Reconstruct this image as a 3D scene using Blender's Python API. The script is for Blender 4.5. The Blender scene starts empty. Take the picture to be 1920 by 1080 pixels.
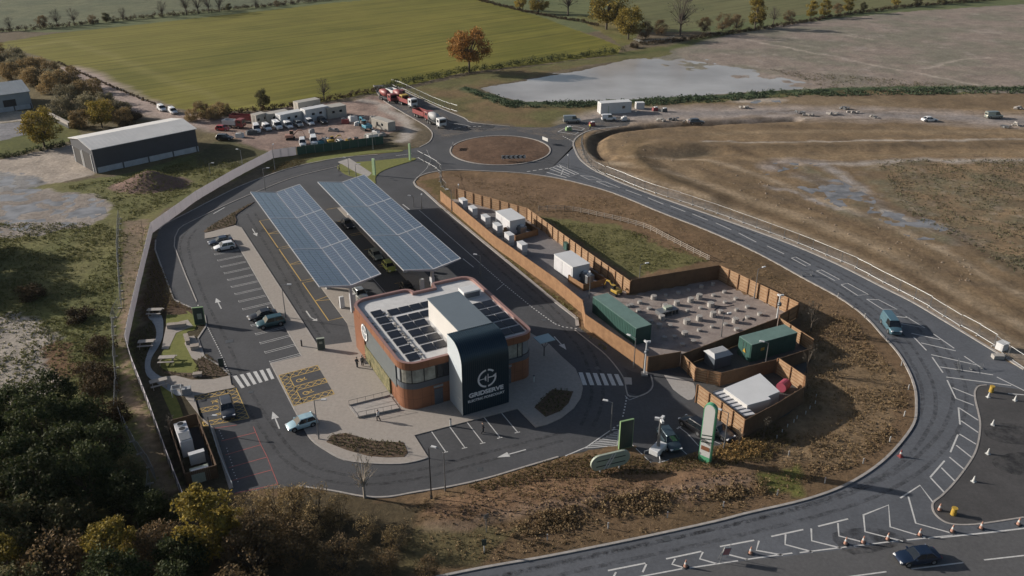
import bpy, bmesh, math, random
import numpy as np
from mathutils import Vector, Matrix
from mathutils.geometry import tessellate_polygon
random.seed(7); RNG = np.random.default_rng(7)
R = math.radians
scene = bpy.context.scene
# ------------------------------------------------------------------ camera
F_PX, HOR, CAMH = 1570.0, -233.0, 66.0
PITCH = math.atan((540 - HOR) / F_PX)
cam_d = bpy.data.cameras.new('camera')
cam_d.sensor_width = 36; cam_d.lens = 36 * F_PX / 1920
cam_d.clip_start = 1; cam_d.clip_end = 9000
cam = bpy.data.objects.new('camera', cam_d); scene.collection.objects.link(cam)
cam.location = (0, 0, CAMH); cam.rotation_euler = (math.pi / 2 - PITCH, 0, 0)
scene.camera = cam
# ------------------------------------------------------------------ world, sun, exposure
SUN_EL, SHADOW_AZ = 20.0, -15.0
sun_dir = Vector((-math.cos(R(SUN_EL)) * math.cos(R(SHADOW_AZ)), -math.cos(R(SUN_EL)) * math.sin(R(SHADOW_AZ)), math.sin(R(SUN_EL))))
world = bpy.data.worlds.new('World'); scene.world = world; world.use_nodes = True
wn = world.node_tree.nodes; wl = world.node_tree.links; wn.clear()
wo = wn.new('ShaderNodeOutputWorld'); bg = wn.new('ShaderNodeBackground'); sk = wn.new('ShaderNodeTexSky')
sk.sky_type = 'NISHITA'; sk.sun_disc = False; sk.sun_elevation = R(SUN_EL)
sk.sun_rotation = math.atan2(sun_dir.x, sun_dir.y)
sk.air_density = 1.0; sk.dust_density = 2.5; sk.ozone_density = 1.0
bg.inputs[1].default_value = 0.062
wl.new(sk.outputs[0], bg.inputs[0]); wl.new(bg.outputs[0], wo.inputs[0])
sd = bpy.data.lights.new('sun', 'SUN'); sd.energy = 4.4; sd.angle = R(0.55); sd.color = (1.0, 0.92, 0.83)
sun = bpy.data.objects.new('sun', sd); scene.collection.objects.link(sun)
sun.rotation_euler = (-sun_dir).to_track_quat('-Z', 'Y').to_euler(); sun.location = (-100, 60, 120)
scene.view_settings.view_transform = 'Standard'; scene.view_settings.look = 'None'
scene.view_settings.exposure = 0.50; scene.view_settings.gamma = 1.0
scene.render.engine = 'CYCLES'
scene.cycles.max_bounces = 5; scene.cycles.diffuse_bounces = 2; scene.cycles.glossy_bounces = 3; scene.cycles.transparent_max_bounces = 8
# ------------------------------------------------------------------ survey helpers: photo point -> ground
_fw = np.array([0, math.cos(PITCH), -math.sin(PITCH)]); _up = np.array([0, math.sin(PITCH), math.cos(PITCH)])
def G(x, y, z=0.0):
    d = _fw * F_PX + np.array([x - 960.0, 0, 0]) + _up * (540.0 - y)
    t = (CAMH - z) / -d[2]
    return (float(d[0] * t), float(d[1] * t))
def GG(pts, z=0.0): return [G(p[0], p[1], z) for p in pts]
TH = R(117.8); AV = (math.cos(TH), math.sin(TH)); BV = (AV[1], -AV[0])
def S(a, b): return (a * AV[0] + b * BV[0], a * AV[1] + b * BV[1])      # site frame -> world
def AB(x, y, z=0.0):
    p = G(x, y, z); return (p[0] * AV[0] + p[1] * AV[1], p[0] * BV[0] + p[1] * BV[1])
def smooth(pts, closed=False, n=6):
    P = [np.array(p, float) for p in pts]; out = []; N = len(P)
    for i in range(N if closed else N - 1):
        if closed: a, b, c, d = P[i - 1], P[i], P[(i + 1) % N], P[(i + 2) % N]
        else: a, b, c, d = P[max(i - 1, 0)], P[i], P[i + 1], P[min(i + 2, N - 1)]
        for k in range(n):
            t = k / n
            out.append(tuple(0.5 * ((2 * b) + (c - a) * t + (2 * a - 5 * b + 4 * c - d) * t * t + (3 * b - a - 3 * c + d) * t ** 3)))
    if not closed: out.append(tuple(P[-1]))
    return out
def along(pts, step, start=0.0):
    """points every `step` metres along a polyline -> (x, y, heading)"""
    out = []; dist = start; acc = 0.0
    for (x0, y0), (x1, y1) in zip(pts[:-1], pts[1:]):
        L = math.hypot(x1 - x0, y1 - y0)
        while L > 0 and dist <= acc + L:
            t = (dist - acc) / L; out.append((x0 + (x1 - x0) * t, y0 + (y1 - y0) * t, math.atan2(y1 - y0, x1 - x0))); dist += step
        acc += L
    return out
# ------------------------------------------------------------------ materials
MATS = {}
def mat(name, col, rough=0.8, var=0.0, scale=4.0, bump=0.0, metal=0.0, col2=None, spec=0.5, coat=0.0, emit=None, detail=5, bscale=None):
    if name in MATS: return MATS[name]
    m = bpy.data.materials.new(name); m.use_nodes = True; nt = m.node_tree; N = nt.nodes; L = nt.links
    b = N['Principled BSDF']; b.inputs['Roughness'].default_value = rough; b.inputs['Metallic'].default_value = metal
    b.inputs['Specular IOR Level'].default_value = spec
    if coat: b.inputs['Coat Weight'].default_value = coat; b.inputs['Coat Roughness'].default_value = 0.08
    c = tuple(col) + (1,)
    if var > 0 or col2:
        tc = N.new('ShaderNodeTexCoord'); nz = N.new('ShaderNodeTexNoise'); nz.inputs['Scale'].default_value = scale; nz.inputs['Detail'].default_value = detail
        nz.inputs['Roughness'].default_value = 0.65
        L.new(tc.outputs['Object'], nz.inputs['Vector'])
        rp = N.new('ShaderNodeValToRGB'); e = rp.color_ramp.elements; e[0].position = 0.32; e[1].position = 0.68
        if col2: e[0].color = c; e[1].color = tuple(col2) + (1,)
        else: e[0].color = tuple(x * (1 - var) for x in col) + (1,); e[1].color = tuple(min(1, x * (1 + var)) for x in col) + (1,)
        L.new(nz.outputs['Fac'], rp.inputs[0]); L.new(rp.outputs[0], b.inputs['Base Color'])
        if bump > 0:
            n2 = N.new('ShaderNodeTexNoise'); n2.inputs['Scale'].default_value = bscale or scale * 4; n2.inputs['Detail'].default_value = 6
            L.new(tc.outputs['Object'], n2.inputs['Vector'])
            bp = N.new('ShaderNodeBump'); bp.inputs['Strength'].default_value = 1.0; bp.inputs['Distance'].default_value = bump
            L.new(n2.outputs['Fac'], bp.inputs['Height']); L.new(bp.outputs[0], b.inputs['Normal'])
    else: b.inputs['Base Color'].default_value = c
    if emit: b.inputs['Emission Color'].default_value = tuple(emit) + (1,); b.inputs['Emission Strength'].default_value = 1
    MATS[name] = m; return m
def asphalt_mat(name, c, patch=0.25):
    m = bpy.data.materials.new(name); m.use_nodes = True; nt = m.node_tree; N = nt.nodes; L = nt.links; b = N['Principled BSDF']
    tc = N.new('ShaderNodeTexCoord')
    def noise(s, d=5, r=.6):
        n = N.new('ShaderNodeTexNoise'); n.inputs['Scale'].default_value = s; n.inputs['Detail'].default_value = d; n.inputs['Roughness'].default_value = r
        L.new(tc.outputs['Object'], n.inputs['Vector']); return n
    big = noise(0.09, 9, .72); fine = noise(2.2, 8, .8)
    m1 = N.new('ShaderNodeMapRange'); m1.inputs[1].default_value = .3; m1.inputs[2].default_value = .7; m1.inputs[3].default_value = 1 - patch; m1.inputs[4].default_value = 1 + patch
    L.new(big.outputs['Fac'], m1.inputs[0])
    m2 = N.new('ShaderNodeMapRange'); m2.inputs[1].default_value = .25; m2.inputs[2].default_value = .75; m2.inputs[3].default_value = .70; m2.inputs[4].default_value = 1.30
    L.new(fine.outputs['Fac'], m2.inputs[0])
    mu = N.new('ShaderNodeMath'); mu.operation = 'MULTIPLY'; L.new(m1.outputs[0], mu.inputs[0]); L.new(m2.outputs[0], mu.inputs[1])
    vm = N.new('ShaderNodeVectorMath'); vm.operation = 'SCALE'; vm.inputs[0].default_value = c; L.new(mu.outputs[0], vm.inputs['Scale'])
    L.new(vm.outputs[0], b.inputs['Base Color']); b.inputs['Roughness'].default_value = .78; b.inputs['Specular IOR Level'].default_value = .35
    bp = N.new('ShaderNodeBump'); bp.inputs['Distance'].default_value = .01; L.new(fine.outputs['Fac'], bp.inputs['Height']); L.new(bp.outputs[0], b.inputs['Normal'])
    MATS[name] = m; return m
M = dict(
    asphalt=asphalt_mat('site_asphalt', (.063, .065, .070)), asphalt_main=asphalt_mat('main_road_asphalt', (.092, .099, .112), .24), asphalt_old=asphalt_mat('old_asphalt', (.088, .088, .09), .12), asphalt_dark=asphalt_mat('fresh_asphalt', (.036, .038, .044), .2),
    kerb=mat('kerb_concrete', (.31, .29, .27), .85, .2, 1.2), paving=mat('pale_paving', (.30, .27, .24), .85, .10, 2.2, .004), tactile=mat('tactile', (.33, .31, .29), .85, .1, 2),
    white=mat('road_paint', (.50, .50, .49), .7, .16, 3), yellow=mat('yellow_paint', (.50, .34, .10), .7, .15, 3), red=mat('red_paint', (.32, .09, .08), .7, .2, 3), kerbw=mat('white_line', (.4, .4, .39), .8, .15, 2),
    timber_brown_shade=mat('fence_timber_brown_shade', (.085, .050, .028), .85, 0, .9, .004, col2=(.13, .08, .045)), timber_sunlit=mat('fence_timber_sunlit', (.27, .17, .095), .8, 0, .9, .004, col2=(.36, .245, .15)),  # darker and paler fence timber: shade and sunlight painted into the colour
    timber=mat('fence_timber', (.20, .105, .048), .8, 0, .9, .004, col2=(.29, .165, .08)), timber_dark=mat('fence_posts', (.19, .10, .05), .8, .2, 2), timber_pale=mat('weathered_timber', (.29, .25, .21), .85, .2, 2),
    hoard=mat('hoarding_white', (.50, .50, .515), .7, .08, .5), hoard_green=mat('hoarding_green', (.035, .085, .06), .7, .15, .6), steel=mat('galvanised', (.22, .23, .24), .45, .1, 3, metal=.6), steel_d=mat('dark_steel', (.06, .065, .07), .5),
    white_box=mat('white_cladding', (.56, .57, .575), .5, .05, .4), cream_box=mat('cream_cladding', (.38, .36, .32), .6, .08, .5), green_box=mat('green_container', (.026, .075, .062), .55, .15, .6), green_roof=mat('green_container_roof', (.115, .185, .165), .6, .12, .8),
    grey_box=mat('grey_unit', (.30, .31, .32), .6, .08, 1), dark=mat('near_black', (.018, .019, .022), .6), glass=mat('dark_glass', (.012, .016, .02), .06, spec=.8), tyre=mat('tyre_rubber', (.015, .015, .016), .9), rim=mat('wheel_rim', (.35, .36, .37), .35, metal=.8),
    lamp_lens=mat('headlight_lens', (.75, .76, .78), .15), tail=mat('tail_lens', (.35, .01, .01), .3), plate=mat('number_plate_white', (.7, .7, .66), .5),
    copper=mat('copper_cladding', (.25, .112, .062), .42, .14, .35, metal=.25), coping=mat('copper_coping', (.30, .18, .16), .5, .06, 1, metal=.2), slate=mat('slate_cladding', (.085, .10, .12), .5, .06, .6), slate_pale=mat('grey_cladding', (.20, .22, .235), .5, .06, .6),
    navy=mat('navy_metal', (.018, .040, .058), .33, .08, .5, metal=.35), box_roof=mat('box_roof_grey', (.115, .145, .17), .6, .05, .5), roof=mat('roof_membrane', (.50, .50, .495), .8, .10, .7), white_wall=mat('white_render', (.50, .49, .47), .7, .04, .5),
    hedge_wall=mat('living_wall', (.05, .06, .022), .9, 0, 1.6, .08, col2=(.21, .18, .09)), pv=None, pv_frame=mat('panel_frame', (.45, .47, .5), .4, metal=.5), canopy=mat('canopy_white', (.40, .41, .43), .5, .04, 1),
    sign_green=mat('sign_green', (.20, .31, .15), .5, .05, 1), sign_white=mat('sign_white', (.48, .49, .48), .4, .05, .6), sign_sage=mat('sage_board', (.30, .34, .28), .6, .1, 1), sign_dark=mat('sign_dark', (.03, .055, .05), .3),
    gravel=mat('gravel_hardstanding', (.18, .145, .13), .95, .3, .6, .05, col2=(.28, .24, .215)), concrete=mat('concrete', (.32, .305, .285), .9, .15, 1.2, .01), mulch=mat('mulch', (.06, .04, .025), .95, 0, 2.5, .06, col2=(.13, .085, .05)), grass=mat('lawn_turf', (.10, .115, .018), .95, 0, 1.4, .05, col2=(.165, .165, .035)),
    skin=mat('skin', (.45, .28, .2), .6), cloth_d=mat('dark_cloth', (.02, .022, .03), .9), cloth_g=mat('grey_cloth', (.12, .13, .14), .9), cloth_y=mat('hi_vis_cloth', (.55, .55, .05), .7),
    sign_lime=mat('sign_pale_green', (.42, .58, .34), .5, .05, 1), orange=mat('orange_plastic', (.36, .20, .15), .5), yellow_box=mat('machine_yellow', (.38, .25, .04), .5, .1, 2), red_box=mat('machine_red', (.22, .05, .05), .5, .1, 2), blue_box=mat('machine_blue', (.06, .22, .30), .5, .1, 2), pink=mat('pink_skip', (.28, .05, .08), .6),
    wicker=mat('cut_stone', (.33, .30, .27), .9, .1, 2), path=mat('garden_path', (.27, .29, .31), .85, .12, 1.5), mud=mat('mud_road', (.24, .19, .16), .85, .0, .25, .03, col2=(.38, .33, .29)),
)
# ------------------------------------------------------------------ mesh builder
class MB:
    def __init__(s): s.v = []; s.f = []; s.mi = []; s.m = 0
    def add(s, V, F):
        o = len(s.v); s.v += [tuple(map(float, p)) for p in V]; s.f += [tuple(i + o for i in f) for f in F]; s.mi += [s.m] * len(F); return s
    def box(s, c, d, rz=0.0, taper=1.0, ry=0.0):
        hx, hy, hz = d[0] / 2, d[1] / 2, d[2] / 2; V = []
        cr, sr = math.cos(rz), math.sin(rz)
        for z in (-hz, hz):
            t = taper if z > 0 else 1
            for x, y in ((-hx, -hy), (hx, -hy), (hx, hy), (-hx, hy)):
                x *= t; y *= t; xx, zz = x * math.cos(ry) + z * math.sin(ry), -x * math.sin(ry) + z * math.cos(ry)
                V.append((c[0] + xx * cr - y * sr, c[1] + xx * sr + y * cr, c[2] + zz))
        return s.add(V, [(3, 2, 1, 0), (4, 5, 6, 7), (0, 1, 5, 4), (1, 2, 6, 5), (2, 3, 7, 6), (3, 0, 4, 7)])
    def tube(s, p, q, r, n=6, r2=None, caps=True):
        p, q = Vector(p), Vector(q); d = (q - p); 
        if d.length < 1e-6: return s
        d.normalize(); u = d.orthogonal().normalized(); w = d.cross(u); r2 = r if r2 is None else r2; V = []
        for c, rr in ((p, r), (q, r2)):
            for i in range(n):
                a = 2 * math.pi * i / n; V.append(c + (u * math.cos(a) + w * math.sin(a)) * rr)
        F = [(i, (i + 1) % n, n + (i + 1) % n, n + i) for i in range(n)]
        if caps: F += [tuple(range(n))[::-1], tuple(range(n, 2 * n))]
        return s.add(V, F)
    def path(s, pts, r, n=6):
        for a, b in zip(pts[:-1], pts[1:]): s.tube(a, b, r, n)
        return s
    def prism(s, pts, z0, z1, top=True, sides=True, bottom=False):
        n = len(pts); tri = tessellate_polygon([[Vector((p[0], p[1], 0)) for p in pts]])
        V = [(p[0], p[1], z1) for p in pts]; 
        area = sum(pts[i][0] * pts[(i + 1) % n][1] - pts[(i + 1) % n][0] * pts[i][1] for i in range(n)); F = []
        if top: F += orient(V, tri)
        if sides:
            V += [(p[0], p[1], z0) for p in pts]
            for i in range(n):
                j = (i + 1) % n
                F.append((n + i, n + j, j, i) if area > 0 else (j, n + j, n + i, i))
        return s.add(V, F)
    def band(s, pts, z0, z1, closed=False):
        n = len(pts); V = [(p[0], p[1], z0) for p in pts] + [(p[0], p[1], z1) for p in pts]
        return s.add(V, [(i, (i + 1) % n, n + (i + 1) % n, n + i) for i in range(n if closed else n - 1)])
    def loft(s, secs, caps=True, closed=True):
        n = len(secs[0]); V = [p for sec in secs for p in sec]; F = []
        for k in range(len(secs) - 1):
            for i in range(n if closed else n - 1):
                j = (i + 1) % n; F.append((k * n + i, k * n + j, (k + 1) * n + j, (k + 1) * n + i))
        if caps: F += [tuple(range(n))[::-1], tuple((len(secs) - 1) * n + i for i in range(n))]
        return s.add(V, F)
    def ribbon(s, pts, w, z0, z1=None, closed=False, off=0.0):
        """flat or raised strip of width w along a polyline"""
        n = len(pts); Lp = []; Rp = []
        for i in range(n):
            a = pts[i - 1] if (i > 0 or closed) else pts[i]; b = pts[(i + 1) % n] if (i < n - 1 or closed) else pts[i]
            dx, dy = b[0] - a[0], b[1] - a[1]; L = math.hypot(dx, dy) or 1; nx, ny = -dy / L, dx / L
            Lp.append((pts[i][0] + nx * (w / 2 + off), pts[i][1] + ny * (w / 2 + off))); Rp.append((pts[i][0] - nx * (w / 2 - off), pts[i][1] - ny * (w / 2 - off)))
        zt = z0 if z1 is None else z1
        V = [(p[0], p[1], zt) for p in Lp] + [(p[0], p[1], zt) for p in Rp]; m = n if closed else n - 1
        F = [(n + i, n + (i + 1) % n, (i + 1) % n, i) for i in range(m)]
        if z1 is not None:
            V += [(p[0], p[1], z0) for p in Lp] + [(p[0], p[1], z0) for p in Rp]
            for i in range(m):
                j = (i + 1) % n; F.append((i, j, 2 * n + j, 2 * n + i)); F.append((3 * n + i, 3 * n + j, n + j, n + i))
            if not closed: F += [(0, 2 * n, 3 * n, n), (n - 1, 2 * n - 1, 4 * n - 1, 3 * n - 1)]
        return s.add(V, F)
    def sphere(s, c, r, sz=1.0, seg=10, rings=6):
        V = [(c[0], c[1], c[2] - r * sz)]; F = []
        for k in range(1, rings):
            t = math.pi * k / rings
            for i in range(seg):
                a = 2 * math.pi * i / seg; V.append((c[0] + r * math.sin(t) * math.cos(a), c[1] + r * math.sin(t) * math.sin(a), c[2] - r * sz * math.cos(t)))
        V.append((c[0], c[1], c[2] + r * sz))
        for i in range(seg):
            F.append((0, 1 + (i + 1) % seg, 1 + i)); e = 1 + (rings - 2) * seg; F.append((e + i, e + (i + 1) % seg, len(V) - 1))
        for k in range(rings - 2):
            for i in range(seg): F.append((1 + k * seg + i, 1 + k * seg + (i + 1) % seg, 1 + (k + 1) * seg + (i + 1) % seg, 1 + (k + 1) * seg + i))
        return s.add(V, F)
    def build(s, name, mats, parent=None, loc=None, smooth=False, kind=None, bevel=0.0, rz=None):
        me = bpy.data.meshes.new(name); me.from_pydata(s.v, [], s.f)
        if not isinstance(mats, (list, tuple)): mats = [mats]
        for m in mats: me.materials.append(m)
        if len(mats) > 1: me.polygons.foreach_set('material_index', s.mi)
        if smooth: me.polygons.foreach_set('use_smooth', [True] * len(me.polygons))
        me.update(); o = bpy.data.objects.new(name, me); scene.collection.objects.link(o)
        if parent is not None: o.parent = parent
        if loc is not None: o.location = loc
        if rz is not None: o.rotation_euler.z = rz
        if kind: o['kind'] = kind
        if bevel > 0:
            b = o.modifiers.new('bevel', 'BEVEL'); b.width = bevel; b.segments = 2; b.limit_method = 'ANGLE'
        return o
def orient(V, tri):
    out = []
    for t in tri:
        a, b, c = (V[i] for i in t); cr = (b[0] - a[0]) * (c[1] - a[1]) - (b[1] - a[1]) * (c[0] - a[0])
        out.append(tuple(t) if cr > 0 else tuple(t)[::-1])
    return out
def sheet(name, outer, holes, z, m, kind='structure'):
    loops = [outer] + list(holes); tri = tessellate_polygon([[Vector((p[0], p[1], 0)) for p in l] for l in loops])
    V = [(p[0], p[1], z) for l in loops for p in l]
    return MB().add(V, orient(V, tri)).build(name, m, kind=kind)
def tag(o, label, cat, group=None, kind=None):
    o['label'] = label; o['category'] = cat
    if group: o['group'] = group
    if kind: o['kind'] = kind
    return o
def thing(name, label, cat, loc=(0, 0, 0), rz=0.0, group=None):
    o = bpy.data.objects.new(name, None); scene.collection.objects.link(o); o.empty_display_size = .3
    o.location = (loc[0], loc[1], loc[2] if len(loc) > 2 else 0); o.rotation_euler.z = rz
    return tag(o, label, cat, group)
KIDS = {}
def copy_tree(o, loc=None, rz=None, label=None, group=None, scale=None, parent=None):
    c = o.copy(); scene.collection.objects.link(c)
    if parent is not None: c.parent = parent
    if loc is not None: c.location = (loc[0], loc[1], loc[2] if len(loc) > 2 else 0)
    if rz is not None: c.rotation_euler.z = rz
    if scale is not None: c.scale = scale if isinstance(scale, tuple) else (scale,) * 3
    if label: c['label'] = label
    if group: c['group'] = group
    if o.name not in KIDS: KIDS[o.name] = [k for k in bpy.data.objects if k.parent == o]
    for k in KIDS[o.name]: copy_tree(k, parent=c)
    return c
def inpoly(X, Y, poly):
    inside = np.zeros(X.shape, bool); n = len(poly)
    for i in range(n):
        x0, y0 = poly[i]; x1, y1 = poly[(i + 1) % n]
        if y0 == y1: continue
        c = ((y0 > Y) != (y1 > Y)) & (X < (x1 - x0) * (Y - y0) / (y1 - y0) + x0); inside ^= c
    return inside
def dline(X, Y, pts):
    D = np.full(X.shape, 1e9)
    for (x0, y0), (x1, y1) in zip(pts[:-1], pts[1:]):
        dx, dy = x1 - x0, y1 - y0; L2 = dx * dx + dy * dy or 1e-9
        t = np.clip(((X - x0) * dx + (Y - y0) * dy) / L2, 0, 1); D = np.minimum(D, np.hypot(X - x0 - t * dx, Y - y0 - t * dy))
    return D
_perm = RNG.random((256, 256))
def vnoise(X, Y, s, oct=4, seed=0):
    out = 0; amp = 1; tot = 0
    for o in range(oct):
        x = X / s + 17.3 * o + seed * 5.1; y = Y / s + 9.1 * o + seed * 3.7
        i = np.floor(x).astype(int); j = np.floor(y).astype(int); fx = x - i; fy = y - j; fx = fx * fx * (3 - 2 * fx); fy = fy * fy * (3 - 2 * fy)
        g = lambda a, b: _perm[a % 256, b % 256]
        out = out + amp * ((g(i, j) * (1 - fx) + g(i + 1, j) * fx) * (1 - fy) + (g(i, j + 1) * (1 - fx) + g(i + 1, j + 1) * fx) * fy); tot += amp; amp *= .55; s /= 2.1
    return out / tot
# ================================================================== PLAN OF THE PLACE
# big soil island inside the curving road (kerb line)
island_px = [(776,342),(786,331),(812,323),(851,319),(905,321),(967,324),(1019,330),(1071,340),(1149,362),(1240,399),(1320,430),(1400,465),(1460,496),(1510,524),(1571,557),(1621,593),(1654,629),(1682,660),(1702,693),(1715,727),(1718,760),(1713,795),(1681,839),(1641,876),(1585,910),(1511,937),(1400,963),(1338,979),(1181,1013),(1025,1044),(900,1066),(760,1095),
 (600,1120),(300,1130)]
site_front_px = [(300,1000),(345,950),(400,930),(439,925),(500,918),(560,912),(620,920),(680,931),(727,932),(780,923),(847,912),(913,897),(980,877),(1047,857),(1080,848),(1150,835),(1180,829),(1201,849),(1224,871),(1258,861),(1287,852),(1310,845),(1372,828),(1393,822)]
fence_px = [(1393,821),(1305,753),(1300,735),(1313,712),(1276,687),(1213,697),(1185,677),(1140,645),(1108,630)]
kerb_lane_px = [(1083,612),(1081,597),(1040,565),(960,498),(890,440),(822,383),(795,358)]
island = smooth(GG(island_px[:-2] ), n=4) + GG(island_px[-2:])
site_front = smooth(GG(site_front_px[:14]), n=4) + GG(site_front_px[15:])
island_loop = island + site_front + GG(fence_px) + GG(kerb_lane_px) + [G(781,350)]
rab_c = G(938, 281); rab_r = 13.4
rab = [(rab_c[0] + rab_r * math.cos(2*math.pi*i/64), rab_c[1] + rab_r * math.sin(2*math.pi*i/64)) for i in range(64)]
# outer boundary of asphalt, clockwise from the north-west arm
outer_px_nw = [(700,160),(715,185),(745,205),(785,228),(803,240),(811,252),(805,266),(787,276)]
outer_left = [(708,290),(630,297),(552,313),(500,330),(448,350),(400,374),(350,400),(310,420),(299,430),(292,450),(291,468),(308,515),(326,562),(364,580),(384,592),(387,611),(371,635),(382,669),(409,684),(431,703),(434,722),(442,727),(364,743),(374,780),(401,803),(418,856),(436,925)]
outer_bottom = [(345,950),(300,1000),(-100,1060),(-600,1190),(-900,1500),(2900,1500),(2700,900)]
outer_right = [(2300,850),(1920,693),(1877,666),(1821,632),(1766,599),(1710,566),(1654,538),(1571,496),(1488,460),(1399,427),(1314,397),(1228,367),(1165,343),(1139,331),(1112,318),(1089,300),(1079,283),(1075,268),(1085,255),(1110,244),(1160,238),(1180,233),(1175,220),(1123,221),(1060,231),(1034,238),(1008,239),(956,237),(886,230),(870,221),(826,203),(761,172),(735,158)]
outer = smooth(GG(outer_px_nw), n=3) + smooth(GG(outer_left[:10]), n=3) + GG(outer_left[10:]) + GG(outer_bottom) + smooth(GG(outer_right), n=3)
asphalt_o = sheet('road', outer, [island_loop, rab], 0.0, M['asphalt'])
main_road = smooth(GG(island_px[:-2]), n=4)[24:] + GG([(500,1300),(2900,1500),(2700,900)]) + smooth(GG(outer_right[:20]), n=3)
sheet('main_road', main_road, [], 0.003, M['asphalt_main'])
# A-road: older, paler carriageway
arow = [(-900,1620),(600,1190),(900,1130),(1100,1101),(1237,1077),(1337,1060),(1400,1051),(1500,1040),(1567,1032),(1696,1017),(1770,1008),(1920,991),(2700,905)]
sheet('carriageway', GG(arow) + GG([(2900,1080),(2900,1700),(-900,1700)]), [], 0.007, M['asphalt_old'])
# closed-off lay-by island beside the slip road
layby_px = [(1850,722),(1835,724),(1828,734),(1829,750),(1836,780),(1838,800),(1834,830),(1825,855),(1805,885),(1785,910),(1765,930),(1750,942),(1749,955),(1757,968),(1775,980),(1800,984),(1840,982),(1920,970),(2300,920),(2400,840),(2100,760)]
layby = smooth(GG(layby_px), closed=True, n=3)
sheet('layby', layby, [], 0.010, M['asphalt_old'] if False else asphalt_mat('closed_asphalt', (.062, .060, .060), .35))
k = MB(); k.ribbon(smooth(GG(layby_px[:18]), n=4), .22, 0, .05); k.build('layby_kerb', M['kerb'], kind='structure')
# kerbs
k = MB()
k.ribbon(island, .32, -.05, .13); k.ribbon(rab, .35, -.05, .14, closed=True)
k.ribbon(smooth(GG([p for p in site_front_px[5:14]]), n=4), .25, -.05, .1)
k.ribbon(smooth(GG(outer_right[1:21]), n=3), .42, -.05, .12)
k.ribbon(smooth(GG(outer_right[27:]), n=3), .3, -.05, .1)
k.ribbon(smooth(GG(outer_px_nw), n=3), .3, -.05, .1); k.ribbon(smooth(GG(outer_left[:9]), n=3), .28, -.05, .1); k.ribbon(GG(outer_left[9:20]), .25, -.05, .1)
k.ribbon(GG([(776,342),(781,350),(795,358)][1:]) + GG(kerb_lane_px[::-1]), .55, -.05, .14)
k.ribbon(smooth(GG([(776,342),(781,350),(795,358)]), n=3), .4, -.05, .135)
k.ribbon(smooth(GG([(1078,619),(1108,643),(1135,665),(1156,689),(1170,711),(1174,730),(1177,742)]), n=4), .16, 0, .08)
k.ribbon(smooth(GG([(1177,742),(1195,744),(1216,735),(1224,722),(1220,703)]), n=4), .2, 0, .07)
# raised kerb separating the path from the access road
k.ribbon(smooth(GG([(640,311),(560,330),(500,352),(420,386),(345,422)]), n=4), .2, 0, .09)
k.ribbon(GG([(345,422),(335,430),(328,445),(327,462),(348,516),(369,566)]), .2, 0, .09)
k.build('kerb', M['kerb'], kind='structure')
# second haunch strip round the big island (drain channel)
k = MB(); 
k.ribbon(smooth(GG(island_px[14:30]), n=4), .16, 0, .006, off=-.75); k.build('edge_line', M['white'], kind='structure')
# ---------------- pavements
pav_px = [(384,448),(384,438),(440,424),(452,427),(595,651)]
plaza = GG([(384,448),(384,438),(441,423),(452,427),(596,650)]) + [S(114.2,26.2), S(113.6,32.0), S(134.5,32.4)] + [S(134.5,32.4)][:0]
strip1 = [S(121.2,32.3), S(121.2,36.4)]
plaza = GG([(384,448),(384,438),(441,423),(452,427),(596,650)]) + [S(113.2,31.2), S(119.5,32.4), S(119.5,36.8), S(114.2,36.8), S(114.2,47), S(119.5,47), S(119.5,51.2), S(114.2,51.8), S(112,55.5)] + \
    GG([(1029,645),(1052,668),(1079,692),(1090,716),(1093,728),(1089,747),(1076,766),(1052,785),(1026,797),(1004,802),(970,767),(777,817),(803,858),(780,865),(747,870),(693,869),(647,863),(612,845),(583,823),(562,786),(508,682),(566,668),(463,488),(433,440)])
def slab(name, pts, z1, m, z0=0.0): return MB().prism(pts, z0, z1).build(name, m, kind='structure')
slab('pavement', plaza, .10, M['paving'])
k = MB(); k.ribbon(GG([(452,427),(596,650)]), .22, 0, .115); k.ribbon(GG([(433,440),(463,488),(566,668)]), .16, 0, .112); k.ribbon(smooth(GG([(508,682),(562,786),(583,823),(612,845),(647,863),(693,869),(747,870),(780,865),(803,858)]), n=3), .22, 0, .112)
k.build('pavement_kerb', M['kerb'], kind='structure')
for i, (b0, b1) in enumerate(((32.4, 36.8), (47, 51.2))): slab('charging_island', [S(119.52, b0), S(119.52, b1), S(172, b1), S(172, b0)], .10, M['paving'])
# side pavement by the garden
slab('garden_pavement', GG([(431,705),(434,722),(442,727),(364,743),(374,780),(401,803),(418,856),(438,915),(430,918),(394,800),(382,790),(345,742),(300,708),(330,705),(360,713),(400,712)]), .10, M['paving'])
slab('garden_path', smooth(GG([(277,592),(303,592),(306,625),(300,645),(285,670),(283,690),(300,706),(330,716),(345,735),(332,742),(300,722),(276,705),(272,680),(280,655),(293,632),(290,610)]), closed=True, n=3), .075, M['path'])
slab('garden_patio', GG([(312,610),(352,600),(362,612),(330,625),(316,655),(303,655)]), .085, M['paving'])
slab('garden_patio', GG([(352,632),(364,630),(380,655),(384,668),(370,676),(360,672),(346,645)]), .085, M['paving'])
slab('lawn', smooth(GG([(312,592),(345,582),(366,596),(366,618),(352,622),(347,640),(360,672),(372,690),(366,705),(330,700),(303,690),(300,668),(316,640)]), closed=True, n=3), .055, M['grass'])
slab('lawn', smooth(GG([(300,712),(330,745),(345,785),(352,797),(332,800),(318,770),(303,735)]), closed=True, n=3), .05, M['grass'])
slab('planting_bed', GG([(370,672),(388,664),(431,700),(424,704),(366,710),(310,700),(303,694),(330,699),(366,700),(374,690)]), .07, M['mulch'])
slab('planting_bed', smooth(GG([(386,436),(391,427),(436,400),(477,379),(452,396),(441,406),(441,421)]), closed=True, n=2), .12, M['mulch'])
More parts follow.
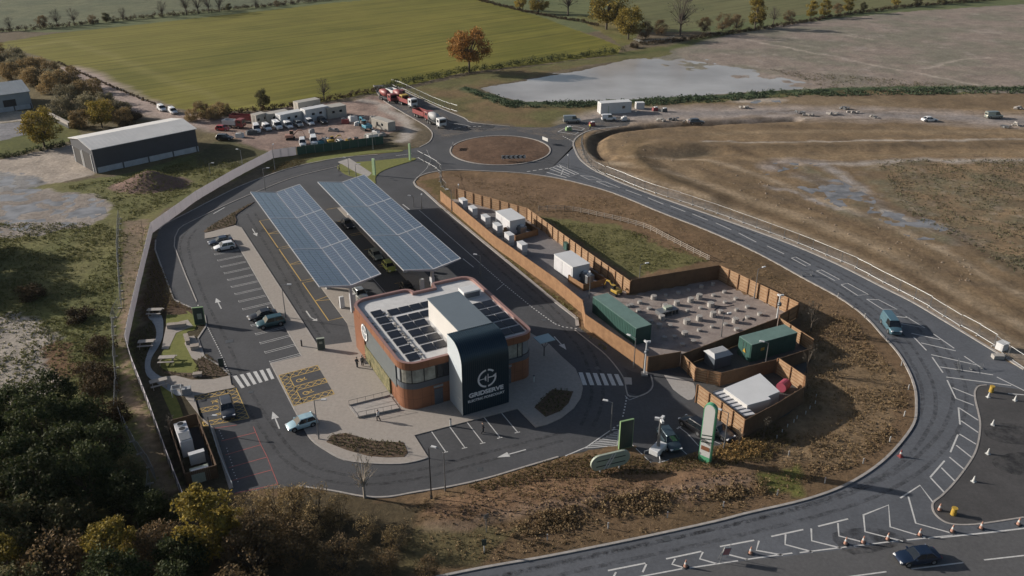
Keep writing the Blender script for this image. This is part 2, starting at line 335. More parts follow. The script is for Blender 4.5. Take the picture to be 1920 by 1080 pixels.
bed_front = GG([(612,830),(622,817),(648,813),(700,828),(757,831),(765,850),(758,858),(725,859),(690,856),(650,845)])
slab('planting_bed', bed_front, .135, M['mulch'])
bed_dark = GG([(1002,765),(1036,731),(1075,735),(1066,757),(1050,772),(1023,783)])
slab('planting_bed', bed_dark, .135, M['mulch'])
slab('grass_verge', smooth(GG([(575,302),(610,292),(690,283),(750,281),(748,285),(690,289),(625,298),(585,306)]), closed=True, n=3), .06, M['grass'])
slab('grass_verge', smooth(GG([(632,312),(650,306),(700,302),(768,296),(778,300),(740,312),(715,322),(704,333),(703,345),(680,335),(655,330),(640,322)]), closed=True, n=3), .09, M['grass'])
slab('footpath', GG([(634,304),(655,297),(697,325),(690,332),(668,324)]), .10, M['kerb'])
slab('entrance_island', GG([(1185,697),(1170,690),(1176,705),(1178,735),(1196,741),(1214,733),(1222,720),(1218,704)]), .05, M['asphalt_dark'])
slab('access_pad', smooth(GG([(1245,703),(1300,718),(1303,742),(1290,750),(1262,730)]), n=2), .012, M['tactile'])
slab('tactile_patch', GG([(1170,708),(1184,709),(1185,722),(1173,721)]), .09, M['tactile'])
# compound hardstandings
slab('compound_yard', GG([(828,378),(856,372),(988,410),(1181,552),(1345,524),(1365,536),(1494,592),(1455,615),(1276,686),(1213,695),(1185,675),(1095,612),(1091,586),(1040,541),(926,460)]), .03, M['gravel'], -.3)
slab('equipment_pad', GG([(905,395),(950,385),(1000,425),(1120,510),(1140,540),(1095,560),(1062,552),(1000,500),(945,455)]), .045, asphalt_mat('yard_concrete', (.16,.15,.15), .35), -.3)
slab('compound_yard', GG([(1300,685),(1457,618),(1521,657),(1500,765),(1393,821),(1305,753)]), .03, asphalt_mat('yard_dark', (.07,.068,.066), .25), -.3)
# ================================================================== GROUND SHEET (one grid, coloured by land use)
def axis(a, b, s0, lo, hi, grow):
    xs = list(np.arange(a, b, s0)); s = s0; x = xs[-1]
    while x < hi: s *= grow; x += s; xs.append(x)
    s = s0; x = xs[0]; left = []
    while x > lo: s *= grow; x -= s; left.append(x)
    return np.array(left[::-1] + xs)
gx = axis(-150, 150, 0.85, -2600, 2600, 1.022); gy = axis(52, 300, 0.85, -60, 3800, 1.012)
X, Y = np.meshgrid(gx, gy)
JX = X + (vnoise(X, Y, 6, 4, 1) - .5) * 5; JY = Y + (vnoise(X, Y, 6, 4, 2) - .5) * 5      # ragged borders
COL = np.zeros(X.shape + (3,)); COL[:] = (.13, .105, .07); Z = np.zeros(X.shape); TUFT = np.zeros(X.shape); STRIPE = np.zeros(X.shape)
n1 = vnoise(X, Y, 18, 5, 3); n2 = vnoise(X, Y, 5, 5, 4); n3 = vnoise(X, Y, 2.2, 4, 5); nb = vnoise(X, Y, 60, 4, 6)
def mixc(w, c):
    w = np.clip(w, 0, 1)[..., None]; COL[:] = COL * (1 - w) + np.array(c) * w
def zone(px, c, c2=None, stripe=0, tuft=0, j=1.0, z=None, noise=n1):
    poly = GG(px); m = inpoly(X + (JX - X) * j, Y + (JY - Y) * j, poly)
    w = m.astype(float)
    if c2 is not None:
        t = np.clip((noise - .5) * 4 + .5, 0, 1)[..., None]; cc = np.array(c) * (1 - t) + np.array(c2) * t
        COL[m] = cc[m]
    else: COL[m] = c
    STRIPE[m] = stripe; TUFT[m] = tuft
    if z is not None: Z[m] = z
    return m
# far country
zone([(-3000,-200),(5000,-200),(5000,60),(-3000,60)], (.12,.135,.06), (.10,.12,.055), stripe=.3, j=2)
zone([(-400,-150),(760,-150),(640,-2),(300,27),(0,57),(-300,90)], (.10,.115,.07), (.125,.135,.08), j=.5)
zone([(-100,98),(0,80),(110,62),(300,42),(480,22),(640,4),(860,-12),(1010,30),(1165,88),(1160,102),(1000,122),(870,136),(720,172),(600,192),(500,206),(375,212),(300,197),(240,178),(170,148),(110,118),(40,96)], (.118,.116,.020), (.158,.145,.028), stripe=1, j=.3, noise=nb)
# lighter headland stripe of the field
mixc(np.clip(1 - np.abs(dline(JX, JY, GG([(0,100),(120,75),(210,105),(310,150),(420,190),(520,205)]))) / 4.5, 0, 1) * .55, (.20,.18,.055))
zone([(1165,-30),(1165,30),(1240,62),(1330,50),(1500,28),(1700,12),(1900,-10),(1900,-120)], (.115,.12,.055), (.13,.13,.06), stripe=.8, j=.3)
zone([(1080,30),(1165,25),(1195,70),(1180,82),(1165,88)], (.12,.12,.04), (.16,.13,.05))
# right-hand fields
zone([(1240,92),(1330,66),(1500,42),(1700,22),(1920,8),(2600,0),(2900,190),(1920,176),(1550,172),(1300,172),(1200,120)], (.235,.195,.165), (.185,.172,.135), j=.7)
for ln, w in (([(1400,75),(1520,98),(1640,122),(1760,145),(1900,175)], 1.6), ([(1730,130),(1800,112),(1860,108)], 1.5), ([(1540,60),(1640,75)], 1.0), ([(1830,60),(1870,62)], 3)):
    mixc((1 - dline(JX, JY, GG(ln)) / w) * .8, (.38,.33,.28))
mixc(np.clip((n2 - .62) * 6, 0, 1) * inpoly(X, Y, GG([(1300,80),(1920,15),(1920,160),(1400,150)])) * .5, (.32,.28,.25))
# bank around pond
zone([(700,178),(760,168),(880,140),(1165,103),(1190,92),(1240,86),(1260,100),(1240,108),(1100,122),(890,168),(980,196),(1300,185),(1560,168),(2500,190),(2500,240),(1100,240),(1000,240),(880,226),(830,200)], (.16,.115,.06), (.115,.11,.045), tuft=.2)
# bare earth works, right
zone([(1078,270),(1105,240),(1180,225),(1300,205),(1560,178),(2500,196),(2900,760),(1920,740),(1766,599),(1571,496),(1399,427),(1228,367),(1139,331),(1089,300)], (.225,.16,.095), (.175,.125,.075), noise=n1)
zone([(1100,212),(1300,196),(1560,176),(1920,176),(2600,180),(2600,204),(1920,206),(1560,204),(1300,212)], (.16,.115,.07), (.20,.15,.095))
green_bank = GG([(870,168),(960,196),(1110,196),(1300,185),(1480,173),(1700,165),(1920,168),(2500,176)])
mixc(np.clip(1.3 - dline(JX, JY, green_bank) / 3.2, 0, 1), (.05,.075,.035)); Z += np.clip(1 - dline(X, Y, green_bank) / 4, 0, 1) * .9 * n3
mixc(np.clip(1.3 - dline(JX, JY, GG([(1170,103),(1250,92),(1330,70),(1420,52)])) / 4, 0, 1), (.09,.10,.035))
# muddy construction road (pale)
mudroad = GG([(1110,228),(1200,216),(1330,213),(1500,212),(1650,214),(1800,222),(1920,228),(2500,245)])
mixc(np.clip(1.6 - dline(JX, JY, mudroad) / 7.5, 0, 1), (.31,.265,.235)); mixc(np.clip(1.5 - dline(JX, JY, mudroad) / 2.8, 0, 1) * .7, (.20,.185,.18))
for ln, w, c in (([(1330,268),(1500,267),(1650,264),(1920,262)], 1.1, (.42,.38,.33)), ([(1520,306),(1650,304),(1920,300)], 2.2, (.36,.33,.30)), ([(1420,225),(1520,222)],.8,(.4,.36,.31)), ([(1390,190),(1460,188)], 3, (.38,.33,.28)),
                 ([(1440,312),(1470,305),(1520,306)], 3.5, (.36,.32,.30)), ([(1500,330),(1560,345),(1590,362)], 3.0, (.34,.32,.31)), ([(1540,310),(1590,340),(1640,380)], 2.4, (.33,.31,.30)), ([(1440,350),(1560,385),(1620,405)], 1.6, (.33,.31,.30)), ([(1680,400),(1760,430),(1790,445)], 3.2, (.33,.32,.31)), ([(1640,385),(1700,412)],2.0,(.33,.32,.31))):
    mixc((1.2 - dline(JX, JY, GG(ln)) / w) * .75, c)
m = inpoly(JX, JY, GG([(1480,312),(1920,300),(2500,300),(2500,700),(1920,520),(1740,460),(1560,400)])); t = np.clip((n2 - .42) * 3.2, 0, 1) * m * .75
mixc(t, (.135,.13,.085)); mixc(np.clip((n3 - .6) * 6, 0, 1) * m * .4, (.28,.24,.20)); TUFT[m] = .5
for q_, (dx_, dy_) in enumerate(((14, 14), (30, 22), (52, 30), (78, 44), (110, 58), (140, 80))):
    mixc((1.2 - dline(JX * .3 + X * .7, JY * .3 + Y * .7, smooth(GG([(1113 + dx_ * .6, 316 - dy_ * .3), (1215 + dx_, 358 - dy_), (1373 + dx_, 411 - dy_), (1571 + dx_, 486 - dy_), (1766 + dx_, 590 - dy_), (1920 + dx_, 672 - dy_)]), n=4)) / (1.2 + .5 * (q_ % 3))) * (.5 + .4 * n3), (.115, .08, .05) if q_ % 2 else (.32, .255, .18))
mixc(np.clip((vnoise(X * .25 + Y * .1, Y, 2.0, 4, 12) - .50) * 5, 0, 1) * inpoly(X, Y, GG([(1110,250),(1500,205),(1920,205),(2400,220),(2400,520),(1920,640),(1484,440),(1228,350),(1120,300)])) * .6, (.14, .105, .07))
# trench and embankment east of the roundabout
trench = smooth(GG([(1490,224),(1300,232),(1190,240),(1140,248),(1118,262),(1120,282),(1135,296)]), n=4)
Z -= np.clip(1 - dline(X, Y, trench) / 2.6, 0, 1) * 1.6
mixc(np.clip(1.2 - dline(JX, JY, trench) / 1.8, 0, 1) * .8, (.09,.065,.045))
bank = smooth(GG([(1700,275),(1500,278),(1330,278),(1240,272),(1190,290),(1230,330),(1330,372)]), n=4)
Z += np.clip(1 - dline(X, Y, bank) / 6, 0, 1) ** 1.3 * .9
pit = GG([(1270,290),(1330,284)]); Z -= np.clip(1 - dline(X, Y, pit) / 6, 0, 1) * 1.1; mixc(np.clip(1.1 - dline(JX, JY, GG([(1262,288),(1320,284)])) / 5, 0, 1) * .6, (.07,.065,.05))  # dark tint paints the pit's shade into the ground colour
for ln in ([(1160,300),(1300,350),(1500,420),(1700,500),(1920,600)], [(1150,282),(1300,330),(1500,395)]): mixc((1.1 - dline(JX, JY, GG(ln)) / 2.2) * .5, (.15,.105,.06))
mixc((1.2 - dline(JX, JY, GG([(1084,280),(1100,300),(1139,322),(1228,358),(1399,418),(1571,486),(1710,556),(1821,620),(1920,672)])) / 2.4) * .75, (.27,.235,.20))
for ln, w, c, a_ in (([(1300,276),(1500,276),(1700,273),(1920,270),(2300,268)], 4.0, (.125,.092,.058), .7), ([(1330,250),(1560,246),(1920,250)], 2.5, (.27,.205,.13), .5), ([(1460,240),(1560,243),(1640,241)], 2.2, (.13,.09,.055), .6), ([(1200,262),(1180,285),(1215,320),(1290,350)], 3.2, (.125,.09,.05), .7), ([(1235,280),(1260,310),(1340,350),(1500,410),(1700,480)], 2.6, (.27,.20,.125), .5), ([(1360,330),(1500,375),(1700,450),(1920,540)], 1.4, (.14,.10,.06), .5), ([(1400,300),(1600,292),(1920,288)], 1.2, (.24,.18,.11), .6)):
    mixc((1.15 - dline(JX, JY, GG(ln)) / w) * a_, c)
# west side: track, scrub, concrete yards
zone([(-300,90),(0,90),(60,105),(110,118),(240,178),(375,215),(470,210),(470,250),(370,290),(300,310),(200,330),(0,340),(-300,350)], (.10,.085,.05), (.14,.115,.06), tuft=.7)
mixc(np.clip(1.5 - dline(JX, JY, GG([(120,130),(165,145),(215,175),(260,200),(310,215),(390,232),(440,240)])) / 5.5, 0, 1), (.34,.27,.235))
zone([(-200,300),(0,300),(150,268),(190,300),(175,330),(100,345),(0,352),(-200,360)], (.36,.31,.26), (.30,.26,.225), j=.5)
zone([(-200,255),(0,243),(60,238),(120,215),(150,240),(150,262),(0,292),(-200,310)], (.09,.10,.03), (.13,.12,.04), j=.5)
zone([(-200,245),(0,232),(48,228),(52,252),(0,265),(-200,285)], (.20,.20,.21), j=.2)
zone([(-200,213),(0,206),(60,210),(62,224),(0,232),(-200,238)], (.36,.32,.26), j=.5)
zone([(-200,345),(100,345),(220,330),(370,288),(510,300),(300,400),(285,440),(270,500),(245,620),(240,650),(268,730),(350,950),(300,1040),(-400,1300),(-600,600)], (.155,.145,.06), (.115,.12,.045), tuft=1)
zone([(-200,352),(60,352),(150,362),(200,372),(200,408),(150,420),(60,440),(-200,480)], (.30,.27,.245), (.23,.20,.175), j=1.5, tuft=.2)
zone([(-300,330),(0,318),(90,340),(60,350),(0,360),(-300,380)], (.22,.215,.21), j=1)
zone([(-200,620),(0,590),(60,600),(110,640),(130,700),(100,730),(0,800),(-200,900)], (.25,.22,.185), (.32,.285,.245), j=1.5, tuft=.3)
zone([(90,640),(140,640),(150,700),(120,735),(95,700)], (.20,.11,.06), (.15,.09,.05))
zone([(230,415),(280,410),(262,500),(240,620),(232,650),(240,700),(300,840),(345,950),(300,950),(270,850),(235,740),(222,650),(228,560)], (.25,.185,.13), (.19,.15,.10), j=.4, noise=n2)
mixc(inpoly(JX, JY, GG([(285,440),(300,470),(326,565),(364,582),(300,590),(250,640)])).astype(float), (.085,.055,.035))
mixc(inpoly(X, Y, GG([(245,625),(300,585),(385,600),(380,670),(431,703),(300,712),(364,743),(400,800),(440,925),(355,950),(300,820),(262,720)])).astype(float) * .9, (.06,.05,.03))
# contractor's yard north of the site
zone([(372,232),(420,222),(470,212),(560,200),(660,190),(720,178),(745,205),(770,240),(718,258),(560,276),(508,284),(470,270),(400,245)], (.29,.215,.18), (.22,.16,.135), noise=n2)
zone([(372,285),(420,262),(508,284),(510,300),(440,320),(372,310)], (.06,.06,.03), (.09,.085,.04), tuft=.6)
zone([(508,284),(560,278),(740,266),(787,276),(700,290),(560,312),(500,325)], (.075,.06,.035), (.10,.09,.04), tuft=.3)
mixc((1.3 - dline(JX, JY, GG([(684,188),(720,200),(762,228),(772,245),(760,262)])) / 2.2), (.38,.34,.30))
# big island soil
isl = inpoly(X, Y, island_loop); t = np.clip((n1 - .5) * 4 + .5, 0, 1)[..., None]
COL[isl] = (np.array((.165,.108,.062)) * (1 - t) + np.array((.125,.085,.048)) * t)[isl]; TUFT[isl] = .5; STRIPE[isl] = 0
zz = lambda px, c, a=1.0: mixc(inpoly(JX, JY, GG(px)) * a, c)
zz([(1000,405),(1160,425),(1300,480),(1330,492),(1190,520),(1040,420)], (.13,.12,.05)); zz([(1480,690),(1560,640),(1700,700),(1690,790),(1600,870),(1480,880)], (.205,.145,.085), .8)
zz([(820,330),(1000,335),(1150,370),(1000,385),(830,360)], (.17,.112,.07), .7); zz([(1430,895),(1530,890),(1520,925),(1440,930)], (.12,.125,.035), .9)
zz([(820,925),(1060,880),(1420,895),(1300,930),(1000,975),(780,960)], (.185,.115,.068), .9); zz([(700,985),(1000,1000),(900,1060),(600,1110),(500,1060)], (.11,.095,.045), .8)
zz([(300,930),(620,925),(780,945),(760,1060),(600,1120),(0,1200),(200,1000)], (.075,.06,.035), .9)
for i, dy in enumerate((0, 7, 16, 23)):
    mixc((1.1 - dline(JX, JY, GG([(800,975+dy),(1000,960+dy*.7),(1200,925+dy*.6),(1420,898+dy*.4)])) / .5) * .5, (.25,.18,.13))
zz([(790,345),(815,335),(840,350),(900,420),(960,470),(1081,590),(1076,600),(960,497),(880,430)], (.11,.085,.035), .9)
rm = np.hypot(X - rab_c[0], Y - rab_c[1]) < rab_r; COL[rm] = (np.array((.12,.075,.05)) * (1 - t) + np.array((.155,.10,.068)) * t)[rm]
# relief
rough = np.where(STRIPE > 0, .05, .22)
off = ~inpoly(X, Y, outer) | isl | rm
edge = np.minimum(dline(X, Y, outer + outer[:1]), np.minimum(dline(X, Y, island_loop + island_loop[:1]), dline(X, Y, rab + rab[:1]))) if True else 0
ramp = np.clip((edge - .6) / 2.5, 0, 1)
Z = np.where(off, .03 + ramp * (rough * (n3 + n2 - .7) + Z), -.06)
Z += np.where(rm, np.clip(1 - np.hypot(X - rab_c[0], Y - rab_c[1]) / rab_r, 0, 1) * .8, 0)
ctr = dline(X, Y, GG([(830,960),(1000,950),(1200,915),(1400,890)])); Z += np.where(isl, np.clip(1 - ctr / 4, 0, 1) * .5 * ramp * (n3 + .3), 0)
for px in ([(1420,610)], ):
    pass
heap = G(284, 346); dh = np.hypot((X - heap[0]) / 1.5, (Y - heap[1]) / 1.0) * (1 + .4 * (n2 - .5)); Z += np.clip(1 - dh / 5.6, 0, 1) * 3.6; mh = dh < 6.2; COL[mh] = (.17,.115,.095); TUFT[mh] = 0
# flat beds under slabs
for poly in ([G(*p) for p in [(828,378),(856,372),(988,410),(1181,552),(1345,524),(1365,536),(1494,592),(1521,657),(1500,765),(1393,821),(1305,753),(1276,686),(1213,695),(1095,612),(1040,541)]], [G(*p) for p in [(270,590),(390,590),(440,700),(365,745),(440,925),(420,925),(260,720)]], [G(*p) for p in [(560,300),(800,262),(790,300),(704,345),(630,320)]]):
    mm = inpoly(X, Y, poly); Z[mm] = np.minimum(Z[mm], 0.0)
pond = GG([(890,165),(1000,146),(1100,128),(1165,112),(1240,104),(1330,112),(1420,132),(1560,158),(1500,168),(1300,182),(1110,192),(980,193),(930,182)])
pm = inpoly(JX, JY, pond); dp = dline(X, Y, pond + pond[:1]); Z = np.where(pm, Z - np.clip(dp / 6, 0, 1) * .55 - .05, Z)
up = inpoly(X, Y, GG([(1180,96),(1600,120),(1640,172),(1440,160),(1250,126)])) ; Z = np.where(pm & up, Z * .3 + (n2 - .46) * .5, Z)
H0 = Z
V = np.stack([X, Y, Z], -1).reshape(-1, 3); nx_, ny_ = X.shape[1], X.shape[0]
idx = np.arange(nx_ * ny_).reshape(ny_, nx_); Fq = np.stack([idx[:-1, :-1], idx[:-1, 1:], idx[1:, 1:], idx[1:, :-1]], -1).reshape(-1, 4)
me = bpy.data.meshes.new('ground'); me.vertices.add(len(V)); me.vertices.foreach_set('co', V.ravel()); me.loops.add(len(Fq) * 4); me.loops.foreach_set('vertex_index', Fq.ravel().astype(np.int32)); me.polygons.add(len(Fq)); me.polygons.foreach_set('loop_start', np.arange(0, len(Fq) * 4, 4, dtype=np.int32)); me.polygons.foreach_set('use_smooth', np.ones(len(Fq), bool))
me.update(calc_edges=True)
ca = me.color_attributes.new('land', 'FLOAT_COLOR', 'POINT'); ca.data.foreach_set('color', np.concatenate([COL, STRIPE[..., None]], -1).reshape(-1).astype(np.float32))
ground = bpy.data.objects.new('ground', me); scene.collection.objects.link(ground); ground['kind'] = 'structure'
def ground_z(x, y):
    i = np.clip(np.searchsorted(gx, x) - 1, 0, len(gx) - 2); j = np.clip(np.searchsorted(gy, y) - 1, 0, len(gy) - 2)
    fx = (x - gx[i]) / (gx[i + 1] - gx[i]); fy = (y - gy[j]) / (gy[j + 1] - gy[j])
    return (H0[j, i] * (1 - fx) + H0[j, i + 1] * fx) * (1 - fy) + (H0[j + 1, i] * (1 - fx) + H0[j + 1, i + 1] * fx) * fy
gm = bpy.data.materials.new('land_cover'); gm.use_nodes = True; nt = gm.node_tree; N = nt.nodes; L = nt.links; b = N['Principled BSDF']
b.inputs['Roughness'].default_value = .95; b.inputs['Specular IOR Level'].default_value = .15
at = N.new('ShaderNodeAttribute'); at.attribute_name = 'land'; tc = N.new('ShaderNodeTexCoord')
def nz(s, d, r):
    n = N.new('ShaderNodeTexNoise'); n.inputs['Scale'].default_value = s; n.inputs['Detail'].default_value = d; n.inputs['Roughness'].default_value = r; L.new(tc.outputs['Object'], n.inputs['Vector']); return n
def mr(src, a, b_, lo, hi):
    n = N.new('ShaderNodeMapRange'); n.inputs[1].default_value = a; n.inputs[2].default_value = b_; n.inputs[3].default_value = lo; n.inputs[4].default_value = hi; L.new(src, n.inputs[0]); return n.outputs[0]
def mul(a, b_, op='MULTIPLY'):
    n = N.new('ShaderNodeMath'); n.operation = op
    for i, s in enumerate((a, b_)):
        if isinstance(s, (int, float)): n.inputs[i].default_value = s
        else: L.new(s, n.inputs[i])
    return n.outputs[0]
fine = nz(1.1, 9, .78); mid = nz(.16, 6, .6)
f1 = mul(mr(fine.outputs['Fac'], .28, .72, .55, 1.45), mr(mid.outputs['Fac'], .3, .7, .8, 1.2))
# drilled crop rows: stretched noise across the field, only where the land attribute says crop
mp = N.new('ShaderNodeMapping'); mp.inputs['Rotation'].default_value = (0, 0, -R(41)); L.new(tc.outputs['Object'], mp.inputs['Vector']); mp0 = mp; mp = N.new('ShaderNodeMapping'); mp.inputs['Scale'].default_value = (.012, .30, 1); L.new(mp0.outputs[0], mp.inputs['Vector'])
rw = N.new('ShaderNodeTexNoise'); rw.inputs['Scale'].default_value = 1.0; rw.inputs['Detail'].default_value = 5; rw.inputs['Roughness'].default_value = .7; L.new(mp.outputs[0], rw.inputs['Vector'])
rows = mr(rw.outputs['Fac'], .35, .65, .76, 1.22)
sx = N.new('ShaderNodeSeparateXYZ'); L.new(mp.outputs[0], sx.inputs[0]); fr_ = mul(mul(sx.outputs['Y'], 1 / 5.4), 1.0, 'MODULO'); ab_ = mul(fr_, 1.0, 'ADD'); ab_ = mul(ab_, 1.0, 'MODULO')
tram = mr(mul(ab_, .085, 'LESS_THAN'), 0, 1, 1.0, .80); rows = mul(rows, tram)
one = mul(mul(at.outputs['Alpha'], mul(rows, -1.0, 'ADD')), 1.0, 'ADD')
fn = mul(f1, -1.0, 'ADD'); dampn = mul(mul(at.outputs['Alpha'], -.72), 1.0, 'ADD'); f1b = mul(mul(fn, dampn), 1.0, 'ADD')
vm = N.new('ShaderNodeVectorMath'); vm.operation = 'SCALE'; L.new(at.outputs['Color'], vm.inputs[0]); L.new(mul(f1b, one), vm.inputs['Scale'])
# sparse weed / dry stem flecks
L.new(vm.outputs[0], b.inputs['Base Color'])
bp = N.new('ShaderNodeBump'); bp.inputs['Distance'].default_value = .22; bp.inputs['Strength'].default_value = .8; L.new(mul(fine.outputs['Fac'], dampn), bp.inputs['Height']); L.new(bp.outputs[0], b.inputs['Normal'])
me.materials.append(gm)
wet_m = None
# pond water
wm = bpy.data.materials.new('pond_water'); wm.use_nodes = True; N = wm.node_tree.nodes; L = wm.node_tree.links; b = N['Principled BSDF']
b.inputs['Base Color'].default_value = (.42,.40,.385,1); b.inputs['Roughness'].default_value = .16; b.inputs['IOR'].default_value = 1.33; b.inputs['Specular IOR Level'].default_value = .9
tc = N.new('ShaderNodeTexCoord'); nzz = N.new('ShaderNodeTexNoise'); nzz.inputs['Scale'].default_value = .8; L.new(tc.outputs['Object'], nzz.inputs['Vector']); bp = N.new('ShaderNodeBump'); bp.inputs['Distance'].default_value = .02; L.new(nzz.outputs['Fac'], bp.inputs['Height']); L.new(bp.outputs[0], b.inputs['Normal'])
cr = N.new('ShaderNodeTexNoise'); cr.inputs['Scale'].default_value = .03; cr.inputs['Detail'].default_value = 6; L.new(tc.outputs['Object'], cr.inputs['Vector']); rr_ = N.new('ShaderNodeValToRGB'); rr_.color_ramp.elements[0].position = .35; rr_.color_ramp.elements[0].color = (.27, .25, .235, 1); rr_.color_ramp.elements[1].position = .62; rr_.color_ramp.elements[1].color = (.42, .405, .39, 1); L.new(cr.outputs['Fac'], rr_.inputs[0]); L.new(rr_.outputs[0], b.inputs['Base Color'])
wm2 = wm.copy(); wm2.name = 'puddle_water'; [setattr(n.inputs['Scale'], 'default_value', .35) for n in wm2.node_tree.nodes if n.type == 'TEX_NOISE']; e_ = [n for n in wm2.node_tree.nodes if n.type == 'VALTORGB'][0].color_ramp.elements; e_[0].color = (.12, .115, .11, 1); e_[1].color = (.24, .235, .235, 1)
sheet('pond_water', GG([(860,150),(1000,130),(1165,100),(1250,92),(1400,100),(1640,140),(1660,172),(1560,175),(1300,190),(1110,200),(960,202),(860,185)]), [], -.06, wm)

for i, (pp, zz_) in enumerate((([(0,358),(60,354),(130,362),(195,376),(200,400),(150,420),(90,432),(0,438),(-100,430),(-120,360)], .105), ([(0,322),(50,326),(85,342),(40,352),(-80,352),(-90,330)], .11), ([(1500,326),(1570,336),(1640,372),(1650,400),(1600,402),(1540,372),(1490,350)], .09), ([(1430,308),(1500,302),(1540,310),(1480,318),(1430,330)], .10), ([(1660,395),(1780,420),(1800,450),(1720,450),(1640,420)], .09), ([(1390,186),(1460,184),(1465,194),(1390,196)], .10), ([(1100,210),(1160,212),(1200,208),(1200,213),(1110,218)], .09))):
    sheet('puddle_water', GG(pp), [], zz_ - .02, wm2)
# ================================================================== ROAD MARKINGS
W = MB(); YL = MB(); RD = MB(); ZM = .014
def ln(px, w=.15, mb=None, z=ZM, s=False):
    p = GG(px); (mb or W).ribbon(smooth(p, n=4) if s else p, w, z)
def dashes(px, dl, gap, w=.12, mb=None, s=True, z=ZM):
    p = GG(px); p = smooth(p, n=5) if s else p
    for x, y, h in along(p, dl + gap):
        (mb or W).ribbon([(x, y), (x + math.cos(h) * dl, y + math.sin(h) * dl)], w, z)
def lw(pts, w=.12, mb=None, z=ZM): (mb or W).ribbon(pts, w, z)
# long-stay bays: paired lines
for k_ in range(17):
    a = 165.2 - k_ * 3.24
    for d in (-.24, .24): lw([S(a + d - .25, 18.25), S(a + d, 23.0)], .1)
    lw([S(a - .24, 18.3), S(a + .24, 18.3)], .1)
# yellow waiting boxes beside the chargers
for g in range(3):
    a0 = 172.3 - g * 17.1; a1 = a0 - 16.2; am = (a0 + a1) / 2
    for q in ([(a0, 32.4), (a0, 30), (am + .3, 30), (am - .3, 30), (a1, 30), (a1, 32.4)],): lw([S(*p) for p in q], .16, YL)
    lw([S(am + 0, 30), S(am + .75, 32.4)], .14, YL); lw([S(am, 30), S(am - .75, 32.4)], .14, YL)
    for s0 in (36.8, 47 - 2.4):
        lw([S(a0, s0), S(a0, s0 + 2.4)], .14, YL); lw([S(a1, s0), S(a1, s0 + 2.4)], .14, YL); lw([S(am, s0), S(am, s0 + 2.4)], .14, YL)
lw([S(120, 41.9), S(172, 41.9)], .1)
# arrows
def arrow(p, h, L=3.6, w=.16, hw=.5, mb=None):
    c, s = math.cos(h), math.sin(h); T = lambda x, y: (p[0] + x * c - y * s, p[1] + x * s + y * c)
    V = [T(0, w / 2), T(0, -w / 2), T(L * .62, -w / 2), T(L * .62, w / 2), T(L * .6, -hw), T(L, 0), T(L * .6, hw)]
    (mb or W).add([(q[0], q[1], ZM) for q in V], [(0, 1, 2, 3), (4, 5, 6)])
def arrow_px(a, b, w=.18, hw=.5):
    p, q = G(*a), G(*b); arrow(p, math.atan2(q[1] - p[1], q[0] - p[0]), math.hypot(q[0] - p[0], q[1] - p[1]), w, hw)
for a, b in (((473,429),(482,443)), ((415,579),(405,559)), ((524,804),(511,772)), ((986,843),(932,858)), ((1039,631),(1062,656))): arrow_px(a, b)
ln([(574,583),(583,596)], .22); arrow_px((582,595), (595,602), .2, .5)
# dashes and lines in the east lane
ln([(755,383),(768,393)], .22); ln([(868,485),(888,501)], .16); ln([(786,394),(822,425),(893,487),(905,498)], .12)
dashes([(905,498),(945,533),(1000,578),(1040,607)], .35, .38, .2, s=False); dashes([(1040,607),(1056,613),(1079,616)], .35, .38, .2, s=False); ln([(944,533),(931,544)], .1)
dashes([(371,572),(386,607),(410,655),(424,688),(431,703)], .35, .38, .18)
ln([(640,311),(715,301)], .1); ln([(742,292),(772,288)], .16); ln([(800,281),(808,300),(800,316),(786,329)], .08)
ln([(400,401),(421,389)], .2)
# zebra crossings
def quad(c, u, v):
    a = np.array; p = a(c[0]) * (1 - u) * (1 - v) + a(c[1]) * u * (1 - v) + a(c[2]) * u * v + a(c[3]) * (1 - u) * v; return (float(p[0]), float(p[1]))
def zebra(c, n, fr=.55):
    for i in range(n):
        u0 = (i + (1 - fr) / 2) / n; u1 = u0 + fr / n
        W.add([(*quad(c, u0, 0), ZM), (*quad(c, u0, 1), ZM), (*quad(c, u1, 1), ZM), (*quad(c, u1, 0), ZM)], [(0, 1, 2, 3)])
zebra(GG([(434,706),(508,690),(517,709),(450,729)]), 6); zebra(GG([(1082,698),(1162,702),(1172,723),(1090,722)]), 6, .6)
# accessible bays: yellow cross-hatching
def hatch(c, L, mb=YL, w=.11):
    """c: world quad, border lines and saltires every L metres along u"""
    for e in ([(0, 0), (1, 0)], [(1, 0), (1, 1)], [(1, 1), (0, 1)], [(0, 1), (0, 0)]): mb.ribbon([quad(c, *e[0]), quad(c, *e[1])], w, ZM)
    n = max(1, round(math.dist(c[0], c[1]) / L))
    for i in range(n):
        mb.ribbon([quad(c, i / n, 0), quad(c, (i + 1) / n, 1)], w * .8, ZM + .003); mb.ribbon([quad(c, (i + 1) / n, 0), quad(c, i / n, 1)], w * .8, ZM + .006)
def sub(c, u0, u1, v0, v1): return [quad(c, u0, v0), quad(c, u1, v0), quad(c, u1, v1), quad(c, u0, v1)]
def chair(c, u, v, s=.9, mb=YL):
    o = quad(c, u, v); q = quad(c, u + .05, v); h = math.atan2(q[1] - o[1], q[0] - o[0]); T = lambda x, y: (o[0] + (x * math.cos(h) - y * math.sin(h)) * s, o[1] + (x * math.sin(h) + y * math.cos(h)) * s)
    ring = [T(.45 * math.cos(t), .45 * math.sin(t)) for t in [2 * math.pi * i / 14 for i in range(14)]]
    mb.ribbon(ring, .13, ZM, closed=True); mb.ribbon([T(.1, .1), T(.95, .15), T(1.0, .6)], .15, ZM + .003); mb.ribbon([T(.4, -.3), T(1.25, -.2)], .12, ZM + .004)
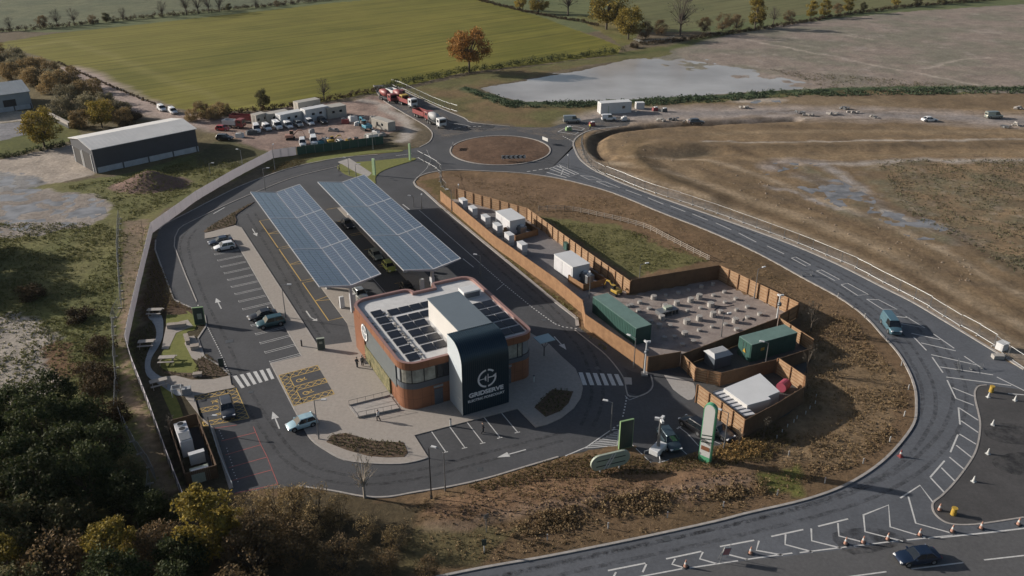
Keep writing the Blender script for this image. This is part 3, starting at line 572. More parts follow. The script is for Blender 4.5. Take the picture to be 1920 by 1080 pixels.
right_b = GG([(523,705),(595,686),(627,740),(551,762)]); left_b = GG([(442,727),(364,743),(382,799),(467,784)])
slab('accessible_bay', right_b, .008 + .10, M['asphalt_dark'], .0) if False else None
sheet('accessible_bays', right_b, [], .106, M['asphalt'])
_z = ZM; ZM = .112
for c in (right_b,):
    hatch(sub(c, 0, .22, 0, 1)[1:] + sub(c, 0, .22, 0, 1)[:1], 1.1); hatch(sub(c, .22, 1, 0, .16), 1.2); hatch(sub(c, .22, 1, .46, .60), 1.2); hatch(sub(c, .22, 1, .86, 1), 1.2)
    chair(c, .40, .32); chair(c, .40, .74)
ZM = _z
for c in (left_b,):
    hatch(sub(c, 0, .25, 0, 1)[1:] + sub(c, 0, .25, 0, 1)[:1], 1.1); hatch(sub(c, .25, 1, 0, .14), 1.2); hatch(sub(c, .25, 1, .44, .57), 1.2); hatch(sub(c, .25, 1, .87, 1), 1.2)
    chair(c, .5, .3, .8); chair(c, .5, .72, .8)
# red bays with their rows of white studs
for p, q in (((402,803),(444,797)), ((415,827),(479,811)), ((423,853),(489,834)), ((429,877),(501,857)), ((436,901),(510,881)), ((440,925),(521,908))): ln([p, q], .12, RD)
ln([(475,800),(489,834),(501,857),(521,908)], .09, RD)
for p, q in (((411,807),(418,822)), ((425,840),(437,876)), ((436,880),(447,905))): dashes([p, q], .16, .5, .14, s=False)
# front bays
for t, (p, q) in enumerate((((809,809),(836,848)), ((843,800),(872,840)), ((876,792),(906,831)), ((908,783),(938,821)), ((940,774),(971,811)))):
    ln([p, q], .13); ln([(q[0]-6, q[1]+1), (q[0]+4, q[1]-1)], .15)
# staff bays by the totem
ln([(1272,800),(1288,812),(1310,836)], .12); ln([(1269,804),(1277,800)], .2); ln([(1180,829),(1224,871)], .1); ln([(1270,836),(1288,852)], .1); ln([(1224,871),(1258,861)], .1); ln([(1340,828),(1350,832)], .1)
# hatched taper
ln([(1060,855),(1100,838),(1143,808),(1152,805),(1160,806),(1157,838)], .16, s=False)
for i in range(9):
    u = i / 8.5; ln([(1158, 810 + u * 27), (1150 - u * 58, 811 + u * 31)], .14)
ln([(1172,742),(1180,750),(1197,744)], .1); ln([(1176,738),(1182,745)],.1); dashes([(1175,745),(1172,762),(1168,780)], .35, .4, .2, s=False); dashes([(1160,797),(1150,803)], .35, .4, .2, s=False)
# roundabout give-ways
dashes([(988,322),(1006,319),(1025,316)], 1.0, .7, .3); dashes([(1055,255),(1068,262),(1078,267)], .7, .6, .3); dashes([(845,243),(868,238),(905,237)], .8, .7, .3); ln([(842,230),(880,236)], .2)
def box_px(c, w=.16):
    ln(c + [c[0]], w)
for c in ([(1046,247),(1060,240),(1090,245),(1078,252)], [(1060,243),(1075,236),(1096,241),(1085,248)]): box_px(c, .25)
for c in ([(1030,316),(1048,309),(1085,326),(1068,331)],): box_px(c, .22)
ln([(1037,314),(1068,327)], .3); ln([(1044,311),(1078,327)], .3); ln([(1025,323),(1062,333)], .3); ln([(1050,311),(1056,318),(1052,328)], .2); 
box_px([(1088,329),(1110,331),(1128,338),(1105,337)], .18); box_px([(1118,340),(1135,341),(1162,352),(1142,350)], .18)
# single-carriageway centre line
for p, q in (((1173,356),(1203,367)), ((1215,371),(1244,383)), ((1257,386),(1285,397)), ((1298,401),(1327,413)), ((1342,418),(1371,431)), ((1385,437),(1418,454)), ((1438,461),(1470,476))): ln([p, q], .2)
for c in ([(1484,484),(1492,482),(1520,497),(1511,499)], [(1531,508),(1540,506),(1574,524),(1565,526)], [(1577,534),(1589,531),(1628,552),(1608,554)], [(1625,561),(1647,562),(1682,580),(1655,580)]): box_px(c, .19)
for c in ([(1676,593),(1705,596)], [(1698,593),(1734,615),(1690,607)], [(1709,625),(1763,637)], [(1750,626),(1789,653)], [(1713,632),(1737,657)], [(1727,643),(1792,658)], [(1746,665),(1830,684)], [(1748,670),(1768,699)], [(1763,688),(1862,703)], [(1808,668),(1845,693)],
          [(1774,707),(1896,723)], [(1869,707),(1960,752)], [(1890,738),(1940,742)], [(1776,713),(1792,747),(1826,760)], [(1786,727),(1826,743)],
          [(1797,764),(1800,796)], [(1797,764),(1834,788)], [(1802,789),(1834,811)], [(1782,848),(1796,815)], [(1799,814),(1830,833)], [(1793,835),(1822,858)], [(1744,895),(1771,864)], [(1780,857),(1810,882)], [(1765,877),(1791,903)], [(1745,896),(1772,925)],
          [(1688,934),(1725,910),(1750,943)], [(1703,931),(1717,981),(1782,999)], [(1618,966),(1666,947),(1669,988),(1742,1010)], [(1619,966),(1622,997),(1693,1015)], [(1534,987),(1590,973)], [(1571,981),(1573,1005),(1636,1021)], [(1521,991),(1522,1014),(1578,1028)],
          [(1446,1006),(1506,993)], [(1473,1002),(1472,1021),(1524,1035)], [(1423,1014),(1418,1032),(1468,1041)], [(1350,1025),(1414,1013)], [(1367,1032),(1366,1040),(1402,1049)], [(1318,1035),(1312,1048),(1344,1057)], [(1249,1048),(1315,1034)], [(1266,1048),(1260,1058),(1284,1065)], [(1140,1070),(1210,1056)], [(1212,1058),(1205,1073)],
          [(1155,1073),(1150,1082)]): ln(c, .2)
# dual-carriageway edge and lane lines
dashes([(1080,1104),(1262,1070),(1337,1059),(1400,1049),(1567,1028),(1696,1013),(1763,1007)], 5.5, .8, .17); ln([(1763,1008),(1850,999),(1960,986)], .2)
for p, q in (((1845,1050),(1925,1041)), ((1709,1067),(1806,1055)), ((1580,1083),(1662,1072)), ((1440,1104),(1520,1091))): ln([p, q], .17)
W.build('road_markings', M['white'], kind='structure'); YL.build('yellow_markings', M['yellow'], kind='structure'); RD.build('red_markings', M['red'], kind='structure')
# wear: tyre tracks, mud dragged from the works, damp patches (real stains on the tarmac, broken up by noise)
def stain(name, c, amt, scale, stretch=None):
    m = bpy.data.materials.new(name); m.use_nodes = True; N = m.node_tree.nodes; L = m.node_tree.links; b = N['Principled BSDF']; b.inputs['Base Color'].default_value = (*c, 1); b.inputs['Roughness'].default_value = .8; b.inputs['Specular IOR Level'].default_value = .3
    tc = N.new('ShaderNodeTexCoord'); n = N.new('ShaderNodeTexNoise'); n.inputs['Scale'].default_value = scale; n.inputs['Detail'].default_value = 8; n.inputs['Roughness'].default_value = .7; L.new(tc.outputs['Object'], n.inputs['Vector'])
    r_ = N.new('ShaderNodeMapRange'); r_.inputs[1].default_value = .42; r_.inputs[2].default_value = .68; r_.inputs[3].default_value = 0; r_.inputs[4].default_value = amt; L.new(n.outputs['Fac'], r_.inputs[0]); L.new(r_.outputs[0], b.inputs['Alpha']); return m
TR = MB(); MU = MB(); DA = MB()
lane1 = smooth(GG([(1000,296),(1100,322),(1200,358),(1330,407),(1480,470),(1571,515),(1660,565),(1730,615),(1780,680),(1800,740),(1785,800),(1745,850),(1690,893),(1600,935),(1480,970),(1300,1012),(1100,1055),(900,1100)]), n=5)
lane2 = smooth(GG([(1020,316),(1150,352),(1250,392),(1400,455),(1500,500),(1600,560),(1680,625),(1730,700),(1742,760),(1722,810),(1680,860),(1600,905),(1480,945),(1300,990),(1100,1035),(900,1078)]), n=5)
for q in (lane1, lane2):
    for o_ in (-.85, .85): TR.ribbon(q, .55, .0105, off=o_)
for q in ([(360,430),(345,465),(375,560),(415,640),(450,720),(500,800),(560,870),(660,900),(780,890),(900,860),(1050,820)], [(470,400),(520,480),(570,570),(610,630)], [(800,340),(860,420),(940,500),(1030,580),(1100,660),(1120,740),(1100,800)], [(500,345),(600,315),(720,297),(800,285)]):
    for o_ in (-.8, .8): TR.ribbon(smooth(GG(q), n=5), .5, .0105, off=o_)
MU.add([(*p, .009) for p in GG([(700,170),(745,160),(835,215),(860,240),(1060,238),(1180,218),(1180,235),(1075,262),(1040,262),(960,243),(880,248),(830,262),(805,240)])], [tuple(range(13))])
MU.ribbon(smooth(GG([(1080,275),(1105,305),(1160,332),(1240,363),(1399,420)]), n=4), 2.2, .0095)
for c in ([(1850,800),(1885,793),(1940,800),(1960,830),(1890,832),(1850,818)], [(1860,862),(1910,848),(1960,860),(1930,890),(1880,884)], [(1190,950),(1330,925),(1400,930),(1330,960),(1210,985)], [(1560,1000),(1640,990),(1700,1015),(1600,1040)], [(880,235),(920,232),(925,240),(880,243)], [(400,330),(480,320),(440,350),(380,372)]):
    DA.add([(*p, .0118) for p in smooth(GG(c), closed=True, n=3)], [tuple(range(len(c) * 3))])
TR.build('tyre_tracks', stain('tyre_track_wear', (.040, .041, .045), .55, 1.2), kind='structure'); MU.build('dragged_mud', stain('dragged_mud', (.26, .22, .18), .6, .35), kind='structure'); DA.build('damp_patches', stain('damp_tarmac', (.028, .030, .034), .75, .45), kind='structure')
k = MB()
for px, a_, w_, l_ in (((430,640), .3, 1.0, 1.2), ((470,735), .1, .7, .7), ((560,600), 0, .6, .6), ((1120,690), .5, .7, .7), ((900,880), .2, .7, .7), ((1640,900), .4, .8, .8), ((1600,590), .5, .8, .8), ((1380,445), .4, .7, .7), ((1020,600), .4, .7, .7), ((1250,1010), .2, .8, .8)): k.box((*G(*px), .012), (l_, w_, .012), a_)
k.build('drain_covers', M['steel_d'], kind='structure')
# drain covers and tar patches
k = MB()
for px in ((1045,272),(905,243),(500,432)):
    x, y = G(*px); k.add([(x-1.2,y-.8,.006),(x+1.2,y-.8,.006),(x+1.2,y+.8,.006),(x-1.2,y+.8,.006)], [(0,1,2,3)])
k.build('tar_patch', M['asphalt_dark'], kind='structure')
# ================================================================== TIMBER FENCES
def timber_fence(pts, h, label, rails=1, step=2.4, z0=0.03, group='timber fences of the compound', cap=True, wood='timber'):
    """closed-board fence; rails = +1 rails and posts on the left of the run, -1 on the right"""
    t = thing('timber_fence', label, 'fence', (pts[0][0], pts[0][1], z0), 0, group); ox, oy = pts[0]
    bd = MB(); rl = MB(); ps = []
    for (x0, y0), (x1, y1) in zip(pts[:-1], pts[1:]):
        L = math.hypot(x1 - x0, y1 - y0); a = math.atan2(y1 - y0, x1 - x0); c, s = math.cos(a), math.sin(a); nx, ny = -s * rails, c * rails
        n = max(1, int(L / .21)); w = L / n
        for i in range(n):
            d = (i + .5) * w; hh = h + random.uniform(-.015, .015)
            bd.box((x0 - ox + c * d, y0 - oy + s * d, hh / 2), (w - .014, .022 + random.uniform(0, .012), hh), a)
        if wood == 'timber' and rails < 0: wood = 'timber_sunlit'  # runs showing their sunny railed side get the sun-paled boards
        for zz_ in ([.3 + (h - .55) * i / 4 for i in range(5)] if (h > 2 and rails < 0) else (.35, h * .5, h - .3) if h > 2 else (.3, h - .25)):
            rl.box((x0 - ox + c * L / 2 + nx * .045, y0 - oy + s * L / 2 + ny * .045, zz_), (L, .06, .10), a)
        m = max(1, round(L / step))
        for i in range(m + 1): ps.append((x0 - ox + c * L * i / m + nx * .13, y0 - oy + s * L * i / m + ny * .13, a))
        if cap: rl.box((x0 - ox + c * L / 2, y0 - oy + s * L / 2, h + .025), (L, .09, .035), a)
    bd.build('boards', M[wood], t); rl.build('rail', M['timber_brown_shade' if wood == 'timber_brown_shade' else 'timber_dark' if wood != 'timber_sunlit' else 'timber'], t)
    pm = MB().box((0, 0, h / 2), (.13, .13, h + .04)); p0 = pm.build('post', M['timber_brown_shade' if wood == 'timber_brown_shade' else 'timber_dark'], t)
    for i, (x, y, a) in enumerate(ps):
        o = p0 if i == 0 else p0.copy()
        if i: scene.collection.objects.link(o); o.parent = t
        o.location = (x, y, 0); o.rotation_euler.z = a
    return t
timber_fence(GG([(826,377),(926,463),(1040,545),(1091,588),(1096,615),(1140,646),(1185,677),(1213,697)]), 2.5, 'long orange closed-board fence beside the lane kerb, running the whole length of the battery compound', rails=1)
timber_fence(GG([(856,373),(988,411)]), 2.5, 'short timber fence closing the narrow far end of the battery compound, rails showing', rails=-1)
timber_fence(GG([(988,411),(1090,487),(1181,552)]), 2.5, 'long timber fence between the white battery units and the grass enclosure, with ladder-like rails', rails=-1)
timber_fence(GG([(1183,552),(1262,538),(1345,524)]), 2.8, 'shaded brown fence between the grass enclosure and the footings yard', rails=1, wood='timber_brown_shade')
timber_fence(GG([(1347,524),(1420,560),(1493,596)]), 2.8, 'sunlit timber fence with horizontal rails along the road side of the footings yard', rails=-1)
timber_fence(GG([(1493,596),(1457,617)]), 2.5, 'short return fence at the right corner of the footings yard', rails=1)
timber_fence(GG([(1455,619),(1277,688)]), 2.2, 'dark shaded fence along the front of the footings yard behind the second green container', rails=-1, wood='timber_brown_shade')
timber_fence(GG([(1214,698),(1274,688)]), 2.6, 'brown gate fence at the front of the first green container', rails=1, wood='timber_brown_shade')
timber_fence(GG([(1459,619),(1522,660)]), 2.2, 'short sunlit fence with rails right of the second green container', rails=-1)
timber_fence(GG([(1279,690),(1303,714),(1349,724)]), 2.2, 'orange fence with a warning sign left of the grey transformer', rails=-1, step=1.8)
timber_fence(GG([(1349,724),(1453,698),(1520,676)]), 2.2, 'shaded fence between the second green container and the white service building', rails=1, wood='timber_brown_shade')
timber_fence(GG([(1305,754),(1350,788),(1393,822)]), 2.9, 'sunlit orange fence beside the parked dark cars', rails=-1)
timber_fence(GG([(1393,822),(1452,790),(1503,758)]), 2.9, 'dark brown fence facing the viewer around the white service building', rails=1, wood='timber_brown_shade')
timber_fence(GG([(1455,700),(1505,735),(1503,758)]), 2.6, 'sunlit fence with rails behind the pink skip', rails=-1)
# post-and-rail stock fence round the grass enclosure
t = thing('rail_fence', 'low post-and-rail fence curving round the upper side of the grass enclosure', 'fence', (*G(1010,397), .05)); ox, oy = G(1010,397)
rp = smooth([(x - ox, y - oy) for x, y in GG([(1010,397),(1060,396),(1120,407),(1205,428),(1250,450),(1300,476),(1330,491)])], n=4)
k = MB()
for zz_ in (.45, .8, 1.15): k.ribbon(rp, .05, zz_ - .06, zz_ + .04)
k.build('rail', M['timber_pale'], t); p0 = MB().box((0, 0, .65), (.12, .12, 1.3)).build('post', M['timber_pale'], t)
for i, (x, y, a) in enumerate(along(rp, 1.9)):
    o = p0 if i == 0 else p0.copy()
    if i: scene.collection.objects.link(o); o.parent = t
    o.location = (x, y, 0); o.rotation_euler.z = a
def sheeting(name, c):
    m = mat(name, c, .75, .06, .5); N = m.node_tree.nodes; L = m.node_tree.links; b = N['Principled BSDF']; tr = N.new('ShaderNodeBsdfTranslucent'); tr.inputs[0].default_value = (*c, 1); mx = N.new('ShaderNodeMixShader'); mx.inputs[0].default_value = .45
    L.new(b.outputs[0], mx.inputs[1]); L.new(tr.outputs[0], mx.inputs[2]); L.new(mx.outputs[0], N['Material Output'].inputs[0]); return m
M['sheet'] = sheeting('white_sheeting', (.62, .60, .62))
# ================================================================== HOARDINGS
def hoarding(pts, h, label, m, step=2.4, z0=0.0, cat='fence', pm='steel'):
    t = thing('hoarding', label, cat, (pts[0][0], pts[0][1], z0)); ox, oy = pts[0]; q = [(x - ox, y - oy) for x, y in pts]
    k = MB(); ps = []
    for (x0, y0), (x1, y1) in zip(q[:-1], q[1:]):
        L = math.hypot(x1 - x0, y1 - y0); a = math.atan2(y1 - y0, x1 - x0); n = max(1, round(L / step))
        for i in range(n):
            d = (i + .5) * L / n; k.box((x0 + math.cos(a) * d, y0 + math.sin(a) * d, h / 2), (L / n - .03, .05, h + random.uniform(-.03, .03)), a + random.uniform(-.006, .006))
            ps.append((x0 + math.cos(a) * (d - L / n / 2) + math.sin(a) * .08, y0 + math.sin(a) * (d - L / n / 2) - math.cos(a) * .08, a))
    k.build('panels', M[m], t)
    p0 = MB().box((0, 0, h / 2), (.09, .09, h + .12)).build('post', M[pm], t)
    for i, (x, y, a) in enumerate(ps[:98]):
        o = p0 if i == 0 else p0.copy()
        if i: scene.collection.objects.link(o); o.parent = t
        o.location = (x, y, 0); o.rotation_euler.z = a
    return t
hoarding(GG([(556,291),(512,297),(440,335),(370,376),(286,437)]), 2.3, 'long white boundary hoarding round the north-west bend of the access road', 'sheet')
hoarding(GG([(286,437),(262,540),(243,628),(239,652),(250,690),(285,780),(316,868),(352,962)]), 2.3, 'white boundary hoarding running down the left side behind the garden and the red bays', 'sheet')
hoarding(GG([(558,291),(640,281),(719,270)]), 2.3, 'dark green hoarding in front of the white vans of the builders yard', 'hoard_green')
# ================================================================== TEMPORARY MESH FENCES
def heras_proto(w=3.4, h=2.0):
    t = thing('mesh_fence_panel', 'x', 'fence panel', (0, 0, 0)); f = MB()
    for x in (0.02, w - .02): f.tube((x, 0, .1), (x, 0, h), .03, 5)
    for z in (.15, h): f.tube((0, 0, z), (w, 0, z), .03, 5)
    f.build('frame', M['steel'], t); g = MB()
    for i in range(1, 22): g.tube((w * i / 22, 0, .15), (w * i / 22, 0, h), .005, 3, caps=False)
    for i in range(1, 6): g.tube((0, 0, .15 + i * (h - .15) / 6), (w, 0, .15 + i * (h - .15) / 6), .005, 3, caps=False)
    g.build('wire_mesh', M['steel'], t); MB().box((0, 0, .07), (.22, .7, .14)).build('foot', M['concrete'], t)
    return t
HP = heras_proto(); first = True
def heras_run(px, label, group, z=.05):
    global first
    for x, y, h in along(smooth(GG(px), n=4), 3.45)[:-1]:
        if first: HP.location = (x, y, z); HP.rotation_euler.z = h; HP['label'] = label; HP['group'] = group; first = False
        else: copy_tree(HP, (x, y, float(max(z, ground_z(x, y)))), h + random.uniform(-.03, .03), label, group)
heras_run([(1093,262),(1090,275),(1096,294),(1113,316),(1155,334),(1215,358),(1271,376),(1322,393),(1373,411),(1484,452),(1538,474),(1596,499),(1654,529),(1716,561),(1777,598),(1816,620),(1849,640),(1904,681),(1990,728)], 'mesh fence panel on a concrete foot along the outer kerb of the curving main road', 'mesh fence panels along the main road')
heras_run([(225,411),(222,468),(224,512),(228,569),(216,594),(214,625),(220,724),(222,774),(258,847),(282,881),(283,919),(294,944)], 'leaning mesh fence panel in the rough grass outside the left boundary hoarding', 'mesh fence panels outside the left hoarding')
heras_run([(784,297),(822,320),(826,345),(840,362)], 'mesh fence panel at the tip of the soil island by the site entrance', 'mesh fence panels at the island tip')
heras_run([(735,160),(762,170),(820,197),(870,214)], 'mesh fence panel along the north-west road arm', 'mesh fence panels on the north-west arm')
# ================================================================== SOLAR CANOPIES
def pv_mat():
    m = bpy.data.materials.new('solar_cells'); m.use_nodes = True; N = m.node_tree.nodes; L = m.node_tree.links; b = N['Principled BSDF']
    tc = N.new('ShaderNodeTexCoord'); br = N.new('ShaderNodeTexBrick'); br.offset = 0; br.inputs['Scale'].default_value = 1; br.inputs['Brick Width'].default_value = .52; br.inputs['Row Height'].default_value = .41; br.inputs['Mortar Size'].default_value = .012
    b.inputs['Coat Weight'].default_value = 1; b.inputs['Coat IOR'].default_value = 2.3; b.inputs['Coat Roughness'].default_value = .1
    br.inputs['Color1'].default_value = (.044, .058, .072, 1); br.inputs['Color2'].default_value = (.056, .072, .088, 1); br.inputs['Mortar'].default_value = (.14, .18, .21, 1)
    L.new(tc.outputs['Object'], br.inputs['Vector']); L.new(br.outputs['Color'], b.inputs['Base Color']); b.inputs['Roughness'].default_value = .12; b.inputs['Specular IOR Level'].default_value = 1.0; b.inputs['IOR'].default_value = 1.7
    return m
M['pv'] = pv_mat()
def canopy(a0, a1, bl, bv, br_, zl, zv, label, idx):
    o = S(a0, bv); t = thing('solar_canopy', label, 'solar canopy', (o[0], o[1], 0.1), TH, 'solar canopies over the charging bays')
    # local frame: +x runs away from the viewer (a), +y is -b
    L = a1 - a0; seg = L / 3
    for side, bb in (('l', bl), ('r', br_)):
        w = abs(bb - bv); sg = 1 if side == 'l' else -1; rise = zl - zv; ncol = 4 if side == 'l' else 3
        for k_ in range(3):
            p = MB(); fr = MB(); x0 = k_ * seg + .12; x1 = (k_ + 1) * seg - .12; nr = 16
            def Q(u, v, dz=0.0): return (x0 + (x1 - x0) * u, sg * (.08 + (w - .12) * v), zv - .1 + rise * v + .06 + dz)
            fr.m = 0; fr.add([Q(0, 0), Q(1, 0), Q(1, 1), Q(0, 1), Q(0, 0, -.06), Q(1, 0, -.06), Q(1, 1, -.06), Q(0, 1, -.06)], [(0, 1, 2, 3), (7, 6, 5, 4), (0, 4, 5, 1), (1, 5, 6, 2), (2, 6, 7, 3), (3, 7, 4, 0)] if sg > 0 else [(3, 2, 1, 0), (4, 5, 6, 7), (1, 5, 4, 0), (2, 6, 5, 1), (3, 7, 6, 2), (0, 4, 7, 3)])
            g = (.04 if side == 'l' else .075) / w; gl = .03 / (x1 - x0)
            for i in range(nr):
                for j in range(ncol):
                    u0, u1 = i / nr + gl, (i + 1) / nr - gl; v0, v1 = j / ncol + g, (j + 1) / ncol - g
                    q = [Q(u0, v0, .035), Q(u1, v0, .035), Q(u1, v1, .035), Q(u0, v1, .035)]; p.add(q if sg > 0 else q[::-1], [(0, 1, 2, 3)])
            f = fr.build('panel_tray', M['pv_frame'], t); p.build('solar_panels', M['pv'], f)
    # rafters between segments, spine gutter, end fascias
    for k_ in range(4):
        x = k_ * seg; r_ = MB()
        for sg, w in ((1, bv - bl), (-1, br_ - bv)):
            r_.add([(x - .11, 0, zv - .42), (x + .11, 0, zv - .42), (x + .11, sg * w, zl - .12), (x - .11, sg * w, zl - .12), (x - .11, 0, zv + .03), (x + .11, 0, zv + .03), (x + .11, sg * w, zl + .04), (x - .11, sg * w, zl + .04)],
                   [(0, 1, 2, 3)[::sg], (7, 6, 5, 4)[::sg], (0, 4, 5, 1)[::sg], (1, 5, 6, 2)[::sg], (2, 6, 7, 3)[::sg], (3, 7, 4, 0)[::sg]])
        r_.build('rafter', M['canopy'], t)
    MB().box((L / 2, 0, zv - .22), (L, .22, .25)).build('spine_beam', M['canopy'], t)
    ed = MB()
    for sg, w in ((1, bv - bl), (-1, br_ - bv)): ed.box((L / 2, sg * (w - .0), zl - .1), (L, .06, .16))
    ed.build('edge_trim', M['canopy'], t)
    for x in (.6, seg, 2 * seg, L - .6):
        MB().box((x, 0, (zv - .35) / 2), (.62, .42, zv - .35)).build('column', M['canopy'], t)
    return t
canopy(122.3, 173.4, 29.2, 34.4, 39.7, 6.2, 5.25, 'winged solar canopy beside the yellow-lined bays, left of the two', 0)
canopy(121.8, 173.2, 43.55, 48.9, 54.15, 6.2, 5.25, 'winged solar canopy on the east lane side, right of the two', 1)
# ================================================================== CHARGERS
def charger(label='x'):
    t = thing('charger', label, 'charging point', (0, 0, .1)); MB().box((0, 0, 1.05), (.75, .55, 2.1)).build('cabinet', M['white_box'], t, bevel=.04)
    MB().box((0, -.29, 1.35), (.5, .02, .7)).build('screen_panel', M['sign_dark'], t); MB().path([(.3, -.3, 1.5), (.45, -.45, .9), (.35, -.4, .5), (.2, -.32, 1.1)], .03, 5).build('cable', M['dark'], t); return t
C0 = charger(); n = 0
for ci, (b, side) in enumerate(((33.4, 'left'), (48.0, 'right'))):
    for k_ in range(6):
        for d in (0, 2.2):
            a = 125.2 + k_ * 8.3; lab = 'tall white charging cabinet under the %s-hand solar canopy' % side; g = 'white chargers under the %s canopy' % side
            p = S(a, b + d * .9); 
            if n == 0: C0.location = (*p, .1); C0.rotation_euler.z = TH + math.pi / 2; C0['label'] = lab; C0['group'] = g
            else: copy_tree(C0, (*p, .1), TH + math.pi / 2, lab, g)
            n += 1
# ================================================================== MAIN BUILDING
bo = S(91, 31.5); BL = thing('forecourt_building', 'two-storey copper and slate building with rounded corners, navy entrance tower and rooftop solar panels', 'building', (bo[0], bo[1], .1), TH - math.pi / 2)
# local frame: x = b - 31.5 (to the right), y = a - 91 (away)
WX, DY = 20.0, 21.6
def arc(cx, cy, r, a0, a1, n=8): return [(cx + r * math.cos(a0 + (a1 - a0) * i / n), cy + r * math.sin(a0 + (a1 - a0) * i / n)) for i in range(n + 1)]
def footprint(o=0.0):
    r = 2.3 + o; q = math.pi / 2; P = []
    P += arc(2.3, 2.3, r, math.pi, 1.5 * math.pi) + arc(WX - 1.8, 1.8, 1.8 + o, -q, 0) + arc(WX - 2, DY - 2, 2 + o, 0, q)
    P += arc(13.9, DY - .8, .8 + o, q, math.pi, 4)[:3] + [(13.1 - o, DY - 1.6 + o)] + [(9.6 + o, DY - 1.6 + o)] + arc(8.2, DY - 1.4, 1.4 + o, 0, q, 6) + arc(2.3, DY - 2.3, r, q, math.pi)
    return P
FP = footprint()
def clip_band(name, m, z0, z1, out, sel, parent=BL, cap=False):
    k = MB(); P = footprint(out); n = len(P); run = []
    for i in range(n):
        a, b_ = P[i], P[(i + 1) % n]
        if sel((a[0] + b_[0]) / 2, (a[1] + b_[1]) / 2): k.add([(a[0], a[1], z0), (b_[0], b_[1], z0), (b_[0], b_[1], z1), (a[0], a[1], z1)], [(0, 1, 2, 3)])
    return k.build(name, M[m] if isinstance(m, str) else m, parent)
al = lambda x, y: True
MB().band(FP, 0, 3.25, closed=True).build('ground_floor_wall', M['copper'], BL)
MB().band(footprint(.05), 3.25, 4.15, closed=True).build('mid_band', M['slate'], BL)
MB().band(footprint(-.06), 4.15, 6.35, closed=True).build('upper_wall', M['slate_pale'], BL)
fas = MB(); fas.band(footprint(.16), 6.35, 7.45, closed=True)
P0, P1 = footprint(.16), footprint(-.30); n_ = len(P0); fas.build('fascia', M['copper'], BL)
cp = MB(); cp.add([(p[0], p[1], 7.453) for p in P0] + [(p[0], p[1], 7.453) for p in P1] + [(p[0], p[1], 6.9) for p in P1], [(i, (i + 1) % n_, n_ + (i + 1) % n_, n_ + i) for i in range(n_)] + [(n_ + i, n_ + (i + 1) % n_, 2 * n_ + (i + 1) % n_, 2 * n_ + i) for i in range(n_)]); cp.build('coping', M['coping'], BL)
RZ = 7.02
jc = mat('copper_joint', (.12, .05, .028), .6)
k = MB()
for x, y, h in along(FP + FP[:1], 1.3)[1:]: k.box((x, y, 1.62), (.035, .03, 3.2), h)
k.band(footprint(.012), 1.60, 1.64, closed=True); k.build('wall_joints', jc, BL); k = MB()
for x, y, h in along(footprint(.16) + footprint(.16)[:1], 2.6)[1:]: k.box((x, y, 6.9), (.03, .03, 1.08), h)
k.build('fascia_joints', jc, BL); k = MB()
for x, y, h in along(footprint(-.06) + footprint(-.06)[:1], 1.2)[1:]: k.box((x, y, 5.25), (.03, .03, 2.1), h)
k.build('cladding_joints', M['slate'], BL)
rf = MB().prism(footprint(-.28), RZ - .3, RZ, sides=False).build('roof', M['roof'], BL)
MB().add([(p[0], p[1], 6.352) for p in P0] + [(p[0], p[1], 6.352) for p in footprint(-.06)], [(n_ + i, n_ + (i + 1) % n_, (i + 1) % n_, i) for i in range(n_)]).build('soffit', M['slate'], BL)
# upper windows: front left (round the corner), front right, side slots
def window(pts, z0, z1, label=None, mull=None, m=None):
    k = MB().band(pts, z0, z1); w = k.build('window', m or M['win'], BL); f = MB()
    for z in (z0, z1): f.ribbon(pts, .1, z - .05, z + .05)
    L = along(pts, mull or 1.6)
    for x, y, h in L: f.box((x, y, (z0 + z1) / 2), (.12, .12, z1 - z0), h)
    x, y = pts[-1]; f.box((x, y, (z0 + z1) / 2), (.12, .12, z1 - z0)); f.build('window_frame', M['dark'], w)
    return w
M['win'] = mat('window_cream_reflection', (.16, .155, .135), .10, 0, .55, col2=(.42, .42, .36), spec=.7)  # pale cream reflection painted into the pane colour
M['win_d'] = mat('window_dark', (.02, .024, .03), .07, spec=.8)
cor = footprint(.02)[2:9] 
window(cor + [(3.4, -.02), (4.9, -.02)], 4.2, 6.32, mull=1.72); window([(4.95, -.02), (6.62, -.02)], 4.2, 6.32, mull=.85, m=M['win_d'])
window([(13.85, -.02), (16.0, -.02), (18.1, -.02)] , 3.95, 6.32, mull=1.75)
window([(-.03, 6.2), (-.03, 4.6)], 3.2, 6.2, mull=1.6, m=M['win_d']); window([(-.03, 4.1), (-.03, 3.3)], 3.6, 6.2, mull=.8, m=M['win_d'])
window([(WX + .02, 2.2), (WX + .02, 9)], 4.2, 6.3, mull=1.6, m=M['win_d'])
# doors
for x, w_ in ((5.0, 1.25), (15.6, 1.4)):
    d = MB().box((x, -.03, 1.25), (w_, .08, 2.5)).build('door', M['slate'], BL); MB().box((x + .4, -.09, 1.1), (.04, .05, .5)).build('door_handle', M['steel'], d); MB().box((x, -.06, 2.9), (w_ + .15, .1, .34)).build('door_canopy', M['slate_pale'], d)
# west elevation: slate panel, living wall, copper gable
MB().prism([(-.13, 15.2), (-.0, 15.2), (-.0, 2.6), (-.13, 2.6)][::-1], 2.72, 6.35, bottom=True).build('slate_panel', mat('west_slate', (.10, .115, .12), .5, .06, .6), BL)
MB().prism([(-.24, 15.8), (-.0, 15.8), (-.0, 5.2), (-.24, 5.2)][::-1], .1, 2.72).build('living_wall', M['hedge_wall'], BL)
MB().prism([(-.20, 20.3), (-.02, 20.3), (-.02, 15.9), (-.20, 15.9)][::-1], 0, 6.35).build('copper_panel', M['copper'], BL)
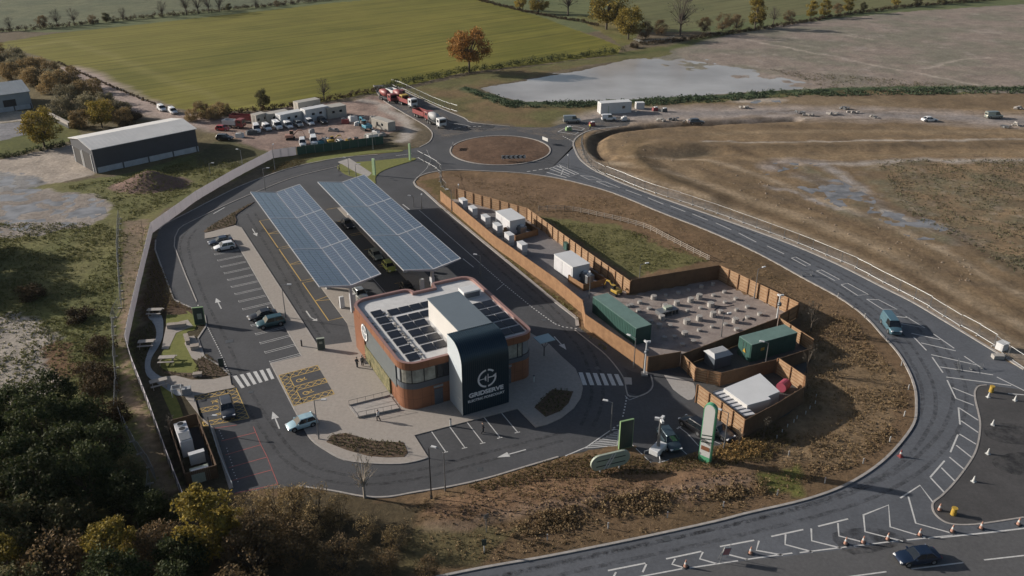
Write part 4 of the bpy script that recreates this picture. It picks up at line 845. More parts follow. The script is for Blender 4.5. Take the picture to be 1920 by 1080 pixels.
# plant box behind the tower
bx0, bx1 = 8.5, 13.45
MB().band([(bx0, 0.2), (bx1, 0.2), (bx1, 11.2), (bx0, 11.2)], RZ - .1, 10.35, closed=True).build('plant_screen', M['white_wall'], BL)
rr = MB().prism([(bx0 - .08, 0), (bx1 + .08, 0), (bx1 + .08, 11.3), (bx0 - .08, 11.3)], 10.35, 10.5).build('plant_roof', M['box_roof'], BL)
# navy tower: side profile swept across
def tower():
    pr = [(-4.3, 0), (-4.3, 7.6)]; r = 2.9
    pr += [(-4.3 + r - r * math.cos(t), 7.6 + r * math.sin(t)) for t in [math.pi / 2 * i / 12 for i in range(1, 13)]] + [(.25, 10.5)]
    x0, x1 = 6.68, 13.72; k = MB(); n = len(pr)
    k.add([(x0, p[0], p[1]) for p in pr] + [(x1, p[0], p[1]) for p in pr], [(i, n + i, n + i + 1, i + 1) for i in range(n - 1)])
    s = k.build('tower_cladding', M['navy'], BL, smooth=False)
    rib = MB()                                                       # standing seams
    for i in range(24):
        x = x0 + .12 + (x1 - x0 - .24) * i / 23
        for (y0, z0), (y1, z1) in zip(pr[:-1], pr[1:]):
            L = math.hypot(y1 - y0, z1 - z0); nx, nz_ = -(z1 - z0) / L, (y1 - y0) / L
            rib.add([(x - .018, y0, z0), (x + .018, y0, z0), (x + .018, y1, z1), (x - .018, y1, z1), (x - .018, y0 + nx * .05, z0 + nz_ * .05), (x + .018, y0 + nx * .05, z0 + nz_ * .05), (x + .018, y1 + nx * .05, z1 + nz_ * .05), (x - .018, y1 + nx * .05, z1 + nz_ * .05)],
                    [(4, 5, 6, 7), (0, 4, 7, 3), (5, 1, 2, 6)])
    rib.build('standing_seams', M['navy'], s)
    sd_ = MB(); xi = x0 - .0
    prf = pr + [(.25, 0)]
    c_ = [(x0, p[0], p[1]) for p in prf]; d_ = [(x1, p[0], p[1]) for p in prf]; m_ = len(prf)
    sd_.add(c_, [tuple(range(m_))]); sd_.add(d_, [tuple(range(m_))[::-1]]); sd_.build('tower_side', M['tower_side'], BL)
M['tower_side'] = mat('tower_side_panel', (.42, .47, .50), .55, .05, .5)
tower()
MB().box((6.62, -3.3, 2.2), (.06, 1.0, .1)).build('side_light', M['white_box'], BL)
# rooftop solar panels
pv_dark = mat('roof_panel_glass', (.012, .014, .020), .28, spec=.6)
def roof_panel(x, y, w=1.5, d=1.0):
    k = MB(); tz = .16
    o = MB().add([(x, y, RZ + .12), (x + w, y, RZ + .12), (x + w, y + d, RZ + .12 + tz), (x, y + d, RZ + .12 + tz), (x, y, RZ + .07), (x + w, y, RZ + .07), (x + w, y + d, RZ + .07 + tz), (x, y + d, RZ + .07 + tz)],
                 [(0, 1, 2, 3), (7, 6, 5, 4), (0, 4, 5, 1), (1, 5, 6, 2), (2, 6, 7, 3), (3, 7, 4, 0)]).build('solar_panel', pv_dark, BL)
    f = MB()
    for xx in (x + .02, x + w - .02): f.box((xx, y + d / 2, RZ + .04), (.05, d + .2, .06))
    f.box((x + w / 2, y + d + .05, RZ + .12), (w, .04, .16)); f.build('panel_rack', M['steel'], o)
for i in range(7):
    y = 1.35 + i * 2.36
    roof_panel(1.5, y, 1.62, 1.55)
    if 0 < i < 6:
        for j in range(2 if i < 5 else 3): roof_panel(4.35 + j * 1.84, y - 1.0, 1.66, 1.55)
for j in range(2): roof_panel(3.35 + j * 1.75, 1.35 + 4.75 * 2.36 - 1.0 + 2.0 - 2.0, .01, .01) if False else None
for j in range(4): roof_panel(3.9 + j * 1.78, 14.9, 1.6, 1.5)
for i in range(5):
    y = 1.5 + i * 2.3
    for j in range(2): roof_panel(15.75 + j * 1.86, y, 1.7, 1.55)
for i in range(4): roof_panel(13.75, 5.0 + i * 2.3, 1.2, 1.45)
hv = MB().box((17.2, 15.6, RZ + .6), (2.9, 2.1, 1.2)).build('rooftop_unit', M['white_box'], BL, bevel=.04); MB().box((17.2, 14.53, RZ + .55), (2.5, .04, .8)).build('grille', M['slate'], hv)
k = MB()
for i in range(60): 
    x, y = random.choice([(3.6 + random.uniform(-.15, .15), random.uniform(1, 15)), (.75, random.uniform(1, 17)), (random.uniform(3.2, 3.4), random.uniform(1, 15)), (random.uniform(3, 7), 15.9), (random.uniform(2, 8), .55)]); k.box((x, y, RZ + .08), (.3, .25, .16))
k.build('ballast_blocks', M['concrete'], BL)
k = MB(); k.path([(3.65, 1, RZ + .1), (3.65, 15.6, RZ + .1), (8.2, 15.9, RZ + .1)], .05, 4); k.path([(15.35, 2, RZ + .1), (15.35, 12, RZ + .1)], .05, 4); k.build('cable_tray', M['steel'], BL)
# signage ------------------------------------------------------------
def text_mesh(s, size, m, parent, mtx, sx=1.0, name='lettering', ext=.02, off=.0):
    cu = bpy.data.curves.new('t', 'FONT'); cu.body = s; cu.size = size; cu.extrude = ext; cu.offset = off; cu.align_x = 'CENTER'
    to = bpy.data.objects.new('t', cu); scene.collection.objects.link(to); bpy.context.view_layer.update()
    me_ = bpy.data.meshes.new_from_object(to.evaluated_get(bpy.context.evaluated_depsgraph_get())); bpy.data.objects.remove(to); me_.name = name
    me_.transform(mtx @ Matrix.Diagonal((sx, 1, 1, 1))); me_.materials.clear(); me_.materials.append(m); o = bpy.data.objects.new(name, me_); scene.collection.objects.link(o); o.parent = parent; return o
def logo(parent, mtx, r, m):
    k = MB()
    def T(x, y): return mtx @ Vector((x, y, 0))
    def ringseg(a0, a1, w=.19):
        n = 14; a0, a1 = R(a0), R(a1); V = []
        for i in range(n + 1):
            t = a0 + (a1 - a0) * i / n
            for rr_ in (r, r * (1 - w)): V.append(tuple(T(rr_ * math.cos(t), rr_ * math.sin(t))))
        k.add(V, [(2 * i, 2 * i + 2, 2 * i + 3, 2 * i + 1) if a1 < a0 else (2 * i + 1, 2 * i + 3, 2 * i + 2, 2 * i) for i in range(n)])
    ringseg(42, 84); ringseg(96, 264); ringseg(276, 360)
    def bar(x0, y0, x1, y1): k.add([tuple(T(x * r, y * r)) for x, y in ((x0, y0), (x1, y0), (x1, y1), (x0, y1))], [(0, 1, 2, 3)])
    bar(.12, -.03, .98, .10); bar(-.82, -.04, -.25, .04); bar(-.25, -.2, -.10, .2); bar(-.16, -.3, -.08, .3); bar(.06, -.45, .15, .45)
    k.add([tuple(T(x * r, y * r)) for x, y in ((.98, .1), (.98, -.06), (.6, .12), (.98, .34))], [(0, 1, 2), (0, 2, 3)])
    return k.build('emblem', m, parent)
front = Matrix.Translation((10.25, -4.40, 0)) @ Matrix.Rotation(math.pi / 2, 4, 'X')
sgw = mat('sign_letter_white', (.72, .73, .74), .5)
logo(BL, Matrix.Translation((10.35, -4.40, 5.0)) @ Matrix.Rotation(math.pi / 2, 4, 'X'), 1.42, sgw)
text_mesh('GRIDSERVE', .90, sgw, BL, Matrix.Translation((10.2, -4.40, 2.62)) @ Matrix.Rotation(math.pi / 2, 4, 'X'), 1.16, off=.035)
text_mesh('ELECTRIC FORECOURT', .50, sgw, BL, Matrix.Translation((10.2, -4.40, 1.87)) @ Matrix.Rotation(math.pi / 2, 4, 'X'), 1.06, off=.012)
west = Matrix.Rotation(-math.pi / 2, 4, 'Z') @ Matrix.Rotation(math.pi / 2, 4, 'X')
k = MB(); c_ = Matrix.Translation((-.24, 15.4, 5.0)) @ west
n = 28; k.add([tuple(c_ @ Vector((1.35 * math.cos(2 * math.pi * i / n), 1.35 * math.sin(2 * math.pi * i / n), 0))) for i in range(n)] + [tuple(c_ @ Vector((1.35 * math.cos(2 * math.pi * i / n), 1.35 * math.sin(2 * math.pi * i / n), -.22))) for i in range(n)], [tuple(range(n))] + [(n + i, n + (i + 1) % n, (i + 1) % n, i) for i in range(n)]); sg_ = k.build('round_sign', M['slate_pale'], BL)
logo(sg_, Matrix.Translation((-.26, 15.4, 5.0)) @ west, 1.3, sgw)
# ================================================================== SHEDS
def shed(p1, p2, depth, eave, ridge, wall, roofm, plinth, label, doors=(), cut=.0):
    h = math.atan2(p2[1] - p1[1], p2[0] - p1[0]); L = math.dist(p1, p2); t = thing('barn', label, 'barn', (p1[0], p1[1], 0), h)
    k = MB()
    D = depth
    k.add([(0, 0, 1.5), (L, 0, 1.5), (L, 0, eave), (0, 0, eave)], [(0, 1, 2, 3)]); k.add([(0, D, 0), (L, D, 0), (L, D, eave), (0, D, eave)], [(3, 2, 1, 0)])
    for x, f in ((0, 1), (L, -1)): k.add([(x, 0, 0), (x, D, 0), (x, D, eave), (x, D / 2, ridge), (x, 0, eave)], [(4, 3, 2, 1, 0)[::f]])
    k.build('wall', M[wall], t); p = MB(); p.box((L / 2, .0, .75), (L, .3, 1.5)); p.build('plinth', M[plinth], t)
    for i in range(5): MB().box((L * (i + .02) / 4.1, -.18, .8), (.35, .14, 1.7)).build('pier', M['steel_d'], t)
    r_ = MB(); e = .35
    for s_ in (0, 1):
        y0, y1 = (-e, D / 2) if s_ == 0 else (D + e, D / 2); ze = eave - e * (ridge - eave) / (D / 2)
        q = [(-e, y0, ze), (L + e, y0, ze), (L + e, y1, ridge), (-e, y1, ridge)]; r_.add([(a, b, c + .08) for a, b, c in q] + [(a, b, c - .06) for a, b, c in q], [(0, 1, 2, 3) if s_ == 0 else (3, 2, 1, 0), (4, 5, 1, 0), (0, 3, 7, 4), (1, 5, 6, 2), (7, 6, 5, 4)])
    ro = r_.build('roof', M[roofm], t); c = MB()
    nseg = int(L / 1.05)
    for i in range(nseg + 1):
        x = L * i / nseg
        c.add([(x - .03, -e, ze + .08), (x + .03, -e, ze + .08), (x + .03, D / 2, ridge + .08), (x - .03, D / 2, ridge + .08), (x, -e, ze + .10), (x, D / 2, ridge + .10)], [(0, 4, 5, 3), (4, 1, 2, 5)])
    c.build('roof_ribs', M[roofm], ro)
    for (side, u0, u1, z1_) in doors:
        if side == 'end':
            d = MB().box((-.04, D * (u0 + u1) / 2, z1_ / 2), (.1, D * (u1 - u0), z1_)).build('door', M['dark'], t)
            for u in (u0, u1): MB().box((-.1, D * u, z1_ / 2), (.14, .3, z1_)).build('door_jamb', M['white_box'], t)
        else: MB().box((L * (u0 + u1) / 2, -.04, z1_ / 2), (L * (u1 - u0), .1, z1_)).build('door', M['dark'], t)
    return t
M['barn_navy'] = mat('barn_cladding', (.045, .052, .066), .6, .1, .4); M['barn_roof'] = mat('barn_roof_sheet', (.58, .575, .56), .6, .08, .25); M['barn_pale'] = mat('barn_pale_cladding', (.26, .29, .31), .6, .08, .4); M['plinth'] = mat('block_plinth', (.38, .41, .44), .85, .15, .6)
shed(G(182,326), G(373,284), 14.5, 6.2, 7.4, 'barn_navy', 'barn_roof', 'plinth', 'large navy barn with a pale grey ridged roof beside the concrete yard', doors=(('end', .1, .5, 4.6), ('end', .56, .92, 4.2)))
shed(G(-70,222), G(62,203), 18, 5.4, 7.4, 'barn_pale', 'barn_pale', 'plinth', 'smaller pale blue-grey barn with a dark doorway at the left edge', doors=(('front', .60, .78, 3.6),))
# ================================================================== CONTAINERS, UNITS
def container(p, rz, d, m, roofm, label, name='container', cat='container', ribs=True, group=None, doors=True):
    t = thing(name, label, cat, (*p, .05), rz, group); L, Wd, H = d
    k = MB().box((0, 0, H / 2), (L, Wd, H)); k.build('body', M[m], t)
    MB().box((0, 0, H + .03), (L + .04, Wd + .04, .08)).build('roof', M[roofm], t)
    if ribs:
        n = int(L / .45)
        for s_ in (-1, 1):
            k = MB()
            for i in range(n + 1): k.box((-L / 2 + .1 + (L - .2) * i / n, s_ * (Wd / 2 + .02), H / 2), (.16, .04, H - .2))
            k.build('side_ribs', M[m], t)
    if doors:
        dd = MB().box((-L / 2 - .03, 0, H / 2), (.05, Wd * .9, H * .9)).build('door', M[m], t); k = MB()
        for y in (-.3, .3): k.tube((-L / 2 - .08, y, .2), (-L / 2 - .08, y, H - .2), .03, 5)
        k.build('lock_bars', M['steel'], dd)
    return t
def hd(p, q): return math.atan2(G(*q)[1] - G(*p)[1], G(*q)[0] - G(*p)[0])
def mid2(p, q): a, b = G(*p), G(*q); return ((a[0] + b[0]) / 2, (a[1] + b[1]) / 2)
# ================================================================== VEHICLES
CARCOL = {}
def paint(name, c, metal=.35, rough=.32):
    if name not in CARCOL: CARCOL[name] = mat('paint_' + name, c, rough, metal=metal, coat=.6)
    return CARCOL[name]
KIND = dict(  # L, W, H, belt, bonnet z, windscreen base x, screen top x, rear top x, rear base x, ride
    hatch=(4.1, 1.75, 1.50, .92, .90, .95, .25, -1.45, -1.9, .2), suv=(4.6, 1.88, 1.68, 1.05, 1.02, 1.05, .45, -1.75, -2.15, .25), saloon=(4.7, 1.85, 1.45, .90, .86, .95, .2, -1.15, -1.75, .18),
    van=(5.2, 2.0, 2.1, 1.15, 1.15, 1.75, 1.05, -2.5, -2.58, .25), smallvan=(4.4, 1.8, 1.85, 1.0, 1.0, 1.25, .7, -2.1, -2.16, .2))
def vehicle(kind, col, label, cat='car', loc=(0, 0), rz=0.0, group=None, z=.01, name=None):
    L, Wd, H, belt, bz, wf, tf, tr, wr, ride = KIND[kind]; hw = Wd / 2; pm_ = paint(*col) if isinstance(col, tuple) else CARCOL[col]
    t = thing(name or ('parked_van' if 'van' in kind else 'parked_car'), label, cat, (*loc, z), rz, group)
    def ring(x, w, zb, zt, crown=.05): return [(x, -w * .92, zb), (x, -w, zb + .12), (x, -w, zt - .18), (x, -w * .93, zt - .04), (x, -w * .4, zt + crown), (x, w * .4, zt + crown), (x, w * .93, zt - .04), (x, w, zt - .18), (x, w, zb + .12), (x, w * .92, zb)]
    b = MB(); h2 = L / 2
    b.loft([ring(-h2, hw * .80, .38, belt - .14, 0), ring(-h2 + .10, hw * .93, .26, belt - .02, .02), ring(-h2 + .5, hw, ride, belt + .0), ring(wr + .1, hw, ride, belt), ring(0, hw, ride, belt - .02), ring(wf, hw, ride, bz), ring(h2 - .65, hw * .98, ride, bz - .10), ring(h2 - .18, hw * .90, .26, bz - .22, .03), ring(h2, hw * .72, .34, bz - .36, 0)][::-1])
    body = b.build('body', pm_, t, smooth=True)
    em = body.modifiers.new('e', 'EDGE_SPLIT'); em.split_angle = R(38)
    # greenhouse
    yb, yt = hw * .90, hw * .74
    B = [(wr, -yb), (wf, -yb), (wf, yb), (wr, yb)]; T = [(tr, -yt), (tf, -yt), (tf, yt), (tr, yt)]
    P = lambda q, zz_: [(x, y, zz_) for x, y in q]; pb = P(B, belt - .03); pt = P(T, H - .07)
    van = 'van' in kind; solid = MB(); gl = MB()
    gl.add([(pb + pt)[i] for i in (1, 2, 6, 5)], [(0, 1, 2, 3)]); gl.build('windscreen', M['glass'], t)
    if van:
        xs = tf - .55
        solid.add(pb + pt, [(3, 0, 4, 7)]); 
        for s_, (i0, i1, j0, j1) in ((-1, (0, 1, 4, 5)), (1, (3, 2, 7, 6))):
            sb = [(wr, s_ * yb, belt - .03), (xs - .5, s_ * yb, belt - .03), (xs - .5, s_ * yt, H - .07), (tr, s_ * yt, H - .07)]
            solid.add(sb, [(0, 1, 2, 3) if s_ < 0 else (3, 2, 1, 0)])
            MB().add([(xs - .48, s_ * yb, belt - .03), (wf - .05, s_ * yb, belt - .03), (tf, s_ * yt, H - .1), (xs - .48, s_ * yt, H - .1)], [(0, 1, 2, 3) if s_ < 0 else (3, 2, 1, 0)]).build('side_window', M['glass'], t)
            k = MB(); x0, x1 = tr + .1, xs - .6; k.box((-L / 2 - .01, s_ * .3, H * .68), (.03, .45, .4)); k.build('rear_window', M['glass'], t)
        solid.build('load_body', pm_, t)
    else:
        MB().add([(pb + pt)[i] for i in (3, 0, 4, 7)], [(0, 1, 2, 3)]).build('rear_window', M['glass'], t)
        for s_ in (-1, 1): MB().add([(wr, s_ * yb, belt - .03), (wf, s_ * yb, belt - .03), (tf, s_ * yt, H - .07), (tr, s_ * yt, H - .07)], [(0, 1, 2, 3) if s_ < 0 else (3, 2, 1, 0)]).build('side_window', M['glass'], t)
        for s_ in (-1, 1):
            for p_, q_, r_ in (((wf, s_ * yb, belt - .05), (tf, s_ * yt, H - .06), .045), ((wr, s_ * yb, belt - .05), (tr, s_ * yt, H - .06), .07), (((wf + wr) / 2, s_ * yb, belt - .05), ((tf + tr) / 2, s_ * yt, H - .06), .035)): MB().tube(p_, q_, r_, 5).build('pillar', pm_, t)
    rf_ = MB(); n = []
    for x, s_ in ((tr - .04, .96), (tr + .15, 1.0), ((tr + tf) / 2, 1.02), (tf - .15, 1.0), (tf + .04, .95)):
        cz = .03 if abs(x - (tr + tf) / 2) < .1 else 0
        n.append([(x, -yt * s_, H - .10), (x, -yt * s_ * .9, H - .02 + cz), (x, yt * s_ * .9, H - .02 + cz), (x, yt * s_, H - .10)])
    rf_.loft(n[::-1]); rf_.build('roof', pm_, t)
    wr_ = .33 if kind != 'suv' and kind != 'van' else .37
    for x in (-L * .30, L * .315):
        for s_ in (-1, 1):
            w_ = MB().tube((x, s_ * (hw - .20), wr_), (x, s_ * (hw + .02), wr_), wr_, 14).build('wheel', M['tyre'], t); MB().tube((x, s_ * (hw + .0), wr_), (x, s_ * (hw + .035), wr_), wr_ * .62, 10).build('rim', M['rim'], w_)
            MB().tube((x, s_ * (hw - .1), wr_ + .02), (x, s_ * (hw + .006), wr_ + .02), wr_ * 1.16, 14).build('wheel_arch', M['dark'], t)
    for s_ in (-1, 1):
        MB().box((h2 - .13, s_ * hw * .66, bz - .32), (.22, .36, .14), s_ * -.25).build('headlight', M['lamp_lens'], t)
        MB().box((-h2 + .06, s_ * hw * .70, belt - .18), (.1, .34, .16)).build('tail_light', M['tail'], t)
        MB().box((wf - .25, s_ * (hw + .08), belt + .08), (.16, .2, .14)).build('wing_mirror', pm_, t)
    MB().box((h2 - .02, 0, bz - .5), (.06, .9, .16)).build('grille', M['dark'], t)
    return t
def car(px, head_px, kind, col, label, cat='car', z=.01, group=None, name=None, flip=False):
    """px = centre on ground, head_px = a point on the ground it faces"""
    p, q = G(*px), G(*head_px); return vehicle(kind, col, label, cat, p, math.atan2(q[1] - p[1], q[0] - p[0]) + (math.pi if flip else 0), group, z, name)
white = ('white', (.70, .71, .72), .0, .3); black = ('black', (.012, .013, .016), .3); navy = ('navy_blue', (.012, .025, .055), .4); teal = ('dark_teal', (.03, .085, .10), .4); lblue = ('pale_blue', (.36, .52, .58), .2); silver = ('silver', (.36, .38, .38), .6)
lime = ('lime', (.42, .46, .10), .2); sage = ('grey_green', (.30, .33, .30), .5); steelb = ('steel_blue', (.11, .21, .26), .45); red = ('red', (.42, .03, .035), .1); greyc = ('grey', (.10, .105, .115), .5)
BX = lambda px: (px[0] - 60, px[1] + 14)
bay = lambda k_, off=0: S(165.2 - (k_ + .5) * 3.24, 20.4 + off)
fac = TH + math.pi / 2
for (k_, kd, col, lab, off) in ((0, 'saloon', navy, 'dark blue car in the farthest long-stay bay, half hidden behind a white car', 0), (1, 'hatch', white, 'white hatchback parked in the second farthest long-stay bay', .2), (11, 'saloon', black, 'black saloon parked in the middle of the long-stay row next to a teal car', .2), (12, 'suv', teal, 'dark teal car parked with its nose out beside the black saloon', 0.8)):
    p = bay(k_, off); vehicle(kd, col, lab, 'car', p, fac)
car((567,800), (528,812), 'hatch', lblue, 'pale blue hatchback crossing the pavement edge beside the accessible bays', z=.08)
car((427,772), (437,812), 'suv', greyc, 'dark grey car parked across the yellow-hatched accessible bay on the left')
for p, kd, col, lab in (((652,424), 'saloon', navy, 'dark saloon charging at the far end between the two solar canopies'), ((705,483), 'hatch', sage, 'grey-green hatchback charging between the canopies next to a lime car'), ((730,505), 'hatch', lime, 'lime yellow hatchback charging between the canopies'), ((764,545), 'saloon', black, 'black car charging nearest the building roof between the canopies'), ((676,556), 'saloon', silver, 'silver car with dark roof half hidden behind the near canopy column')):
    x, y = G(*p); vehicle(kd, col, lab, 'car', (x, y), TH + math.pi)
car((1669,616), (1690,645), 'van', steelb, 'steel blue van driving down the curving main road', 'van', name='moving_van')
car((1718,1050), (1640,1059), 'saloon', navy, 'dark blue saloon speeding along the dual carriageway', name='moving_car')
car((1302,804), (1330,822), 'suv', black, 'black car parked nearest the orange fence, partly behind the tall totem', flip=True)
car((1345,812), (1372,829), 'saloon', greyc, 'dark grey car parked in the shade beyond the tall white totem')
car((1254,832), (1268,852), 'suv', ('dark_steel_blue', (.05, .075, .09), .4), 'steel blue pickup parked beside the camera mast trailer')
Q = hd((400,240),(560,215))
for px, kd, col, lab, ang in (((482,247),'van',white,'white box-bodied van at the left end of the row in the builders yard',-1.2), ((501,244),'smallvan',white,'small white van second from the left in the builders yard row',-1.0), ((520,241),'van',white,'white van with dark windscreen third in the builders yard row',-1.0), ((541,240),'smallvan',white,'white van fourth in the builders yard row',-1.0), ((560,237),'suv',silver,'silver car between white vans in the builders yard row',-1.0), ((581,234),'smallvan',white,'white van near the right end of the builders yard row',-1.0), ((605,231),'suv',black,'black car at the right end of the builders yard row',-1.0),
                              ((568,273),'smallvan',white,'rounded white van parked against the green hoarding, left one',-1.3), ((589,270),'van',white,'white van with dark windscreen parked against the green hoarding',-1.3), ((418,245),'hatch',red,'red car parked alone at the left of the builders yard',-.2), ((422,263),'suv',black,'dark car in the shade by the yard entrance',.0), ((304,208),'smallvan',white,'white van on the track beside the green field, left one',-.9), ((325,213),'smallvan',white,'white van on the track beside the green field, right one',-.9),
                              ((640,273),'hatch',silver,'silver car by the green hoarding next to the yellow machine',-1.0), ((1141,226),'smallvan',white,'white van parked in front of the long white cabin by the mud road',.1), ((1305,233),'suv',greyc,'dark car standing on the mud road right of the white cabin',.1), ((1072,230),'van',silver,'silver tipper truck waiting at the edge of the roundabout arm',.1), ((1742,228),'saloon',white,'white car far along the mud road',.1), ((1862,222),'van',sage,'grey-green van far along the mud road near the right edge',.1)):
    x, y = G(*px); vehicle(kd, col, lab, 'van' if 'van' in kd else 'car', (x, y), ang, z=.12)
# lorries ---------------------------------------------------------------
def lorry(px, ang, cabc, bodyc, label, mixer=False, L=8.5):
    x, y = G(*px); t = thing('lorry', label, 'lorry', (x, y, .05), ang); cb = M[cabc]; h = L / 2
    MB().box((0, 0, .85), (L, 1.0, .3)).build('chassis', M['steel_d'], t)
    c = MB().box((h - 1.0, 0, 1.75), (2.0, 2.4, 2.2)).build('cab', cb, t, bevel=.12); MB().box((h + .01, 0, 2.1), (.05, 2.0, .9)).build('windscreen', M['glass'], c)
    for s_ in (-1, 1): MB().box((h - .9, s_ * 1.21, 2.1), (1.0, .03, .7)).build('side_window', M['glass'], c)
    if mixer:
        k = MB(); sec = []
        for u, r in ((-h + .2, .5), (-h + 1.0, .8), (-h + 2.5, 1.22), (-h + 4.0, 1.2), (h - 2.6, .75)): sec.append([(u, r * math.cos(a), 2.2 + (.35 * (1 - (u + h) / L)) + r * math.sin(a)) for a in [2 * math.pi * i / 14 for i in range(14)]])
        k.loft(sec[::-1]); k.build('drum', M[bodyc], t, smooth=True); MB().box((-h + .1, 0, 1.6), (.5, 1.0, 1.6)).build('chute', M['steel'], t); MB().ribbon([(-h + 2.2 + .01 * i, 0) for i in range(2)], .1, 1.2, 1.3)
    else:
        k = MB(); a, b_ = -h + .1, h - 2.2
        k.box(((a + b_) / 2, 0, 1.15), (b_ - a, 2.4, .12)); 
        for s_ in (-1, 1): k.box(((a + b_) / 2, s_ * 1.18, 1.75), (b_ - a, .06, 1.2))
        k.box((a, 0, 1.75), (.06, 2.4, 1.2)); k.box((b_, 0, 1.85), (.06, 2.4, 1.4)); k.build('tipper_body', M[bodyc], t)
    for xx in (h - 1.3, -h + 1.2, -h + 2.5):
        for s_ in (-1, 1): w = MB().tube((xx, s_ * .85, .5), (xx, s_ * 1.2, .5), .5, 14).build('wheel', M['tyre'], t); MB().tube((xx, s_ * 1.19, .5), (xx, s_ * 1.22, .5), .28, 10).build('rim', M['rim'], w)
    return t
lorry((726,189), -.9, 'red_box', 'red_box', 'red concrete mixer lorry leading the queue on the north-west arm', True)
lorry((750,190), -1.0, 'yellow_box', 'red_box', 'yellow-cabbed mixer lorry beside the red one on the north-west arm', True)
lorry((764,198), -.9, 'white_box', 'red_box', 'white-cabbed tipper lorry behind the mixers')
lorry((794,222), -.9, 'red_box', 'red_box', 'red tipper lorry with orange wheels parked near the roundabout')
lorry((818,235), -1.0, 'white_box', 'grey_box', 'white mixer lorry nosing towards the roundabout', True)
lorry((742,182), -.9, 'red_box', 'white_box', 'red and white tipper lorry at the far end of the north-west arm')
lorry((460,230), -.25, 'red_box', 'red_box', 'long red lorry beside the cream cabins in the builders yard', L=9)
lorry((440,240), -.25, 'red_box', 'white_box', 'short red and white lorry at the left of the builders yard', L=6.5)
# excavators --------------------------------------------------------------
def digger(px, ang, m, label, s=1.0, arm=True):
    x, y = G(*px); t = thing('excavator', label, 'excavator', (x, y, .06), ang); t.scale = (s, s, s)
    for s_ in (-1, 1):
        k = MB(); k.loft([[(u, s_ * 1.1 - .25, z_) for u, z_ in P_] for P_ in [[(-1.5, .35), (-1.3, .05), (1.3, .05), (1.5, .35), (1.3, .7), (-1.3, .7)]]] + [[(u, s_ * 1.1 + .25, z_) for u, z_ in [(-1.5, .35), (-1.3, .05), (1.3, .05), (1.5, .35), (1.3, .7), (-1.3, .7)]]]); k.build('track', M['tyre'], t)
    MB().box((-.3, 0, 1.25), (2.6, 2.2, .9)).build('body', M[m], t, bevel=.12); c = MB().box((.5, .55, 2.1), (1.3, 1.0, 1.4), taper=.85).build('cab', M['glass'], t); MB().box((.5, .55, 2.83), (1.2, .95, .08)).build('cab_roof', M[m], c)
    if arm:
        k = MB(); k.loft([[(a + .0, y_, b_ + dz) for y_, dz in ((-.15, -.2), (.15, -.2), (.15, .2), (-.15, .2))] for a, b_ in ((1.0, 1.4), (2.6, 3.0), (4.0, 2.9))]); k.build('boom', M[m], t)
        k = MB(); k.loft([[(a, y_, b_ + dz) for y_, dz in ((-.12, -.15), (.12, -.15), (.12, .15), (-.12, .15))] for a, b_ in ((3.9, 3.0), (4.7, 1.0))]); k.build('dipper', M[m], t); MB().loft([[(4.3, -.4, .8), (4.9, -.4, .9), (4.8, -.4, .2), (4.3, -.4, .3)], [(4.3, .4, .8), (4.9, .4, .9), (4.8, .4, .2), (4.3, .4, .3)]]).build('bucket', M['steel_d'], t)
    return t
digger((1154,552), 2.2, 'yellow_box', 'small yellow excavator standing on the edge of the footings yard', .62)
digger((545,262), .2, 'orange', 'orange excavator in the middle of the builders yard', .85)
digger((688,244), 2.2, 'blue_box', 'light blue excavator with raised arm at the right of the builders yard', 1.0)
digger((622,270), .5, 'yellow_box', 'yellow dumper excavator behind the green hoarding', .7)
# cabins in the yard
for (a, b_), w, H_, m, lab in ((((478,237),(497,232)), 2.6, 3.4, 'cream_box', 'narrow cream cabin standing next to the red lorry'), (((497,233),(540,225)), 3.0, 3.0, 'cream_box', 'long cream site cabin with a door at the back of the yard'), (((523,235),(566,226)), 3.0, 3.2, 'white_box', 'long pale grey site cabin in front of the cream one'), (((557,219),(598,211)), 3.0, 4.4, 'cream_box', 'tall cream double-stacked cabin at the back of the yard'), (((570,229),(612,221)), 3.0, 3.8, 'white_box', 'white site cabin beside the tall cream one'), (((610,222),(645,216)), 4.0, 3.4, 'cream_box', 'cream site cabin at the right end of the cabin row'), (((704,236),(735,246)), 2.6, 2.6, 'cream_box', 'cream storage container on the bend of the yard road')):
    t = container(mid2(a, b_), hd(a, b_), (math.dist(G(*a), G(*b_)), w, H_), m, m, lab, 'site_cabin', 'site cabin', True)
    for d in (-1, 1): MB().box((d * 1.2, -w / 2 - .03, H_ * .6), (.9, .05, .7)).build('window', M['glass'], t)
t = container(mid2((1119,213),(1184,209)), hd((1119,213),(1184,209)), (10.0, 3.2, 3.4), 'white_box', 'white_box', 'long white cabin with a small dark window beside the mud road', 'site_cabin', 'site cabin')
MB().box((2.4, -1.64, 1.9), (.9, .05, .8)).build('window', M['glass'], t); MB().box((-2.5, -1.64, 1.3), (.12, .05, 2.5)).build('door_post', M['sign_green'], t)
container(G(1199,204), .1, (2.6, 2.0, 2.0), 'white_box', 'white_box', 'small white tank box right of the long white cabin', 'tank_box', 'tank box', False)
container(G(698,262), .6, (3.0, 2.2, 1.6), 'white_box', 'cream_box', 'pale rubble skip at the end of the green hoarding', 'skip', 'skip', False)
